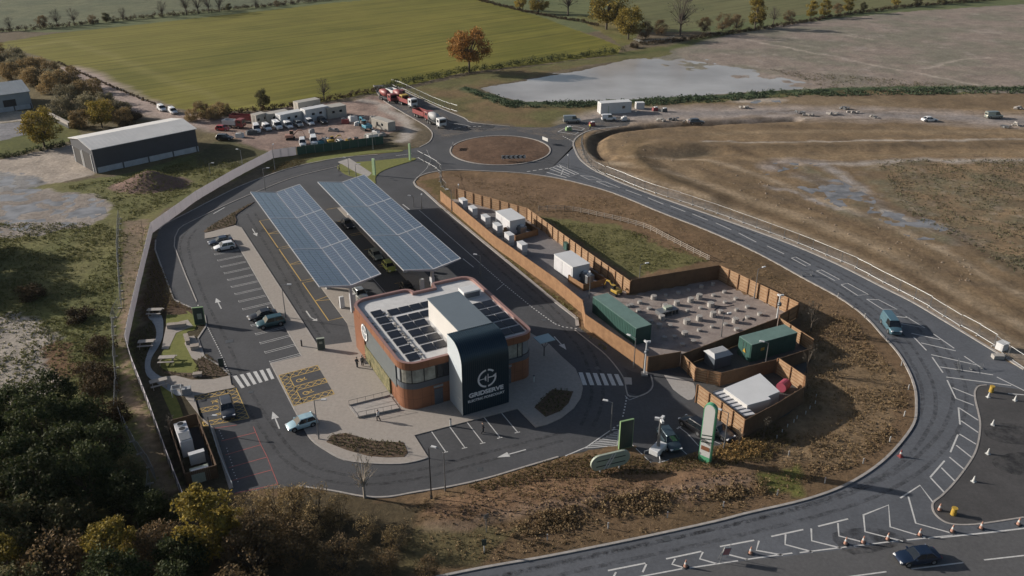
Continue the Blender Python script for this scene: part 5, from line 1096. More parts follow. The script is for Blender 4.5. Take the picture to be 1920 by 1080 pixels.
for px, m, lab in (((670,236),'white_box','white pallet stack beside the blue excavator'), ((655,226),'steel','steel frame stack right of the cream cabins'), ((712,268),'concrete','heap of concrete rings by the yard bend'), ((1228,208),'red_box','red generator right of the small tank box'), ((1245,210),'steel_d','dark pump trailer right of the red generator'), ((1170,226),'white_box','white and red barrier block beside the white van'), ((1110,236),'red_box','red and white water barrier at the roundabout exit'), ((1066,245),'sign_green','yellow-green sign plate lying by the roundabout exit')):
    x, y = G(*px); t = thing('site_equipment', lab, 'equipment', (x, y, .1), .3)
    MB().box((0, 0, .5), (1.8, 1.2, 1.0), taper=.85).build('body', M[m], t, bevel=.06); MB().box((.2, 0, 1.1), (1.0, .8, .25)).build('top', M['white_box'], t)
for i, (px, m, (a_, b_, c_), lab) in enumerate((((648,232),'red_box',(2.2,1.4,1.3),'red compressor beside the cream cabins'), ((662,228),'white_box',(2.6,1.6,1.6),'white storage box near the yard bend'), ((676,224),'steel',(3.0,1.2,.8),'steel beam stack by the earth bank of the yard'), ((683,232),'concrete',(2.0,2.0,.9),'pallet of grey blocks behind the blue excavator'), ((700,228),'cream_box',(1.6,1.6,1.4),'cream pallet stack right of the blue excavator'), ((705,252),'white_box',(2.2,1.4,1.0),'white sacks heap on the yard bend'), ((716,256),'concrete',(2.4,1.0,.8),'stack of kerb stones on the yard bend'), ((690,262),'cream_box',(2.0,1.3,1.3),'cream crate by the rubble skip'), ((602,272),'blue_box',(1.8,1.2,1.2),'small blue generator by the green hoarding'), ((612,268),'white_box',(2.4,1.5,1.2),'white crate stack by the green hoarding'), ((655,268),'yellow_box',(1.8,1.2,1.1),'yellow roller by the green hoarding'), ((668,266),'orange',(1.6,1.2,1.0),'orange barrier stack by the green hoarding'), ((472,252),'steel_d',(3.2,1.6,1.0),'dark trailer at the left of the van row'), ((450,258),'white_box',(2.2,1.5,1.2),'white trailer near the red car'), ((625,246),'concrete',(3.0,1.4,.6),'low timber and block pile in the middle of the yard'), ((585,250),'grey_box',(1.6,1.2,1.0),'grey mixer standing in the middle of the yard'))):
    x, y = G(*px); t = thing('site_equipment', lab, 'equipment', (x, y, .1), random.uniform(-.6, .9)); MB().box((0, 0, c_ / 2), (a_, b_, c_), taper=.9).build('body', M[m], t, bevel=.06); k = MB()
    for j in range(4): k.box((random.uniform(-a_, a_) * .4, random.uniform(-b_, b_) * .4, c_ + .1), (random.uniform(.3, .9), random.uniform(.2, .6), random.uniform(.1, .35)), random.uniform(0, 3))
    k.build('load', M[('steel', 'kerb', 'steel_d')[i % 3]], t)
for i, px in enumerate(((1240,228),(1262,226),(1282,229),(1395,203),(1500,214),(1515,218),(1560,216),(1585,205),(1600,212),(1905,236),(1885,240),(1910,205),(1640,222))):
    x, y = G(*px); k = MB()
    for j in range(7): k.box((random.uniform(-1.4, 1.4), random.uniform(-.7, .7), random.uniform(.15, .7)), (random.uniform(.4, 1.6), random.uniform(.2, .8), random.uniform(.2, .6)), random.uniform(0, 3))
    tag(k.build('material_pile', M[('concrete', 'steel', 'kerb')[i % 3]], loc=(x, y, .1)), 'low pile of pale building materials lying along the mud road', 'material pile', 'material piles along the mud road')
# ================================================================== COMPOUND EQUIPMENT
rzA = TH + math.pi
def unit(top_px, z, w, L, lab):
    x, y = G(*top_px, z); t = thing('battery_unit', lab, 'battery unit', (x, y, .05), rzA)
    MB().box((0, 0, z / 2), (L, w, z)).build('body', M['white_box'], t, bevel=.04); MB().box((0, 0, z + .03), (L + .1, w + .1, .08)).build('roof', M['white_box'], t)
    for d in (-1, 1): MB().box((d * L * .25, -w / 2 - .02, z * .5), (L * .4, .04, z * .8)).build('door', M['hoard'], t)
    MB().box((L / 2 + .05, 0, 1.1), (.06, .8, .6)).build('vent_grille', M['slate'], t); return t
unit((957,403), 3.0, 3.6, 6.4, 'white battery unit at the far end of the compound'); unit((1072,486), 3.0, 3.6, 6.6, 'white battery unit nearer the viewer, left of the yellow excavator')
def encl(pts, lab):
    timber_fence(pts + [pts[0]], 1.3, lab, rails=1, step=3, cap=False, group='low timber screens round the cooling units')
for (c, lab) in ((((944,438),(967,453),(1009,441),(986,427)), 'far'), (((1065,528),(1094,546),(1136,535),(1108,518)), 'near')):
    encl(GG(c), 'low brown timber screen round the cooling unit of the %s white battery unit' % lab)
    x, y = G((c[0][0] + c[2][0]) / 2, (c[0][1] + c[2][1]) / 2 - 2); t = thing('cooling_unit', 'pale cooling unit inside the low screen of the %s battery unit' % lab, 'cooling unit', (x, y, .05), rzA)
    MB().box((0, 0, .9), (2.6, 1.5, 1.8)).build('body', M['steel'], t, bevel=.08)
    for d in (-.6, .6): MB().tube((d, 0, 1.8), (d, 0, 2.0), .42, 14).build('fan_cowl', M['white_box'], t)
    MB().path([(1.3, .5, .8), (2.3, .9, .8), (2.6, 1.6, .3)], .12, 6).build('pipe', M['white_box'], t)
for i, px in enumerate(((869,392),(887,407),(911,424),(933,440),(955,458),(979,476))):
    x, y = G(*px); t = thing('inverter_cabinet', '%s white inverter cabinet from the far tip, inside the lane fence' % ('first', 'second', 'third', 'fourth', 'fifth', 'sixth')[i], 'electrical cabinet', (x, y, .05), rzA, 'inverter cabinets along the lane fence')
    MB().box((0, 0, .35), (2.0, 1.1, .7)).build('base', M['grey_box'], t); MB().box((0, 0, 1.45), (2.1, 1.2, 1.5)).build('cabinet', M['hoard'], t, bevel=.04); MB().box((0, 0, 2.24), (2.2, 1.3, .1)).build('lid', M['white_box'], t)
x, y = G(1063,468); t = thing('green_bin', 'dark green cabinet against the long inner fence', 'cabinet', (x, y, .05), rzA); MB().box((0, 0, .7), (1.2, 1.0, 1.4)).build('body', M['green_box'], t, bevel=.05); MB().box((0, 0, 1.45), (1.3, 1.1, .1)).build('lid', M['green_box'], t)
container(G(1163,612), rzA, (12.4, 2.9, 2.9), 'green_box', 'green_roof', 'long dark green container inside the lane fence, left of the footings')
c2 = container(mid2((1393,668),(1478,652)), hd((1393,684),(1478,660)), (8.8, 2.9, 3.0), 'green_box', 'green_roof', 'dark green container with yellow warning plates on its end and side')
MB().add([(-2.6, -1.53, 1.6), (-1.9, -1.53, 1.6), (-1.9, -1.53, 2.1), (-2.6, -1.53, 2.1)], [(0, 1, 2, 3)]).build('warning_plate', M['yellow_box'], c2)
MB().add([(-4.56, .2, 1.2), (-4.56, -.5, 1.2), (-4.56, 0 -.15, 1.9)], [(0, 1, 2)]).build('warning_plate', M['yellow_box'], c2)
x, y = G(1344,682); t = thing('transformer', 'grey-roofed transformer box between the orange fence and the second green container', 'transformer', (x, y, .05), hd((1393,684),(1478,660))); MB().box((0, 0, .95), (3.0, 2.4, 1.9)).build('body', M['slate'], t, bevel=.05); k = MB(); k.loft([[(-1.7, -1.4, 1.9), (1.7, -1.4, 1.9), (1.7, 1.4, 1.9), (-1.7, 1.4, 1.9)], [(-1.3, -.7, 2.4), (1.3, -.7, 2.4), (1.3, .7, 2.4), (-1.3, .7, 2.4)]]); k.build('roof', M['grey_box'], t)
# white service building
base = [G(*p, 2.9) for p in ((1357,729),(1425,701),(1462,735),(1440,744),(1445,749),(1401,761))]
t = thing('service_building', 'low white flat-roofed building with a stepped corner inside the front fenced yard', 'building', (*base[0], .05)); lo = [(x - base[0][0], y - base[0][1]) for x, y in base]
MB().prism(lo, 0, 2.85, top=False).build('wall', M['white_wall'], t); MB().prism(lo, 2.82, 2.95, bottom=True).build('roof', M['white_box'], t)
b2 = [G(*p, 2.4) for p in ((1336,736),(1356,730),(1401,763),(1417,777),(1397,781))]; t2 = thing('lean_to', 'grey corrugated lean-to roof along the orange fence beside the white building', 'lean-to', (*b2[0], .05)); lo = [(x - b2[0][0], y - b2[0][1]) for x, y in b2]
MB().prism(lo, 2.2, 2.35, bottom=True).build('roof', M['hoard'], t2); k = MB()
for i in range(9):
    u = i / 8; a = (lo[0][0] * (1 - u) + lo[4][0] * u, lo[0][1] * (1 - u) + lo[4][1] * u); b_ = (lo[1][0] * (1 - u) + lo[3][0] * u, lo[1][1] * (1 - u) + lo[3][1] * u); k.ribbon([a, b_], .12, 2.35, 2.43)
k.build('ridges', M['steel'], t2); k = MB()
for q in lo: k.tube((q[0] * .97, q[1] * .97, 0), (q[0] * .97, q[1] * .97, 2.25), .06, 5)
k.build('leg', M['steel_d'], t2)
x, y = G(1468,732); t = thing('skip', 'bright pink round-topped tank in the shade behind the white building', 'tank', (x, y, .05), .8); MB().tube((-.8, 0, .8), (.8, 0, .8), .75, 16).build('tank', M['pink'], t, smooth=False); MB().box((0, 0, .15), (1.4, 1.0, .3)).build('cradle', M['steel_d'], t)
# footings
foot_px = [(508,492),(530,487),(590,468),(580,525),(655,508),(685,438),(602,605),(668,600),(740,582),(723,637),(800,630),(765,500),(845,480),(940,458),(1000,437),(920,525),(1010,505),(1080,490),(1175,395),(1100,418),(1180,465),(1255,443),(1335,500),(1260,520),(1150,535),(1095,560),(1000,585),(915,608),(1090,635),(1180,618),(1250,600),(1335,572),(1420,550),(1000,660),(960,738),(900,692),(830,706),(885,760),(768,418),(855,400),(925,382),(1015,360),(1095,343),(1260,655),(640,655),(455,490),(760,718)]
for i, (zx, zy) in enumerate(foot_px):
    x, y = G(1040 + zx * .2708, 440 + (zy + 8) * .2708); big = i in (5, 11, 12, 13, 14, 17, 25, 26, 27, 30, 8, 35, 9)
    t = thing('concrete_footing', ('large' if big else 'small') + ' pale concrete footing standing up from the gravel of the footings yard', 'concrete footing', (x, y, .0), random.uniform(0, 3), ('large' if big else 'small') + ' concrete footings in the gravel yard')
    r = random.uniform(.50, .62) if big else random.uniform(.34, .46); h_ = random.uniform(.7, .95) if big else random.uniform(.35, .55)
    MB().tube((0, 0, 0), (0, 0, h_), r, 12, r2=r * .94).build('pad', M['concrete'], t); k = MB()
    for a in (0, 1.57, 3.14, 4.71): k.tube((r * .5 * math.cos(a), r * .5 * math.sin(a), h_), (r * .5 * math.cos(a), r * .5 * math.sin(a), h_ + .12), .025, 4)
    k.build('anchor_bolts', M['steel'], t)
x, y = G(1250,588); t = thing('switchgear_skid', 'pale steel skid lying among the footings in the middle of the gravel yard', 'steel skid', (x, y, .05), R(27)); k = MB()
for i in range(6): k.box((-1.6 + i * .65, 0, .35), (.12, 2.0, .7))
k.box((0, 0, .75), (3.6, 1.6, .12)); k.build('frame', M['steel'], t); MB().box((.3, .2, 1.0), (1.4, .8, .4)).build('cover', M['sign_sage'], t)
for c in ([(1085,505),(1095,490),(1130,495),(1180,500),(1240,490)], [(1300,598),(1320,575),(1375,580),(1385,600)], [(1130,560),(1100,530),(1150,500)]):
    p = smooth([(*G(1040 + a * .2708, 440 + b_ * .2708), .08) for a, b_ in c], n=5); tag(MB().path([(q[0], q[1], .08) for q in p], .05, 5).build('cable', M['dark']), 'black cable snaking between the footings on the gravel', 'cable', 'cables on the gravel')
# lower-left plant compound
timber_fence(GG([(320,812),(373,798),(410,896),(352,912),(320,812)]), 1.9, 'dark timber fence round the plant compound at the lower left', rails=-1, step=2.4, wood='timber_brown_shade')
sheet('plant_yard', GG([(322,812),(372,800),(407,894),(353,909)]), [], .02, M['asphalt_dark'])
rz_ = hd((340,815),(352,850)); x, y = G(349,838, 0); t = thing('chiller_unit', 'white chiller with two round fans on top in the lower left plant compound', 'chiller', (x, y, .05), rz_); MB().box((0, 0, 1.2), (4.6, 1.5, 2.4)).build('body', M['hoard'], t, bevel=.04)
for d in (-1.7, -.5): MB().tube((d, 0, 2.4), (d, 0, 2.52), .5, 16).build('fan_ring', M['white_box'], t); MB().tube((d, 0, 2.45), (d, 0, 2.54), .4, 14).build('fan', M['dark'], t)
MB().box((1.2, 0, 2.44), (1.8, 1.3, .08)).build('roof', M['steel'], t)
x, y = G(372,868, 0); t = thing('switch_box', 'white flat box beside the chiller', 'switch box', (x, y, .05), rz_ + 1.57); MB().box((0, 0, .8), (1.8, .6, 1.6)).build('body', M['white_box'], t); MB().box((0, 0, 1.63), (1.9, .7, .06)).build('lid', M['white_box'], t)
x, y = G(378,898, 0); t = thing('generator', 'pale green cabinet in the near corner of the plant compound', 'generator', (x, y, .05), rz_ + 1.57); MB().box((0, 0, .7), (2.2, 1.5, 1.4)).build('body', M['sign_sage'], t, bevel=.05); MB().box((0, 0, 1.45), (2.0, .5, .12)).build('roof', M['white_box'], t)
# ================================================================== LAMP POSTS, MASTS
def lamp(px, h=6.0, ang=0.0, lab='', arm=1.0, head='steel', post='steel', group=None, z=.08):
    x, y = G(*px); t = thing('street_lamp', lab, 'lamp post', (x, y, z), ang, group)
    MB().tube((0, 0, 0), (0, 0, h), .085, 8, r2=.055).build('pole', M[post], t); MB().tube((0, 0, 0), (0, 0, 1.0), .11, 8).build('base_door', M[post], t)
    k = MB(); k.tube((0, 0, h - .05), (arm, 0, h + .12), .045, 6); k.build('bracket', M[post], t); MB().box((arm + .25, 0, h + .14), (.75, .3, .12), taper=.85).build('lamp_head', M[head], t); return t
for px, h, ang, lab in (((536,596), 6, 0, 'grey lamp post on the pale strip beside the teal car'), ((498,358), 5.4, 0, 'lamp post with a box at its foot north of the near solar canopy'), ((516,320), 6.2, 1.6, 'slim lamp post at the corner where the white hoarding turns'), ((455,312), 4.2, 2.8, 'short lamp post outside the white hoarding, right of the barn'), ((395,329), 3, 0, 'small lamp outside the hoarding by the spoil heap'), ((598,824), 6, 0, 'white lamp post in front of the pale blue hatchback'), ((835,921), 6, 2.8, 'grey lamp post on the front kerb beside the black pole'), ((1145,810), 4.6, 2.8, 'lamp post above the hatched taper by the dark totem'),
                        ((901,519), 4.2, 2.9, 'lamp post on the east lane edge by the building roof'), ((776,388), 2.4, 2.9, 'short lamp on the east lane near the far canopy end'), ((791,393), 3, 1.6, 'second short pole on the east lane near the far canopy end'), ((847,396), 4.8, 2.8, 'lamp post inside the tip of the battery compound'), ((860,374), 3.0, 1.6, 'thin white pole in the tip of the battery compound'), ((1105,560), 4.5, 1.6, 'lamp post beside the near battery unit'), ((1197,549), 5.4, .3, 'lamp post at the corner of the grass enclosure fence'), ((1414,560), 5.6, .5, 'lamp post against the sunlit road-side fence'), ((1188,690), 5.0, 2.4, 'lamp post at the end of the long green container'), ((1352,632), 4, .3, 'thin lamp post at the front fence of the footings yard'), ((1434,690), 4.2, 2.8, 'lamp post standing before the second green container'), ((1357,842), 5.5, 2.6, 'lamp post beside the dark parked cars below the orange fence'),
                        ((395,812), 2.6, 0, 'short white lamp at the corner of the accessible bays on the left'), ((1065,316), 3, 1.6, 'small lamp on the roundabout splitter marking'), ((700,282), 5.5, 1.6, 'lamp post beside the green hoarding'), ((655,328), 4.2, 2.9, 'lamp post on the grass tip north of the canopies'), ((668,333), 3.2, .2, 'short lamp post by the footpath north of the canopies')):
    lamp(px, h, ang, lab, arm=.7 if h < 5 else 1.0, head='white_box')
x, y = G(809,937); t = thing('pole', 'slim black pole rising in front of the forecourt beside a grey lamp post', 'pole', (x, y, .05)); MB().tube((0, 0, 0), (0, 0, 7.4), .09, 8, r2=.06).build('shaft', M['dark'], t); MB().tube((0, 0, 0), (0, 0, .5), .16, 8).build('collar', M['dark'], t)
def mast(px, h, lab, rz=0.0):
    x, y = G(*px); t = thing('camera_mast', lab, 'camera mast', (x, y, .05), rz); MB().tube((0, 0, 0), (0, 0, h), .14, 8, r2=.10).build('pole', M['white_box'], t); MB().box((0, 0, .15), (.9, .9, .3)).build('base', M['concrete'], t)
    for a, zz_ in ((0, h), (2.1, h - .1), (4.2, h - 1.6)): c = MB().box((.3 * math.cos(a), .3 * math.sin(a), zz_), (.5, .25, .25), a).build('camera', M['white_box'], t); MB().tube((.5 * math.cos(a), .5 * math.sin(a), zz_), (.6 * math.cos(a), .6 * math.sin(a), zz_), .09, 6).build('lens', M['dark'], c)
    k = MB(); k.tube((0, 0, h - .5), (.5, .3, h - .5), .04, 5); k.box((.1, 0, h - 1.6), (.5, .5, .5)); k.build('bracket_box', M['steel'], t); return t
mast((1208,703), 5.6, 'white camera mast at the front corner of the gravel yard fence'); mast((1453,618), 6.2, 'tall white camera mast at the right front corner of the footings yard')
# trailer mast
x, y = G(1233,850); t = thing('mast_trailer', 'white camera mast trailer with folded outriggers parked beside the pickup', 'mast trailer', (x, y, .05), .9); MB().box((0, 0, .7), (2.4, 1.3, .8)).build('body', M['white_box'], t, bevel=.08)
k = MB(); k.tube((0, 0, 1), (0, 0, 5.3), .14, 8); k.path([(0, .2, 1.0), (.25, .2, 4.4)], .08, 6); k.path([(0, -.2, 1.0), (-.2, -.2, 3.2)], .06, 6)
k.build('mast', M['steel'], t)
for a in (.4, 2.2, 3.9, 5.5): k = MB(); k.tube((math.cos(a) * .8, math.sin(a) * .6, .7), (math.cos(a) * 1.9, math.sin(a) * 1.6, .35), .06, 5); k.tube((math.cos(a) * 1.9, math.sin(a) * 1.6, .35), (math.cos(a) * 1.9, math.sin(a) * 1.6, 0), .07, 5); k.build('outrigger', M['white_box'], t)
for a in (0, 2, 4): MB().box((.45 * math.cos(a), .45 * math.sin(a), 5.2), (.6, .34, .34), a).build('camera', M['white_box'], t)
for s_ in (-1, 1): MB().tube((0, s_ * .7, .33), (0, s_ * .9, .33), .33, 12).build('wheel', M['tyre'], t)
# ================================================================== SIGNS
def totem(px, w, h, th_, rz, face, edge, label, z=.05):
    x, y = G(*px); t = thing('totem_sign', label, 'totem sign', (x, y, z), rz); MB().box((0, 0, h / 2), (w, th_, h)).build('edge_frame', M[edge], t)
    for s_ in (-1, 1): MB().box((0, s_ * (th_ / 2 + .01), h / 2), (w - .16, .03, h - .16)).build('face', M[face], t)
    return t
t = totem((376,608), 1.7, 3.1, .3, R(12), 'sign_dark', 'sign_green', 'dark green totem beside the garden with a pale panel on its face'); MB().box((.1, -.19, 1.5), (.7, .03, 1.0)).build('notice_panel', M['sign_sage'], t)
totem((769,301), .55, 4.4, .3, R(-25), 'sign_lime', 'sign_lime', 'slim bright green totem on the grass by the roundabout'); totem((702,329), .8, 4.2, .3, R(-25), 'sign_lime', 'sign_lime', 'pale green totem on the grass verge above the solar canopies')
totem((416,688), .8, 1.5, .15, R(12), 'sign_dark', 'steel', 'low dark sign board at the lower corner of the garden')
t = totem((1172,840), 1.9, 4.3, .26, R(20), 'sign_dark', 'sign_green', 'dark-faced totem with a light green edge at the tip of the hatched taper')
t = totem((603,656), 1.2, 2.0, .4, R(15), 'sign_dark', 'sign_sage', 'dark information kiosk with a pale frame at the end of the pale strip', z=.1); MB().box((0, -.24, 1.3), (.5, .03, .4)).build('notice_panel', M['sign_sage'], t)
# tall price totem: rounded top slab
def capsule(w, h, n=10, base=False):
    r = w / 2; P = [(-r, 0), (r, 0)] + [(r * math.cos(a), h - r + r * math.sin(a)) for a in [math.pi * i / n for i in range(n + 1)]]; return P
x, y = G(1321,866); t = thing('totem_sign', 'tall white round-topped totem with green edges and stripes standing on the planted bank', 'totem sign', (x, y, .05), R(-38))
def slab_yz(prof, th_, m, name, par, yo=0.0):
    n = len(prof); k = MB(); k.add([(p[0], yo - th_ / 2, p[1]) for p in prof] + [(p[0], yo + th_ / 2, p[1]) for p in prof], [tuple(range(n)), tuple(range(n, 2 * n))[::-1]] + [(i, n + i, n + (i + 1) % n, (i + 1) % n) for i in range(n)]); return k.build(name, m, par)
slab_yz(capsule(1.6, 8.7), .55, M['sign_green_d'] if 'sign_green_d' in M else mat('totem_edge_green', (.08, .30, .16), .5), 'body', t)
slab_yz([(p[0] * .86, p[1] * .985 + .03) for p in capsule(1.6, 8.7)], .62, M['sign_white'], 'face', t)
for i in range(3): slab_yz([(-.65, 2.9 + i * .5), (.65, 3.25 + i * .5), (.65, 3.4 + i * .5), (-.65, 3.05 + i * .5)], .66, M['sign_dark'], 'stripe', t)
MB().box((0, -.34, 2.2), (1.1, .02, .6)).build('notice_panel', M['copper'], t); MB().box((0, 0, .5), (1.42, .66, 1.0)).build('green_foot', mat('totem_edge_green', (.08, .30, .16)), t)
# big oval board seen from behind
x, y = G(1143,884); t = thing('oval_sign', 'large sage green oval board with crossing frame bars seen from behind in the planted bank', 'sign', (x, y, 0), R(20)); r = 1.1; prof = [(1.55 + r * math.cos(a), 1.75 + r * math.sin(a)) for a in [-math.pi / 2 + math.pi * i / 10 for i in range(11)]] + [(-1.55 - r * math.cos(a), 1.75 - r * math.sin(a)) for a in [-math.pi / 2 + math.pi * i / 10 for i in range(11)]]
slab_yz(prof, .28, M['sign_sage'], 'board', t); slab_yz([(p[0] * .9, 1.75 + (p[1] - 1.75) * .8) for p in prof], .05, mat('sage_back', (.28, .34, .27), .6), 'back_panel', t, -.16)
for d in (-.55, -.15): k = MB(); k.box((d + .2, -.22, 1.75), (.14, .06, 2.3), ry=.5); k.build('brace', M['sign_white'], t)
for zz_ in (1.3, 2.1): MB().box((0, -.2, zz_), (3.9, .05, .1)).build('rail', M['dark'], t)
for d in (-1.3, 1.3): MB().tube((d, 0, 0), (d, 0, 1.0), .1, 8).build('leg', M['sign_white'], t)
# chevron board on the roundabout
x, y = G(963,303); t = thing('chevron_sign', 'black and white chevron board on the near side of the roundabout island', 'road sign', (x, y, .3), R(4)); MB().box((0, 0, .95), (6.2, .06, .9)).build('board', M['sign_white'], t)
for i in range(5):
    x0 = -2.9 + i * 1.2; k = MB()
    for s_ in (-1, 1): zc = .95; k.add([(x0, -.04, zc), (x0 + .5, -.04, zc), (x0 + 1.0, -.04, zc + s_ * .42), (x0 + .5, -.04, zc + s_ * .42)], [(0, 1, 2, 3)[::s_]])
    k.build('chevron', M['dark'], t)
for d in (-2.6, -.9, .9, 2.6): MB().tube((d, .06, -.2), (d, .06, .6), .04, 5).build('leg', M['steel'], t)
for px, rz, lab in (((849,281), 1.5, 'white chevron board seen edge-on at the left of the roundabout'), ((1022,270), -1.0, 'white chevron board seen at an angle at the right of the roundabout')):
    x, y = G(*px); t = thing('chevron_sign', lab, 'road sign', (x, y, .2), rz); MB().box((0, 0, 1.2), (2.6, .06, .9)).build('board', M['sign_white'], t)
    for d in (-1, 1): MB().tube((d, .05, -.2), (d, .05, .8), .04, 5).build('leg', M['steel'], t)
x, y = G(1360,1052); t = thing('works_sign', 'tilted red and white roadworks sign on a folding frame among the chevron markings', 'roadworks sign', (x, y, .02), .35); MB().box((0, 0, 1.35), (1.0, .05, 1.1), ry=.25).build('board', M['sign_white'], t); MB().box((0, -.04, 1.35), (.8, .03, .85), ry=.25).build('panel', mat('sign_faded_red', (.36, .16, .16)), t)
k = MB(); k.path([(-.5, .0, 2.2), (-.7, 0, 0)], .035, 5); k.path([(.5, .1, 2.1), (.4, .5, 0)], .035, 5); k.path([(-.6, .5, 0), (-.3, .1, 1.9)], .035, 5); k.build('leg', M['steel'], t)
x, y = G(908,1036); t = thing('road_sign', 'small dark plate on a white post at the lower edge of the bank', 'road sign', (x, y, 0), .1); MB().tube((0, 0, 0), (0, 0, 1.8), .06, 6).build('post', M['white_box'], t); MB().box((0, -.07, 1.5), (.5, .05, .9)).build('plate', M['sign_dark'], t)
x, y = G(912,1000); t = thing('road_sign', 'small grey sign on a thin post on the brown bank', 'road sign', (x, y, 0), .6); MB().tube((0, 0, 0), (0, 0, 2.6), .05, 6).build('post', M['steel'], t); MB().box((0, -.06, 2.5), (.6, .04, .6)).build('plate', M['steel'], t)
# ================================================================== SMALL STREET ITEMS
mp0 = thing('marker_post', 'x', 'marker post'); MB().box((0, 0, .45), (.14, .08, .9)).build('post', M['sign_white'], mp0); MB().box((0, -.045, .7), (.08, .01, .12)).build('reflector', M['tail'], mp0); first_mp = True
for px in ((1571,558),(1621,596),(1662,639),(1690,686),(1703,731),(1695,781),(1668,829),(1618,870),(1546,906),(1457,930),(1356,952),(1251,971),(1140,992),(1026,1014),(1478,857)):
    x, y = G(*px); z_ = float(ground_z(x, y)) - .05
    if first_mp: mp0.location = (x, y, z_); mp0['label'] = 'small white marker post in the brown verge along the inside of the main road'; mp0['group'] = 'white marker posts on the verge'; first_mp = False
    else: copy_tree(mp0, (x, y, z_), random.uniform(-.3, .3), 'small white marker post in the brown verge along the inside of the main road', 'white marker posts on the verge')
sp0 = None
for px in ((1530,745),(1528,758),(1518,768),(1510,778),(1494,786),(1488,793),(1476,802),(1466,812),(1456,823)):
    x, y = G(*px); k = MB().tube((0, 0, 0), (0, 0, .5), .06, 6) if sp0 is None else None
    if k: sp0 = k.build('stake', M['sign_white']); o = sp0
    else: o = sp0.copy(); scene.collection.objects.link(o)
    o.location = (x, y, float(ground_z(x, y))); tag(o, 'tiny white stake in the shaded soil beside the brown fence', 'stake', 'white stakes in the shaded soil')
def cone(lab, grp, px, m='orange', s=1.0):
    x, y = G(*px); t = thing('traffic_cone', lab, 'traffic cone', (x, y, .012), random.uniform(0, 3), grp); t.scale = (s, s, s)
    MB().box((0, 0, .03), (.5, .5, .06)).build('base', M['dark'] if m == 'orange' else M[m], t); c = MB().tube((0, 0, .05), (0, 0, .85), .19, 10, r2=.05).build('cone', M[m], t); MB().tube((0, 0, .38), (0, 0, .62), .135, 10, r2=.09).build('sleeve', M['sign_white'], c); return t
for px in ((1761,957),(1785,997),(1839,991),(1909,984),(1724,1004),(1664,1012),(1618,1018),(1585,1020),(1407,1038),(1285,1063)): cone('orange and white traffic cone standing along the edge of the dual carriageway', 'traffic cones along the dual carriageway', px, s=1.15)
for px in ((1853,745),(1903,751),(1861,797),(1852,851),(1825,903)): cone('white traffic cone standing on the closed-off tarmac island', 'white cones on the closed tarmac', px, 'sign_white')
cone('red traffic cone at the kerb of the curving main road', None, (1688,856), 'red_box', 1.2)
for px, lab in (((1858,735), 'round yellow marker drum at the upper tip of the closed tarmac island'), ((1787,965), 'round yellow marker drum at the lower tip of the closed tarmac island')):
    x, y = G(*px); t = thing('marker_drum', lab, 'marker drum', (x, y, .02)); MB().tube((0, 0, 0), (0, 0, .9), .32, 14, r2=.28).build('drum', M['yellow_box'], t); MB().tube((0, 0, .9), (0, 0, .98), .34, 14).build('lid', M['yellow_box'], t)
for px, rz, lab in (((1796,690), 1.2, 'galvanised crowd barrier standing on the hatched marking, left one'), ((1830,692), .2, 'galvanised crowd barrier standing on the hatched marking, right one'), ((1512,517), .1, 'small pale frame on the kerb of the main road near the hatched boxes')):
    x, y = G(*px); t = thing('crowd_barrier', lab, 'barrier', (x, y, .02), rz); k = MB(); k.path([(-1.1, 0, .2), (-1.1, 0, 1.05), (1.1, 0, 1.05), (1.1, 0, .2), (-1.1, 0, .2)], .03, 5)
    for i in range(1, 10): k.tube((-1.1 + .22 * i, 0, .2), (-1.1 + .22 * i, 0, 1.05), .012, 4)
    k.build('frame', M['steel'], t); 
    for d in (-.9, .9): MB().box((d, 0, .1), (.06, .6, .2)).build('foot', M['steel'], t)
x, y = G(1877,656); t = thing('feed_bin', 'white cube-shaped bin leaning on the mesh fence at the right', 'bin', (x, y, .1), .5); MB().box((0, 0, .6), (1.5, 1.2, 1.2)).build('body', M['white_box'], t, bevel=.06); MB().box((0, 0, 1.22), (1.6, 1.3, .08)).build('lid', M['white_box'], t)
x, y = G(1870,672); tag(MB().box((0,0,.3),(1.6,.9,.6)).box((.9,.4,.2),(.8,.7,.4),.6).build('rubble_bags', M['concrete'], loc=(x,y,.05)), 'heap of grey bags beside the white bin at the mesh fence', 'bags')
# bollards, bins, railings around the building
for px, lab in (((566,650),'dark bollard on the pale paving left of the information kiosk'), ((845,799),'white bollard light by the navy tower'), ((1001,717),'pale bollard light at the right corner of the building')):
    x, y = G(*px); t = thing('bollard', lab, 'bollard', (x, y, .1)); m_ = 'dark' if 'dark' in lab else 'sign_white'; MB().tube((0, 0, 0), (0, 0, 1.0), .12, 10).build('post', M[m_], t); MB().tube((0, 0, 1.0), (0, 0, 1.08), .14, 10).build('cap', M['steel_d'], t)
t = thing('access_ramp', 'low pale ramp with handrails running out from the orange corner of the building', 'ramp', (*G(700,768), .1)); c = [(x - G(700,768)[0], y - G(700,768)[1]) for x, y in GG([(655,763),(732,744),(750,769),(672,785)])]
MB().prism(c, 0, .10).build('ramp_slab', M['tactile'], t); k = MB(); k.ribbon([c[0], c[1]], .1, .1, .3); k.ribbon([c[3], c[2]], .1, .1, .3); k.ribbon([c[0], c[3]], .3, .1, .16); k.build('edge_upstand', M['kerb'], t)
for a, b_ in ((c[0], c[1]), (c[3], c[2])):
    k = MB(); k.path([(a[0], a[1], .95), (b_[0], b_[1], .95)], .03, 5)
    for i in range(6): u = i / 5; k.tube((a[0] * (1 - u) + b_[0] * u, a[1] * (1 - u) + b_[1] * u, .1), (a[0] * (1 - u) + b_[0] * u, a[1] * (1 - u) + b_[1] * u, .95), .025, 4)
    k.build('handrail', M['steel_d'], t)
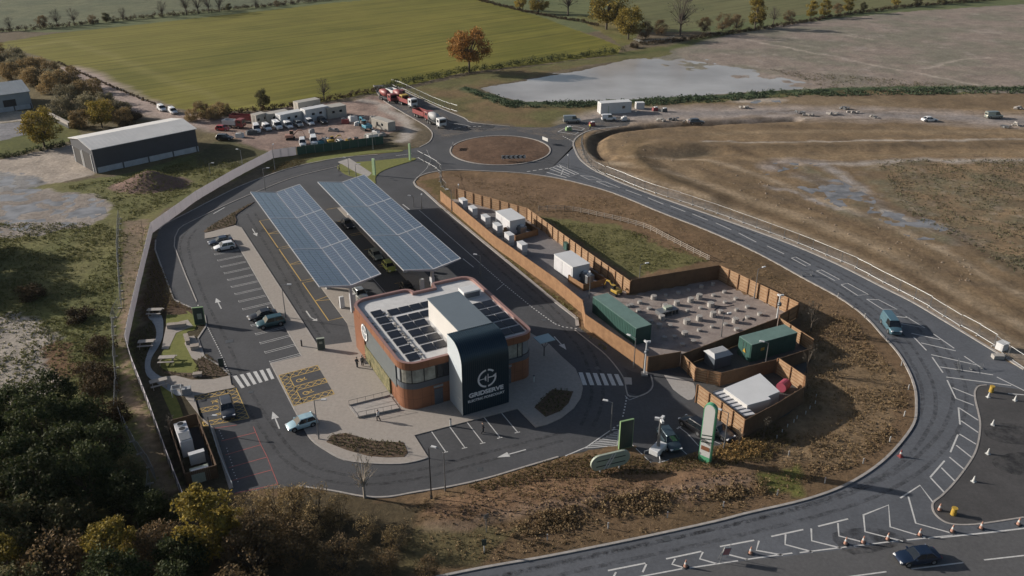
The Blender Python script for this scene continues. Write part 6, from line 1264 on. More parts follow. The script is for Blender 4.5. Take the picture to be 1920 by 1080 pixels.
x, y = G(1020,668); t = thing('shelter', 'small glass-roofed shelter on branching dark legs at the right rear corner of the building', 'shelter', (x, y, .1), R(28)); MB().box((0, 0, 3.0), (2.6, 2.2, .1)).build('roof', mat('shelter_glass', (.30, .40, .42), .15), t); k = MB()
for a in range(4): k.tube((0, 0, 1.4), (math.cos(a * 1.57 + .7) * 1.2, math.sin(a * 1.57 + .7) * 1.0, 2.95), .04, 5)
k.tube((0, 0, 0), (0, 0, 1.4), .08, 6); k.build('leg', M['dark'], t)
# bicycle stand & bike by the west wall
x, y = G(686,678); t = thing('cycle_stand', 'black hoop cycle stand at the foot of the living wall', 'cycle stand', (x, y, .1), TH); k = MB()
for d in (-.6, 0, .6): k.path([(d, -.35, 0), (d, -.35, .8), (d, .35, .8), (d, .35, 0)], .035, 5)
k.build('hoops', M['dark'], t); MB().box((0, 0, .03), (1.6, .9, .05)).build('base_plate', M['steel_d'], t)
# garden furniture
def picnic(px, rz, lab, s=1.25, m='wicker'):
    x, y = G(*px); t = thing('picnic_table', lab, 'picnic table', (x, y, .08), rz); t.scale = (s, s, s); MB().box((0, 0, .74), (1.9, .75, .07)).build('table_top', M[m], t)
    for s_ in (-1, 1): MB().box((0, s_ * .72, .45), (1.9, .28, .06)).build('bench_seat', M[m], t)
    for d in (-.7, .7): k = MB(); k.tube((d, -.85, 0), (d, -.2, .72), .05, 5); k.tube((d, .85, 0), (d, .2, .72), .05, 5); k.box((d, 0, .4), (.06, 1.6, .08)); k.build('leg', M['timber_pale'], t)
    return t
picnic((292,590), .05, 'pale picnic table at the top of the garden path'); picnic((276,650), .15, 'pale picnic table in the shaded bed left of the path'); picnic((315,680), .1, 'pale picnic table at the lower edge of the lawn'); picnic((299,724), .5, 'grey picnic table on the paving near the hoarding')
def planter(px, rz, L, w, lab, h=.6):
    x, y = G(*px); t = thing('stone_bench', lab, 'bench', (x, y, .08), rz); MB().box((0, 0, h * .5), (L, w, h)).build('plinth', M['wicker'], t, bevel=.04); MB().box((0, 0, h + .05), (L + .1, w + .1, .08)).build('seat', M['timber_pale'], t)
planter((332,614), .2, 2.9, .8, 'long pale stone bench across the lawn'); planter((351,640), -1.1, 2.6, .6, 'pale stone bench along the right side of the lawn'); planter((366,655), .3, 1.2, .9, 'short stone seat by the paved bay of the garden'); planter((371,706), .2, 1.2, .7, 'pale stone seat at the corner of the lower planting bed', .45)
x, y = G(333,742); t = thing('bin_store', 'white box frame by the path above the accessible bays', 'bin store', (x, y, .1), .3); k = MB(); k.path([(-.6, -.5, .05), (-.6, -.5, 1.3), (-.6, .6, 1.3), (-.6, .6, .05)], .06, 5); k.path([(.6, -.5, .05), (.6, -.5, 1.3), (.6, .6, 1.3), (.6, .6, .05)], .06, 5); k.tube((-.6, -.5, 1.3), (.6, -.5, 1.3), .06, 5); k.tube((-.6, .6, 1.3), (.6, .6, 1.3), .06, 5); k.build('frame', M['sign_white'], t); MB().box((1.3, 0, .5), (1.2, .9, 1.0)).build('cabinet', M['grey_box'], t)
k = MB(); pts = GG([(395,804),(412,858),(437,916)]); t = thing('guard_rail', 'low white guard rail along the head of the red bays', 'guard rail', (*pts[0], .1)); q = [(p[0] - pts[0][0], p[1] - pts[0][1]) for p in pts]; k.ribbon(q, .07, .45, .7); k.build('rail', M['sign_white'], t); k = MB()
for x, y, h in along(q, 1.5): k.box((x, y, .25), (.08, .08, .5))
k.build('post', M['sign_white'], t)
# ================================================================== PEOPLE
def person(px, rz, lab, top, legs, stride=.28, z=.1, h=1.75):
    x, y = G(*px); t = thing('person', lab, 'person', (x, y, z), rz); s = h / 1.75
    J = dict(pel=(0, 0, .95), spi=(.01, 0, 1.2), che=(.02, 0, 1.38), nec=(.03, 0, 1.52), hea=(.05, 0, 1.60), hed=(.05, 0, 1.72),
             ls=(.02, .17, 1.42), le=(-.05, .24, 1.15), lh=(.06, .25, .92), lf=(.09, .25, .82), rs=(.02, -.17, 1.42), re=(.02, -.24, 1.15), rh=(.16, -.24, .96), rf=(.21, -.24, .88),
             lp=(0, .09, .90), lk=(stride * .6, .10, .50), la=(stride * .55, .10, .08), lt=(stride * .55 + .16, .10, .04), rp=(0, -.09, .90), rk=(0, -.10, .48), ra=(-stride * .9, -.10, .10), rt=(-stride * .9 + .15, -.10, .04))
    rad = dict(pel=.13, spi=.12, che=.15, nec=.06, hea=.085, hed=.09, ls=.07, le=.05, lh=.035, lf=.03, rs=.07, re=.05, rh=.035, rf=.03, lp=.10, lk=.065, la=.045, lt=.035, rp=.10, rk=.065, ra=.045, rt=.035)
    E_ = ['pel spi', 'spi che', 'che nec', 'nec hea', 'hea hed', 'che ls', 'ls le', 'le lh', 'lh lf', 'che rs', 'rs re', 're rh', 'rh rf', 'pel lp', 'lp lk', 'lk la', 'la lt', 'pel rp', 'rp rk', 'rk ra', 'ra rt']
    K = list(J); me_ = bpy.data.meshes.new('body'); me_.from_pydata([tuple(c * s for c in J[k_]) for k_ in K], [tuple(K.index(w) for w in e.split()) for e in E_], []); o = bpy.data.objects.new('body', me_); scene.collection.objects.link(o); o.parent = t
    sm = o.modifiers.new('skin', 'SKIN'); [setattr(v, 'radius', (rad[K[i]] * s, rad[K[i]] * s)) for i, v in enumerate(me_.skin_vertices[0].data)] if me_.skin_vertices else None
    if not me_.skin_vertices:
        me_.skin_vertices if False else None
    o.modifiers.new('sub', 'SUBSURF').levels = 1; me_.materials.append(M['skin'])
    bpy.context.view_layer.update()
    for i, v in enumerate(o.data.skin_vertices[0].data): v.radius = (rad[K[i]] * s, rad[K[i]] * s); v.use_root = (K[i] == 'pel')
    def lim(a, b_, r0, r1, k): k.tube(tuple(c * s for c in J[a]), tuple(c * s for c in J[b_]), r0 * s, 8, r2=r1 * s); k.sphere(tuple(c * s for c in J[b_]), r1 * s, 1, 8, 5)
    k = MB(); k.loft([[(cx_ * s + rx * s * math.cos(a), ry_ * s * math.sin(a), zz_ * s) for a in [2 * math.pi * i / 10 for i in range(10)]] for cx_, rx, ry_, zz_ in ((0, .14, .18, .86), (0, .13, .16, 1.05), (.015, .14, .20, 1.3), (.02, .11, .17, 1.46), (.03, .07, .08, 1.52))])
    for q in ('l', 'r'): lim(q + 's', q + 'e', .085, .065, k); lim(q + 'e', q + 'h', .065, .05, k)
    k.build('jacket', M[top], t, smooth=True); k = MB()
    for q in ('l', 'r'): lim(q + 'p', q + 'k', .115, .085, k); lim(q + 'k', q + 'a', .085, .07, k)
    k.build('trousers', M[legs], t, smooth=True); MB().sphere((.035 * s, 0, 1.70 * s), .115 * s, .95, 10, 6).build('hair', M['dark'], t, smooth=True); return t
person((710,790), 2.6, 'person in dark clothes and pale top walking on the paving below the access ramp', 'white_box', 'cloth_d'); person((905,812), .5, 'person in dark clothes walking in the front parking bays', 'cloth_d', 'cloth_d', z=.01)
person((670,690), 1.2, 'person in black standing at the foot of the living wall, left of the cycle stand', 'cloth_d', 'cloth_d', .1); person((680,687), -1.2, 'person in grey standing right beside the cycle stand', 'cloth_g', 'cloth_d', .1); person((1106,243), .4, 'worker in yellow high-visibility jacket standing by the red and white barrier', 'cloth_y', 'cloth_d', z=.05); person((636,321), 0, 'person in dark clothes walking on the path north of the canopies', 'cloth_g', 'cloth_d', z=.05)
# ================================================================== VEGETATION
def leaf_mat(name, c1, c2, c3=None):
    m = bpy.data.materials.new(name); m.use_nodes = True; N = m.node_tree.nodes; L = m.node_tree.links; b = N['Principled BSDF']; b.inputs['Roughness'].default_value = .75; b.inputs['Specular IOR Level'].default_value = .2
    g = N.new('ShaderNodeNewGeometry'); oi = N.new('ShaderNodeObjectInfo'); rp = N.new('ShaderNodeValToRGB'); e = rp.color_ramp.elements; e[0].color = (*c1, 1); e[1].color = (*c2, 1); e[0].position = .1; e[1].position = .9
    if c3: q = e.new(.55); q.color = (*c3, 1)
    L.new(g.outputs['Random Per Island'], rp.inputs[0]); hs = N.new('ShaderNodeHueSaturation'); mr_ = N.new('ShaderNodeMapRange'); mr_.inputs[3].default_value = .7; mr_.inputs[4].default_value = 1.25
    L.new(oi.outputs['Random'], mr_.inputs[0]); L.new(mr_.outputs[0], hs.inputs['Value']); L.new(rp.outputs[0], hs.inputs['Color']); L.new(hs.outputs[0], b.inputs['Base Color'])
    tr = N.new('ShaderNodeBsdfTranslucent'); L.new(hs.outputs[0], tr.inputs[0]); mx = N.new('ShaderNodeMixShader'); mx.inputs[0].default_value = .25; L.new(b.outputs[0], mx.inputs[1]); L.new(tr.outputs[0], mx.inputs[2]); L.new(mx.outputs[0], N['Material Output'].inputs[0])
    return m
LF = dict(gold=leaf_mat('leaf_gold', (.38, .28, .05), (.15, .13, .045), (.28, .22, .05)), golden=leaf_mat('leaf_golden_brown', (.36, .26, .12), (.21, .165, .09), (.29, .21, .10)), beige=leaf_mat('leaf_beige', (.27, .235, .15), (.19, .175, .115), (.23, .205, .12)), orange=leaf_mat('leaf_orange', (.36, .18, .05), (.20, .12, .04), (.29, .15, .045)), green=leaf_mat('leaf_dark_green', (.030, .045, .018), (.075, .085, .032)), olive=leaf_mat('leaf_olive', (.06, .07, .03), (.13, .11, .05)), brown=leaf_mat('leaf_brown', (.17, .115, .06), (.10, .08, .045), (.21, .14, .065)), grey=leaf_mat('twig_grey', (.13, .12, .10), (.08, .075, .06)), bramble=leaf_mat('bramble', (.045, .04, .02), (.10, .065, .035)))
bark = mat('bark', (.075, .06, .045), .9, .3, 3); palebark = mat('pale_bark', (.33, .29, .24), .85, .15, 3)
def leaf_cloud(centres, radii, per, size, squash=.8, rs=None):
    """numpy leaf quads scattered through clumps"""
    rs = rs or RNG; n = len(centres); C = np.repeat(np.array(centres), per, 0); rr = np.repeat(np.array(radii), per)
    d = rs.normal(size=(len(C), 3)); d /= np.linalg.norm(d, axis=1)[:, None]; u = rs.random(len(C)) ** .45
    P = C + d * (rr * u)[:, None] * np.array([1, 1, squash]); s = size * (.6 + .8 * rs.random(len(C)))
    a = rs.normal(size=(len(C), 3)); a /= np.linalg.norm(a, axis=1)[:, None]; b_ = np.cross(a, rs.normal(size=(len(C), 3))); b_ /= np.linalg.norm(b_, axis=1)[:, None]
    V = np.stack([P - a * s[:, None] * .5, P + b_ * s[:, None] * .35, P + a * s[:, None] * .5, P - b_ * s[:, None] * .35], 1).reshape(-1, 3)
    return V
def quads_obj(name, V, m, parent=None, kind=None):
    me = bpy.data.meshes.new(name); n = len(V) // 4; me.vertices.add(len(V)); me.vertices.foreach_set('co', V.astype(np.float32).ravel()); me.loops.add(n * 4); me.loops.foreach_set('vertex_index', np.arange(n * 4, dtype=np.int32)); me.polygons.add(n); me.polygons.foreach_set('loop_start', np.arange(0, n * 4, 4, dtype=np.int32)); me.update(calc_edges=True); me.materials.append(m)
    o = bpy.data.objects.new(name, me); scene.collection.objects.link(o); o.parent = parent
    if kind: o['kind'] = kind
    return o
def tree(kind, leafm, h=8, w=5, clumps=26, per=110, leaf=.30, trunk_h=.28, label='x', cat='tree', lobes=1.0, bare=False, base=.15, barkm=None, name='tree'):
    t = thing(name, label, cat); k = MB(); th_ = h * trunk_h; r0 = .028 * h
    k.tube((0, 0, -.3), (0, 0, th_), r0, 8, r2=r0 * .75); cs = []; rs = []
    nl = max(5, int(clumps * .5))
    for i in range(clumps):
        a = random.uniform(0, 2 * math.pi); u = random.random(); zz_ = base * h + (1 - base) * h * (.12 + .8 * u); env = math.sin(math.pi * min(.97, max(.12, (zz_ / h - base) / (1 - base)))) ** .6
        rr = w / 2 * env * random.uniform(.35, .95) * lobes; c = (rr * math.cos(a), rr * math.sin(a), zz_); cs.append(c); rs.append(w * random.uniform(.11, .21))
        if i < nl or bare:
            m_ = (c[0] * .45, c[1] * .45, th_ + (zz_ - th_) * .5); k.tube((0, 0, min(th_, zz_ * .7)), m_, r0 * .5, 5, r2=r0 * .28, caps=False); k.tube(m_, c, r0 * .28, 5, r2=r0 * .08, caps=False)
            if bare:
                for _ in range(7):
                    e = (c[0] + random.uniform(-1, 1) * w * .16, c[1] + random.uniform(-1, 1) * w * .16, c[2] + random.uniform(-.2, 1) * h * .12); k.tube(tuple(m_[j] + (c[j] - m_[j]) * random.uniform(.4, 1) for j in range(3)), e, r0 * .09, 3, r2=.01, caps=False)
    if barkm is None: barkm = bark
    k.build('trunk', barkm, t)
    if per: quads_obj('crown', leaf_cloud(cs, rs, per, leaf), LF[leafm], t)
    return t
proto = {}
def PT(key, *a, **kw): proto[key] = [tree(key, *a, **kw) for _ in range(kw.pop('_n', 2))]
SPEC = dict(dark=dict(leafm='green', h=7.5, w=6.5, clumps=42, per=150, leaf=.30, base=.02, trunk_h=.15), darkol=dict(leafm='olive', h=6, w=6, clumps=36, per=130, leaf=.28, base=.02, trunk_h=.15), gold=dict(leafm='gold', h=7.5, w=5.5, clumps=40, per=150, leaf=.27, base=.06, trunk_h=.2), brown=dict(leafm='brown', h=5.5, w=6, clumps=30, per=90, leaf=.24, base=.0, trunk_h=.1, bare=True), oak=dict(leafm='orange', h=11, w=11, clumps=48, per=130, leaf=.42, base=.22, trunk_h=.28, bare=True),
            goldoak=dict(leafm='gold', h=9.5, w=9, clumps=46, per=130, leaf=.38, base=.12, trunk_h=.22), bare=dict(leafm='grey', h=7.5, w=6, clumps=26, per=14, leaf=.22, base=.2, bare=True), bramble=dict(leafm='bramble', h=2.4, w=6, clumps=26, per=110, leaf=.26, base=-.1, trunk_h=.1), wispy=dict(leafm='golden', h=4.6, w=4.6, clumps=30, per=55, leaf=.17, base=.0, trunk_h=.1, bare=True), thicket=dict(leafm='golden', h=5, w=6.5, clumps=34, per=120, leaf=.28, base=-.05, trunk_h=.1), shrubgrey=dict(leafm='beige', h=4.8, w=6.5, clumps=34, per=130, leaf=.28, base=-.05, trunk_h=.1), birch=dict(leafm='brown', h=6.5, w=3.0, clumps=22, per=4, leaf=.15, base=.2, bare=True, barkm=palebark), sap=dict(leafm='grey', h=3.2, w=1.6, clumps=10, per=10, leaf=.12, base=.3, bare=True))
used_p = set()
def plant(key, px, s=1.0, label='', cat='tree', group=None, name=None, zs=1.0):
    if key not in proto: proto[key] = [tree(key, **SPEC[key]) for _ in range(1 if key in ('oak', 'sap', 'birch') else 3)]
    j = random.randrange(len(proto[key])); p = proto[key][j]; x, y = G(*px); z_ = float(ground_z(x, y)); sc = s * random.uniform(.92, 1.08)
    if (key, j) not in used_p: used_p.add((key, j)); o = p; o.location = (x, y, z_); o.rotation_euler.z = random.uniform(0, 6.28); o.scale = (sc, sc, sc * zs); tag(o, label, cat, group)
    else: o = copy_tree(p, (x, y, z_), random.uniform(0, 6.28), label, group, (sc, sc, sc * zs)); o['category'] = cat
    if not group and 'group' in o: del o['group']
    return o
# single trees that stand out
plant('oak', (880,136), 1.4, 'lone round orange oak standing in the hedge of the green field'); plant('goldoak', (84,276), 1.15, 'golden brown tree beside the left end of the navy barn'); plant('goldoak', (192,240), .95, 'yellow tree behind the navy barn')
plant('goldoak', (1137,56), 2.1, 'large dark gold tree at the far right corner of the green field'); plant('goldoak', (1178,74), 1.4, 'smaller gold tree right of the large dark gold one'); plant('bare', (1275,66), 2.4, 'wide bare tree in the far hedge behind the pond'); plant('gold', (1415,54), 1.9, 'yellow bush tree in the far hedge right of the bare tree')
plant('gold', (1010,26), 2.2, 'orange tree at the top edge, right of the middle'); plant('bare', (1065,30), 2.4, 'bare tree at the top edge next to the orange tree'); plant('gold', (975,20), 1.5, 'brown-gold tree at the top edge, left of the orange tree')
plant('bare', (608,188), 1.0, 'grey leafless tree on the hedge above the builders yard'); plant('darkol', (495,203), .75, 'small dark evergreen on the hedge above the builders yard', zs=1.25)
plant('birch', (684,933), 1.05, 'slim leafless tree with pale stem in front of the forecourt'); plant('sap', (322,824), 1.1, 'young leafless sapling in the bed left of the plant compound'); plant('sap', (1512,700), 1.5, 'thin sapling right of the fenced yards'); plant('sap', (1431,822), 1.0, 'thin sapling at the foot of the dark brown fence'); plant('sap', (1520,622), 1.6, 'thin sapling behind the sunlit fence corner'); plant('sap', (1385,838), 1.0, 'sapling in the golden planting below the orange fence')
plant('gold', (398,1050), 1.25, 'bright yellow tree at the bottom, in front of the lower left corner of the site'); plant('gold', (225,1085), 1.1, 'olive-yellow tree at the bottom left'); plant('gold', (25,1110), .9, 'orange-yellow tree in the bottom left corner')
plant('gold', (435,1020), .7, 'yellow shrub right behind the bright yellow tree')
# wood in the lower left
wl_ = [(40,815,'dark',1.0),(112,792,'dark',1.0),(10,865,'dark',1.0),(90,850,'dark',1.25),(160,830,'dark',.9),(205,790,'bramble',1),(130,900,'dark',1.1),(40,930,'dark',1.1),(200,880,'dark',.9),(240,920,'darkol',.8),(175,950,'dark',1.1),(90,985,'dark',1.2),(0,980,'darkol',1.2),(250,975,'dark',.8),(140,1030,'darkol',1.1),(50,1050,'darkol',1.2),(300,1000,'dark',.7),(300,1070,'brown',1.0),(350,1100,'dark',.9),(120,1110,'brown',1.2),(480,1075,'brown',1.1),(190,740,'bramble',.9),(210,830,'bramble',.8),(160,812,'dark',.6),
       (170,705,'bramble',.8),(190,660,'bramble',.9),(150,600,'bramble',.9),(60,560,'bramble',.9),(-40,880,'dark',1.2),(-50,1030,'dark',1.2),(230,1150,'dark',1.0),(30,1180,'darkol',1.2),(330,1170,'dark',1.0),(450,1160,'brown',1.0),(15,790,'darkol',.5),(185,720,'bramble',1)]
wlab = dict(dark='dark evergreen tree in the shaded wood at the lower left', darkol='olive green tree in the wood at the lower left', brown='brown half-bare shrub along the bottom edge, left of the soil bank', bramble='low dark bramble clump on the rough slope outside the left boundary')
for x_, y_, k_, s_ in wl_: plant(k_, (x_, y_), s_, wlab[k_], 'bush' if k_ in ('bramble', 'brown') else 'tree', dict(dark='dark trees of the lower left wood', darkol='olive trees of the lower left wood', brown='brown shrubs along the bottom', bramble='bramble clumps on the left slope')[k_])
for x_, y_, k_, s_ in [(520,972,'wispy',.95),(560,976,'wispy',.95),(598,976,'wispy',1.0),(640,985,'wispy',.8),(475,975,'wispy',.9),(540,1000,'wispy',1.0),(590,1010,'wispy',.9),(690,1010,'wispy',.7),(740,1030,'wispy',.7)]: plant(k_, (x_, y_), s_, 'wispy golden brown shrub at the lower kerb, right of the bright yellow tree', 'bush', 'wispy golden shrubs at the lower kerb')
for x_, y_, k_, s_ in [(560,1060,'brown',.9),(640,1075,'brown',.8),(720,1075,'brown',.6),(500,1040,'brown',.9),(800,1085,'brown',.5)]: plant(k_, (x_, y_), s_, wlab['brown'], 'bush', 'brown shrubs along the bottom')
for x_, y_, s_ in ((-90,470,1.3),(-70,520,1.4),(-110,560,1.4),(-160,520,1.5),(-60,485,1.1),(-120,500,1.4)): plant('dark', (x_, y_), s_, 'dark evergreen tree at the left edge above the rough slope', 'tree', 'dark trees at the left edge')
# scrub by the track, upper left
for x_, y_, k_, s_ in [(10,130,'shrubgrey',1.15),(40,128,'shrubgrey',1.15),(75,140,'brown',1.15),(20,150,'brown',1.15),(100,150,'brown',1.15),(130,165,'brown',1.21),(60,160,'brown',1.15),(95,175,'brown',1.26),(130,195,'shrubgrey',1.26),(160,190,'brown',1.15),(165,215,'shrubgrey',1.26),(200,205,'shrubgrey',1.03),(120,218,'shrubgrey',1.15),(225,222,'shrubgrey',1.03),(250,225,'bramble',.9),(150,240,'brown',0.92),(30,118,'shrubgrey',1.15),(0,112,'brown',1.15),(400,224,'brown',0.80),(380,222,'brown',0.80),(420,216,'brown',0.69),(240,245,'bramble',1.0),(360,228,'brown',0.69),(60,145,'brown',1.2),(110,165,'shrubgrey',1.2),(85,160,'shrubgrey',1.1),(180,175,'brown',.9),(30,140,'shrubgrey',1.2),(205,225,'brown',1.0),(235,235,'brown',.9)]:
    plant({'brown': 'thicket'}.get(k_, k_), (x_, y_), s_ * 1.12, 'brown autumn shrub in the thicket between the track and the barns' if k_ == 'brown' else 'grey-green shrub in the thicket between the track and the barns' if k_ == 'shrubgrey' else 'low bramble beside the track behind the navy barn', 'bush', {'brown': 'brown shrubs of the track thicket', 'shrubgrey': 'grey-green shrubs of the track thicket', 'bramble': 'brambles of the track'}[k_])
# far hedgerow trees
for x_, k_, s_ in [(20,'bare',.9),(82,'brown',1.0),(108,'bare',1.2),(140,'bare',1.1),(175,'brown',.8),(200,'darkol',.8),(232,'bare',.9),(305,'bare',1.1),(350,'bare',1.5),(372,'bare',1.4),(392,'bare',1.5),(412,'bare',1.3),(430,'darkol',.7),(480,'bare',.8),(520,'brown',.6)]:
    y_ = 58 - (x_ / 640.) * 58 + 2; plant(k_, (x_, y_), s_, 'tree standing in the hedge between the two far fields at the top left', 'tree', 'trees of the far left hedge')
for x_, y_, k_, s_ in [(1210,74,'brown',1.35),(1240,66,'brown',1.22),(1320,62,'brown',1.35),(1355,58,'brown',1.49),(1380,56,'brown',1.35),(1450,46,'bare',1.08),(1480,42,'brown',1.08),(1520,34,'gold',1.22),(1545,32,'gold',1.22),(1570,27,'brown',1.08),(1590,24,'gold',1.35),(1618,20,'darkol',0.68),(1680,12,'gold',1.08),(1720,12,'darkol',0.94),(1765,8,'darkol',1.08),(1800,4,'darkol',1.08),(1190,90,'bramble',.8)]:
    plant(k_, (x_, y_), s_, 'autumn hedge tree or bush beyond the pond and the stubble field', 'tree', 'autumn trees of the far right hedge')
# hedges
def hedge(px, h, w, m, label, dens=9, leaf=.4):
    p = smooth(GG(px), n=4); o0 = p[0]; t = thing('hedge', label, 'hedge', (o0[0], o0[1], 0)); C = []; k = MB()
    for x, y, a in along(p, 1.1):
        for _ in range(2): C.append((x - o0[0] + random.uniform(-.5, .5) * w, y - o0[1] + random.uniform(-.5, .5) * w, random.uniform(.2, .85) * h * random.uniform(.6, 1.15)))
        k.tube((x - o0[0], y - o0[1], -.2), (x - o0[0] + random.uniform(-.4, .4), y - o0[1], h * .7), .05, 3, caps=False)
    quads_obj('foliage', leaf_cloud(C, [h * .5] * len(C), dens * 4, leaf), LF[m], t); return t
hedge([(-60,62),(60,56),(300,32),(480,15),(640,-2),(760,-12)], 2.2, 2.5, 'bramble', 'dark hedge between the two far fields at the top left'); hedge([(1165,98),(1080,108),(1000,118),(900,133),(870,137),(790,152),(720,168)], 2.5, 3.0, 'green', 'dark clipped hedge along the near side of the green field, right part'); hedge([(720,168),(660,180),(600,192),(520,205),(440,214),(375,220)], 1.7, 3, 'bramble', 'ragged hedge between the green field and the builders yard')
hedge([(1200,84),(1270,78),(1330,70),(1430,55),(1510,42),(1600,27),(1700,14),(1800,6),(1900,-4)], 1.9, 2.4, 'bramble', 'ragged hedge between the far field and the stubble field'); hedge([(860,-10),(940,12),(1010,28),(1090,42),(1120,50)], 1.6, 2.2, 'bramble', 'hedge at the top of the green field')
hedge([(0,298),(80,283),(150,270)], 1.6, 2.0, 'green', 'dark green clipped hedge above the concrete yard at the left'); hedge([(110,118),(170,146),(240,176),(300,200),(330,208)], .8, 1.0, 'bramble', 'low scrubby edge between the track and the green field', 5, .3)
# post line of the field edge
t = thing('rail_fence', 'thin pale rail fence and gate by the pond corner of the green field', 'fence', (*G(1188,82), 0)); o0 = G(1188,82); q = [(x - o0[0], y - o0[1]) for x, y in GG([(1188,76),(1205,82),(1235,78),(1265,72)])]; k = MB(); k.ribbon(q, .06, .5, .6); k.ribbon(q, .06, 1.0, 1.1); k.build('rail', M['sign_white'], t); k = MB()
for x, y, a in along(q, 2.2): k.box((x, y, .6), (.1, .1, 1.2))
k.build('post', M['sign_white'], t)
t = thing('beam', 'long pale timber beam leaning on a bank between the yellow trees', 'beam', (*G(112,232), .0)); p, q = G(112,218), G(152,238); L_ = math.dist(p, q); MB().box((0, 0, 1.6), (L_, .8, .8), math.atan2(q[1] - p[1], q[0] - p[0])).build('deck', M['wicker'], t); MB().box((0, 0, .7), (L_ * .9, .3, 1.4), math.atan2(q[1] - p[1], q[0] - p[0])).build('support', M['steel_d'], t)
# ---- ground cover (stuff)
def scatter(polys, n, leaf, hgt, m, name, avoid=(), per=6, spread=.35, pz=0.0, label=None):
    PP = []
    for poly, frac in polys:
        xs = [p[0] for p in poly]; ys = [p[1] for p in poly]; k_ = int(n * frac); cx_ = RNG.uniform(min(xs), max(xs), k_ * 3); cy_ = RNG.uniform(min(ys), max(ys), k_ * 3); mm = inpoly(cx_, cy_, poly)
        for av in avoid: mm &= ~inpoly(cx_, cy_, av)
        mm &= RNG.random(len(cx_)) < np.clip((vnoise(cx_, cy_, 5, 4, 9) - .3) * 3, .08, 1); PP.append(np.stack([cx_[mm], cy_[mm]], 1)[:k_])
    P = np.concatenate(PP); zz_ = ground_z(P[:, 0], P[:, 1]); s_ = .5 + RNG.random(len(P)); C = np.stack([P[:, 0], P[:, 1], np.maximum(zz_, pz) + hgt * .4 * s_], 1)
    V = leaf_cloud(C, spread * s_, per, leaf, .8); return tag(quads_obj(name, V, m, None, 'stuff'), label or name, 'plants')
comp = [G(*p) for p in fence_px + kerb_lane_px + [(826,375),(856,371),(988,408),(1010,397),(1060,396),(1205,428),(1345,490),(1347,522),(1495,592),(1524,660),(1505,765),(1393,823)]]
compl = GG([(826,375),(856,371),(988,409),(1181,550),(1345,522),(1495,592),(1524,660),(1505,765),(1393,823),(1305,755),(1276,688),(1213,697),(1091,588),(1040,545),(926,462)])
sagein = [compl]
dry = leaf_mat('dry_weeds', (.26, .19, .10), (.15, .10, .05), (.31, .22, .12)); dry2 = leaf_mat('bedding_shrubs', (.22, .15, .06), (.08, .07, .03), (.15, .12, .05)); grs = leaf_mat('rough_grass', (.14, .14, .05), (.20, .18, .08), (.11, .12, .04))
isl_in = [p for p in island_loop]
scatter([(GG([(1450,560),(1600,600),(1700,730),(1700,800),(1620,870),(1480,915),(1400,905),(1420,850),(1520,800)]), .5), (GG([(850,330),(1150,372),(1500,530),(1640,640),(1560,640),(1350,485),(1190,425),(1000,400)]), .35), (GG([(800,935),(1050,885),(1420,890),(1500,925),(1180,1005),(900,1055),(700,1030)]), .15)], 9000, .2, .25, dry, 'dry_weeds', sagein, 5, .3, label='dry brown weeds scattered over the soil island')
scatter([(GG([(980,975),(1180,930),(1300,915),(1440,905),(1440,925),(1250,958),(1050,998),(950,1010)]), 1)], 1500, .24, .45, dry, 'tall_weeds', (), 10, .35, label='taller rusty weeds along the lower slope of the bank')
bank_p = GG([(870,912),(980,882),(1047,862),(1100,855),(1200,856),(1226,876),(1262,866),(1310,850),(1395,828),(1452,795),(1490,830),(1440,865),(1380,880),(1200,895),(1050,900),(900,925)])
# planted shrubs in rows
def shrub_rows(poly, sp, r, h, m, name, label, per=26, leaf=.16, jit=.15, z=.1):
    xs = [p[0] for p in poly]; ys = [p[1] for p in poly]; C = []
    for x in np.arange(min(xs), max(xs), sp):
        for y in np.arange(min(ys), max(ys), sp * .9):
            C.append((x + random.uniform(-jit, jit) + (.5 * sp if int((y - min(ys)) / (sp * .9)) % 2 else 0), y + random.uniform(-jit, jit)))
    C = np.array(C); C = C[inpoly(C[:, 0], C[:, 1], poly)]; z_ = np.maximum(ground_z(C[:, 0], C[:, 1]), z) + h * .4; s_ = r * RNG.uniform(.6, 1.15, len(C))
    V = leaf_cloud(np.column_stack([C, z_]), s_, per, leaf, .9); return tag(quads_obj(name, V, m, None, 'stuff'), label, 'plants')
shrub_rows(bank_p, .62, .30, .45, dry2, 'bank_planting', 'golden brown bedding shrubs covering the bank between the lane and the totems', 30, .15)
gd = leaf_mat('golden_bedding', (.34, .22, .08), (.20, .13, .05), (.28, .18, .07)); shrub_rows(GG([(1330,858),(1350,838),(1395,826),(1440,838),(1420,858),(1370,872)]), .6, .36, .5, gd, 'golden_bedding', 'bright golden bedding shrubs below the orange fence', 34, .16)
bedm = leaf_mat('bed_shrubs', (.045, .05, .02), (.12, .10, .05), (.07, .075, .03))
for i, (bp, lab) in enumerate(((bed_front, 'low shrubs in rows in the curved bed in front of the building'), (bed_dark, 'dark shrubs in the shaded bed right of the tower'), (GG([(370,672),(388,664),(431,700),(424,704),(366,710)]), 'low shrubs in the bed at the lower corner of the garden'), (GG([(386,436),(391,427),(436,400),(477,379),(452,396),(441,406),(441,421)]), 'low shrubs in the pointed bed at the head of the long-stay bays'), (GG([(306,512),(326,562),(364,582),(330,578),(300,590),(262,600),(275,540),(290,470)]), 'leafless low planting between the hoarding and the garden'), (GG([(245,640),(285,600),(290,630),(275,665),(262,700)]), 'dark low planting left of the garden path'), (GG([(500,316),(552,300),(575,298),(560,312),(510,324)]), 'brown planting by the bend of the access road'), (GG([(310,700),(303,694),(330,699),(366,702),(366,709)]), 'clipped low plants along the lower lawn edge'))):
    shrub_rows(bp, .72, .30, .4, bedm if i not in (4, 6) else dry2, 'bed_planting', lab, 22, .16, z=.13 if i < 2 else .06)
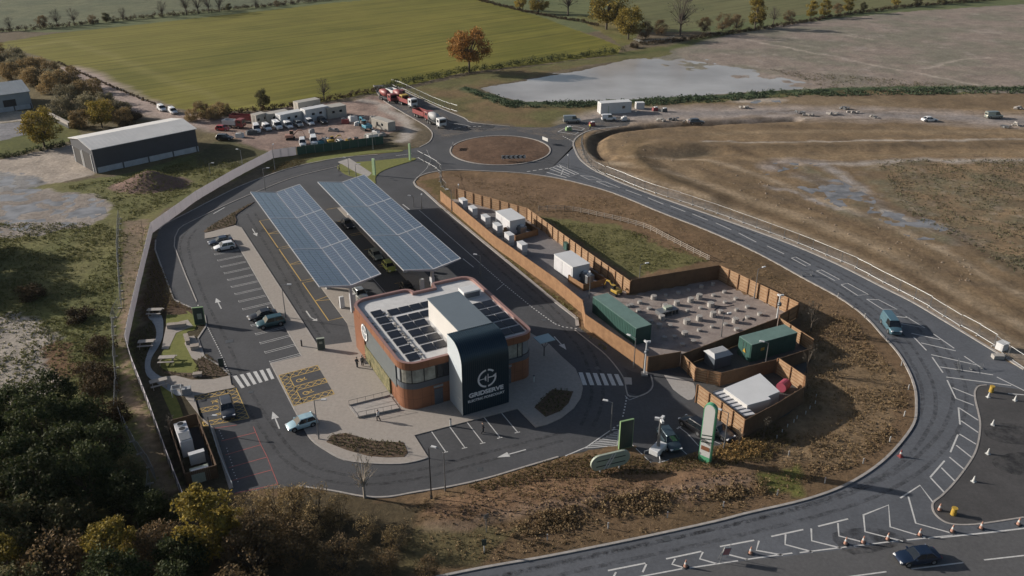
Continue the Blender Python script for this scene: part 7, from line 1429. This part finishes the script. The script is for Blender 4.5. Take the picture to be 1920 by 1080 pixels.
verge = GG([(822,388),(838,395),(900,445),(960,490),(1030,548),(1076,580),(1088,600),(1100,625),(1140,655),(1130,655),(1090,622),(1078,590),(1040,562),(960,495),(890,437)])
scatter([(verge, 1)], 2200, .22, .3, grs, 'verge_grass', (), 7, .28, label='rough planting between the lane kerb and the long orange fence')
bb = leaf_mat('verge_bush', (.09, .06, .03), (.05, .05, .02))
left_p = GG([(0,420),(190,420),(240,440),(215,560),(205,640),(215,740),(0,740),(-100,560)])
scatter([(left_p, .7), (GG([(120,350),(260,330),(360,300),(480,300),(300,390),(230,420),(210,380)]), .3)], 9000, .26, .22, grs, 'rough_grass', (), 6, .35, label='rough tussocky grass outside the left boundary')
scatter([(GG([(1020,410),(1190,435),(1330,490),(1190,515)]), 1)], 2500, .2, .12, grs, 'enclosure_grass', (), 5, .3, label='yellowish grass inside the rail-fenced enclosure')
scatter([(GG([(1640,300),(1920,300),(2300,330),(2300,560),(1920,520),(1700,400)]), .8), (GG([(1440,130),(1920,170),(1560,168)]), .2)], 8000, .3, .15, leaf_mat('stubble_weeds', (.10, .11, .06), (.16, .13, .08)), 'stubble_weeds', (), 4, .35, label='low weeds speckling the bare ground at the right')
scatter([(GG([(870,166),(960,192),(1110,193),(1300,182),(1480,171),(1920,165),(2400,172),(2400,182),(1920,176),(1480,182),(1300,195),(1110,203),(950,203),(880,176)]), 1)], 5000, .5, .5, leaf_mat('reed_green', (.03, .055, .03), (.07, .09, .05)), 'pond_bank_growth', (), 8, .7, label='dark green growth along the near bank of the pond')
scatter([(GG([(240,90+330),(280,420),(262,500),(240,620),(240,700),(300,840),(345,950),(300,950),(225,650)]), 1)], 700, .25, .2, grs, 'track_weeds', (), 6, .3, label='weeds on the earth strip behind the hoarding')
# clods and rubble on the bank
k = MB(); 
for i in range(260):
    u = random.random(); x, y = G(820 + u * 600 + random.uniform(-20, 20), 965 - u * 62 + random.uniform(-16, 16)); r = random.uniform(.06, .18); k.sphere((x, y, float(ground_z(x, y)) + r * .2), r, .6, 5, 4)
tag(k.build('clods', mat('soil_clod', (.16, .10, .065), .95, .25, 2), kind='stuff'), 'clods of turned soil on the bank', 'soil')
k = MB()
for i in range(130):
    u = random.random(); X_, Y_ = 1130 + u * 700, 255 + u * 270 + random.uniform(-30, 20); x, y = G(X_, Y_); r = random.uniform(.08, .3); k.sphere((x, y, float(ground_z(x, y)) + r * .1), r, .6, 5, 4)
tag(k.build('stones', mat('pale_stone', (.21, .165, .12), .95, .25, 2), kind='stuff'), 'stones and clods on the bare earth beside the main road', 'stones')
for key, L_ in proto.items():
    for j, p in enumerate(L_):
        if (key, j) not in used_p:
            for c in list(p.children): bpy.data.objects.remove(c)
            bpy.data.objects.remove(p)
# ================================================================== HAZE
hm = bpy.data.materials.new('haze'); hm.use_nodes = True; N = hm.node_tree.nodes; L = hm.node_tree.links; N.remove(N['Principled BSDF'])
pv_ = N.new('ShaderNodeVolumePrincipled'); pv_.inputs['Color'].default_value = (.82, .87, .95, 1); pv_.inputs['Density'].default_value = .00003; pv_.inputs['Anisotropy'].default_value = .0
L.new(pv_.outputs[0], N['Material Output'].inputs['Volume'])
MB().box((0, 1700, 33), (5400, 4400, 74)).build('haze', hm, kind='stuff')
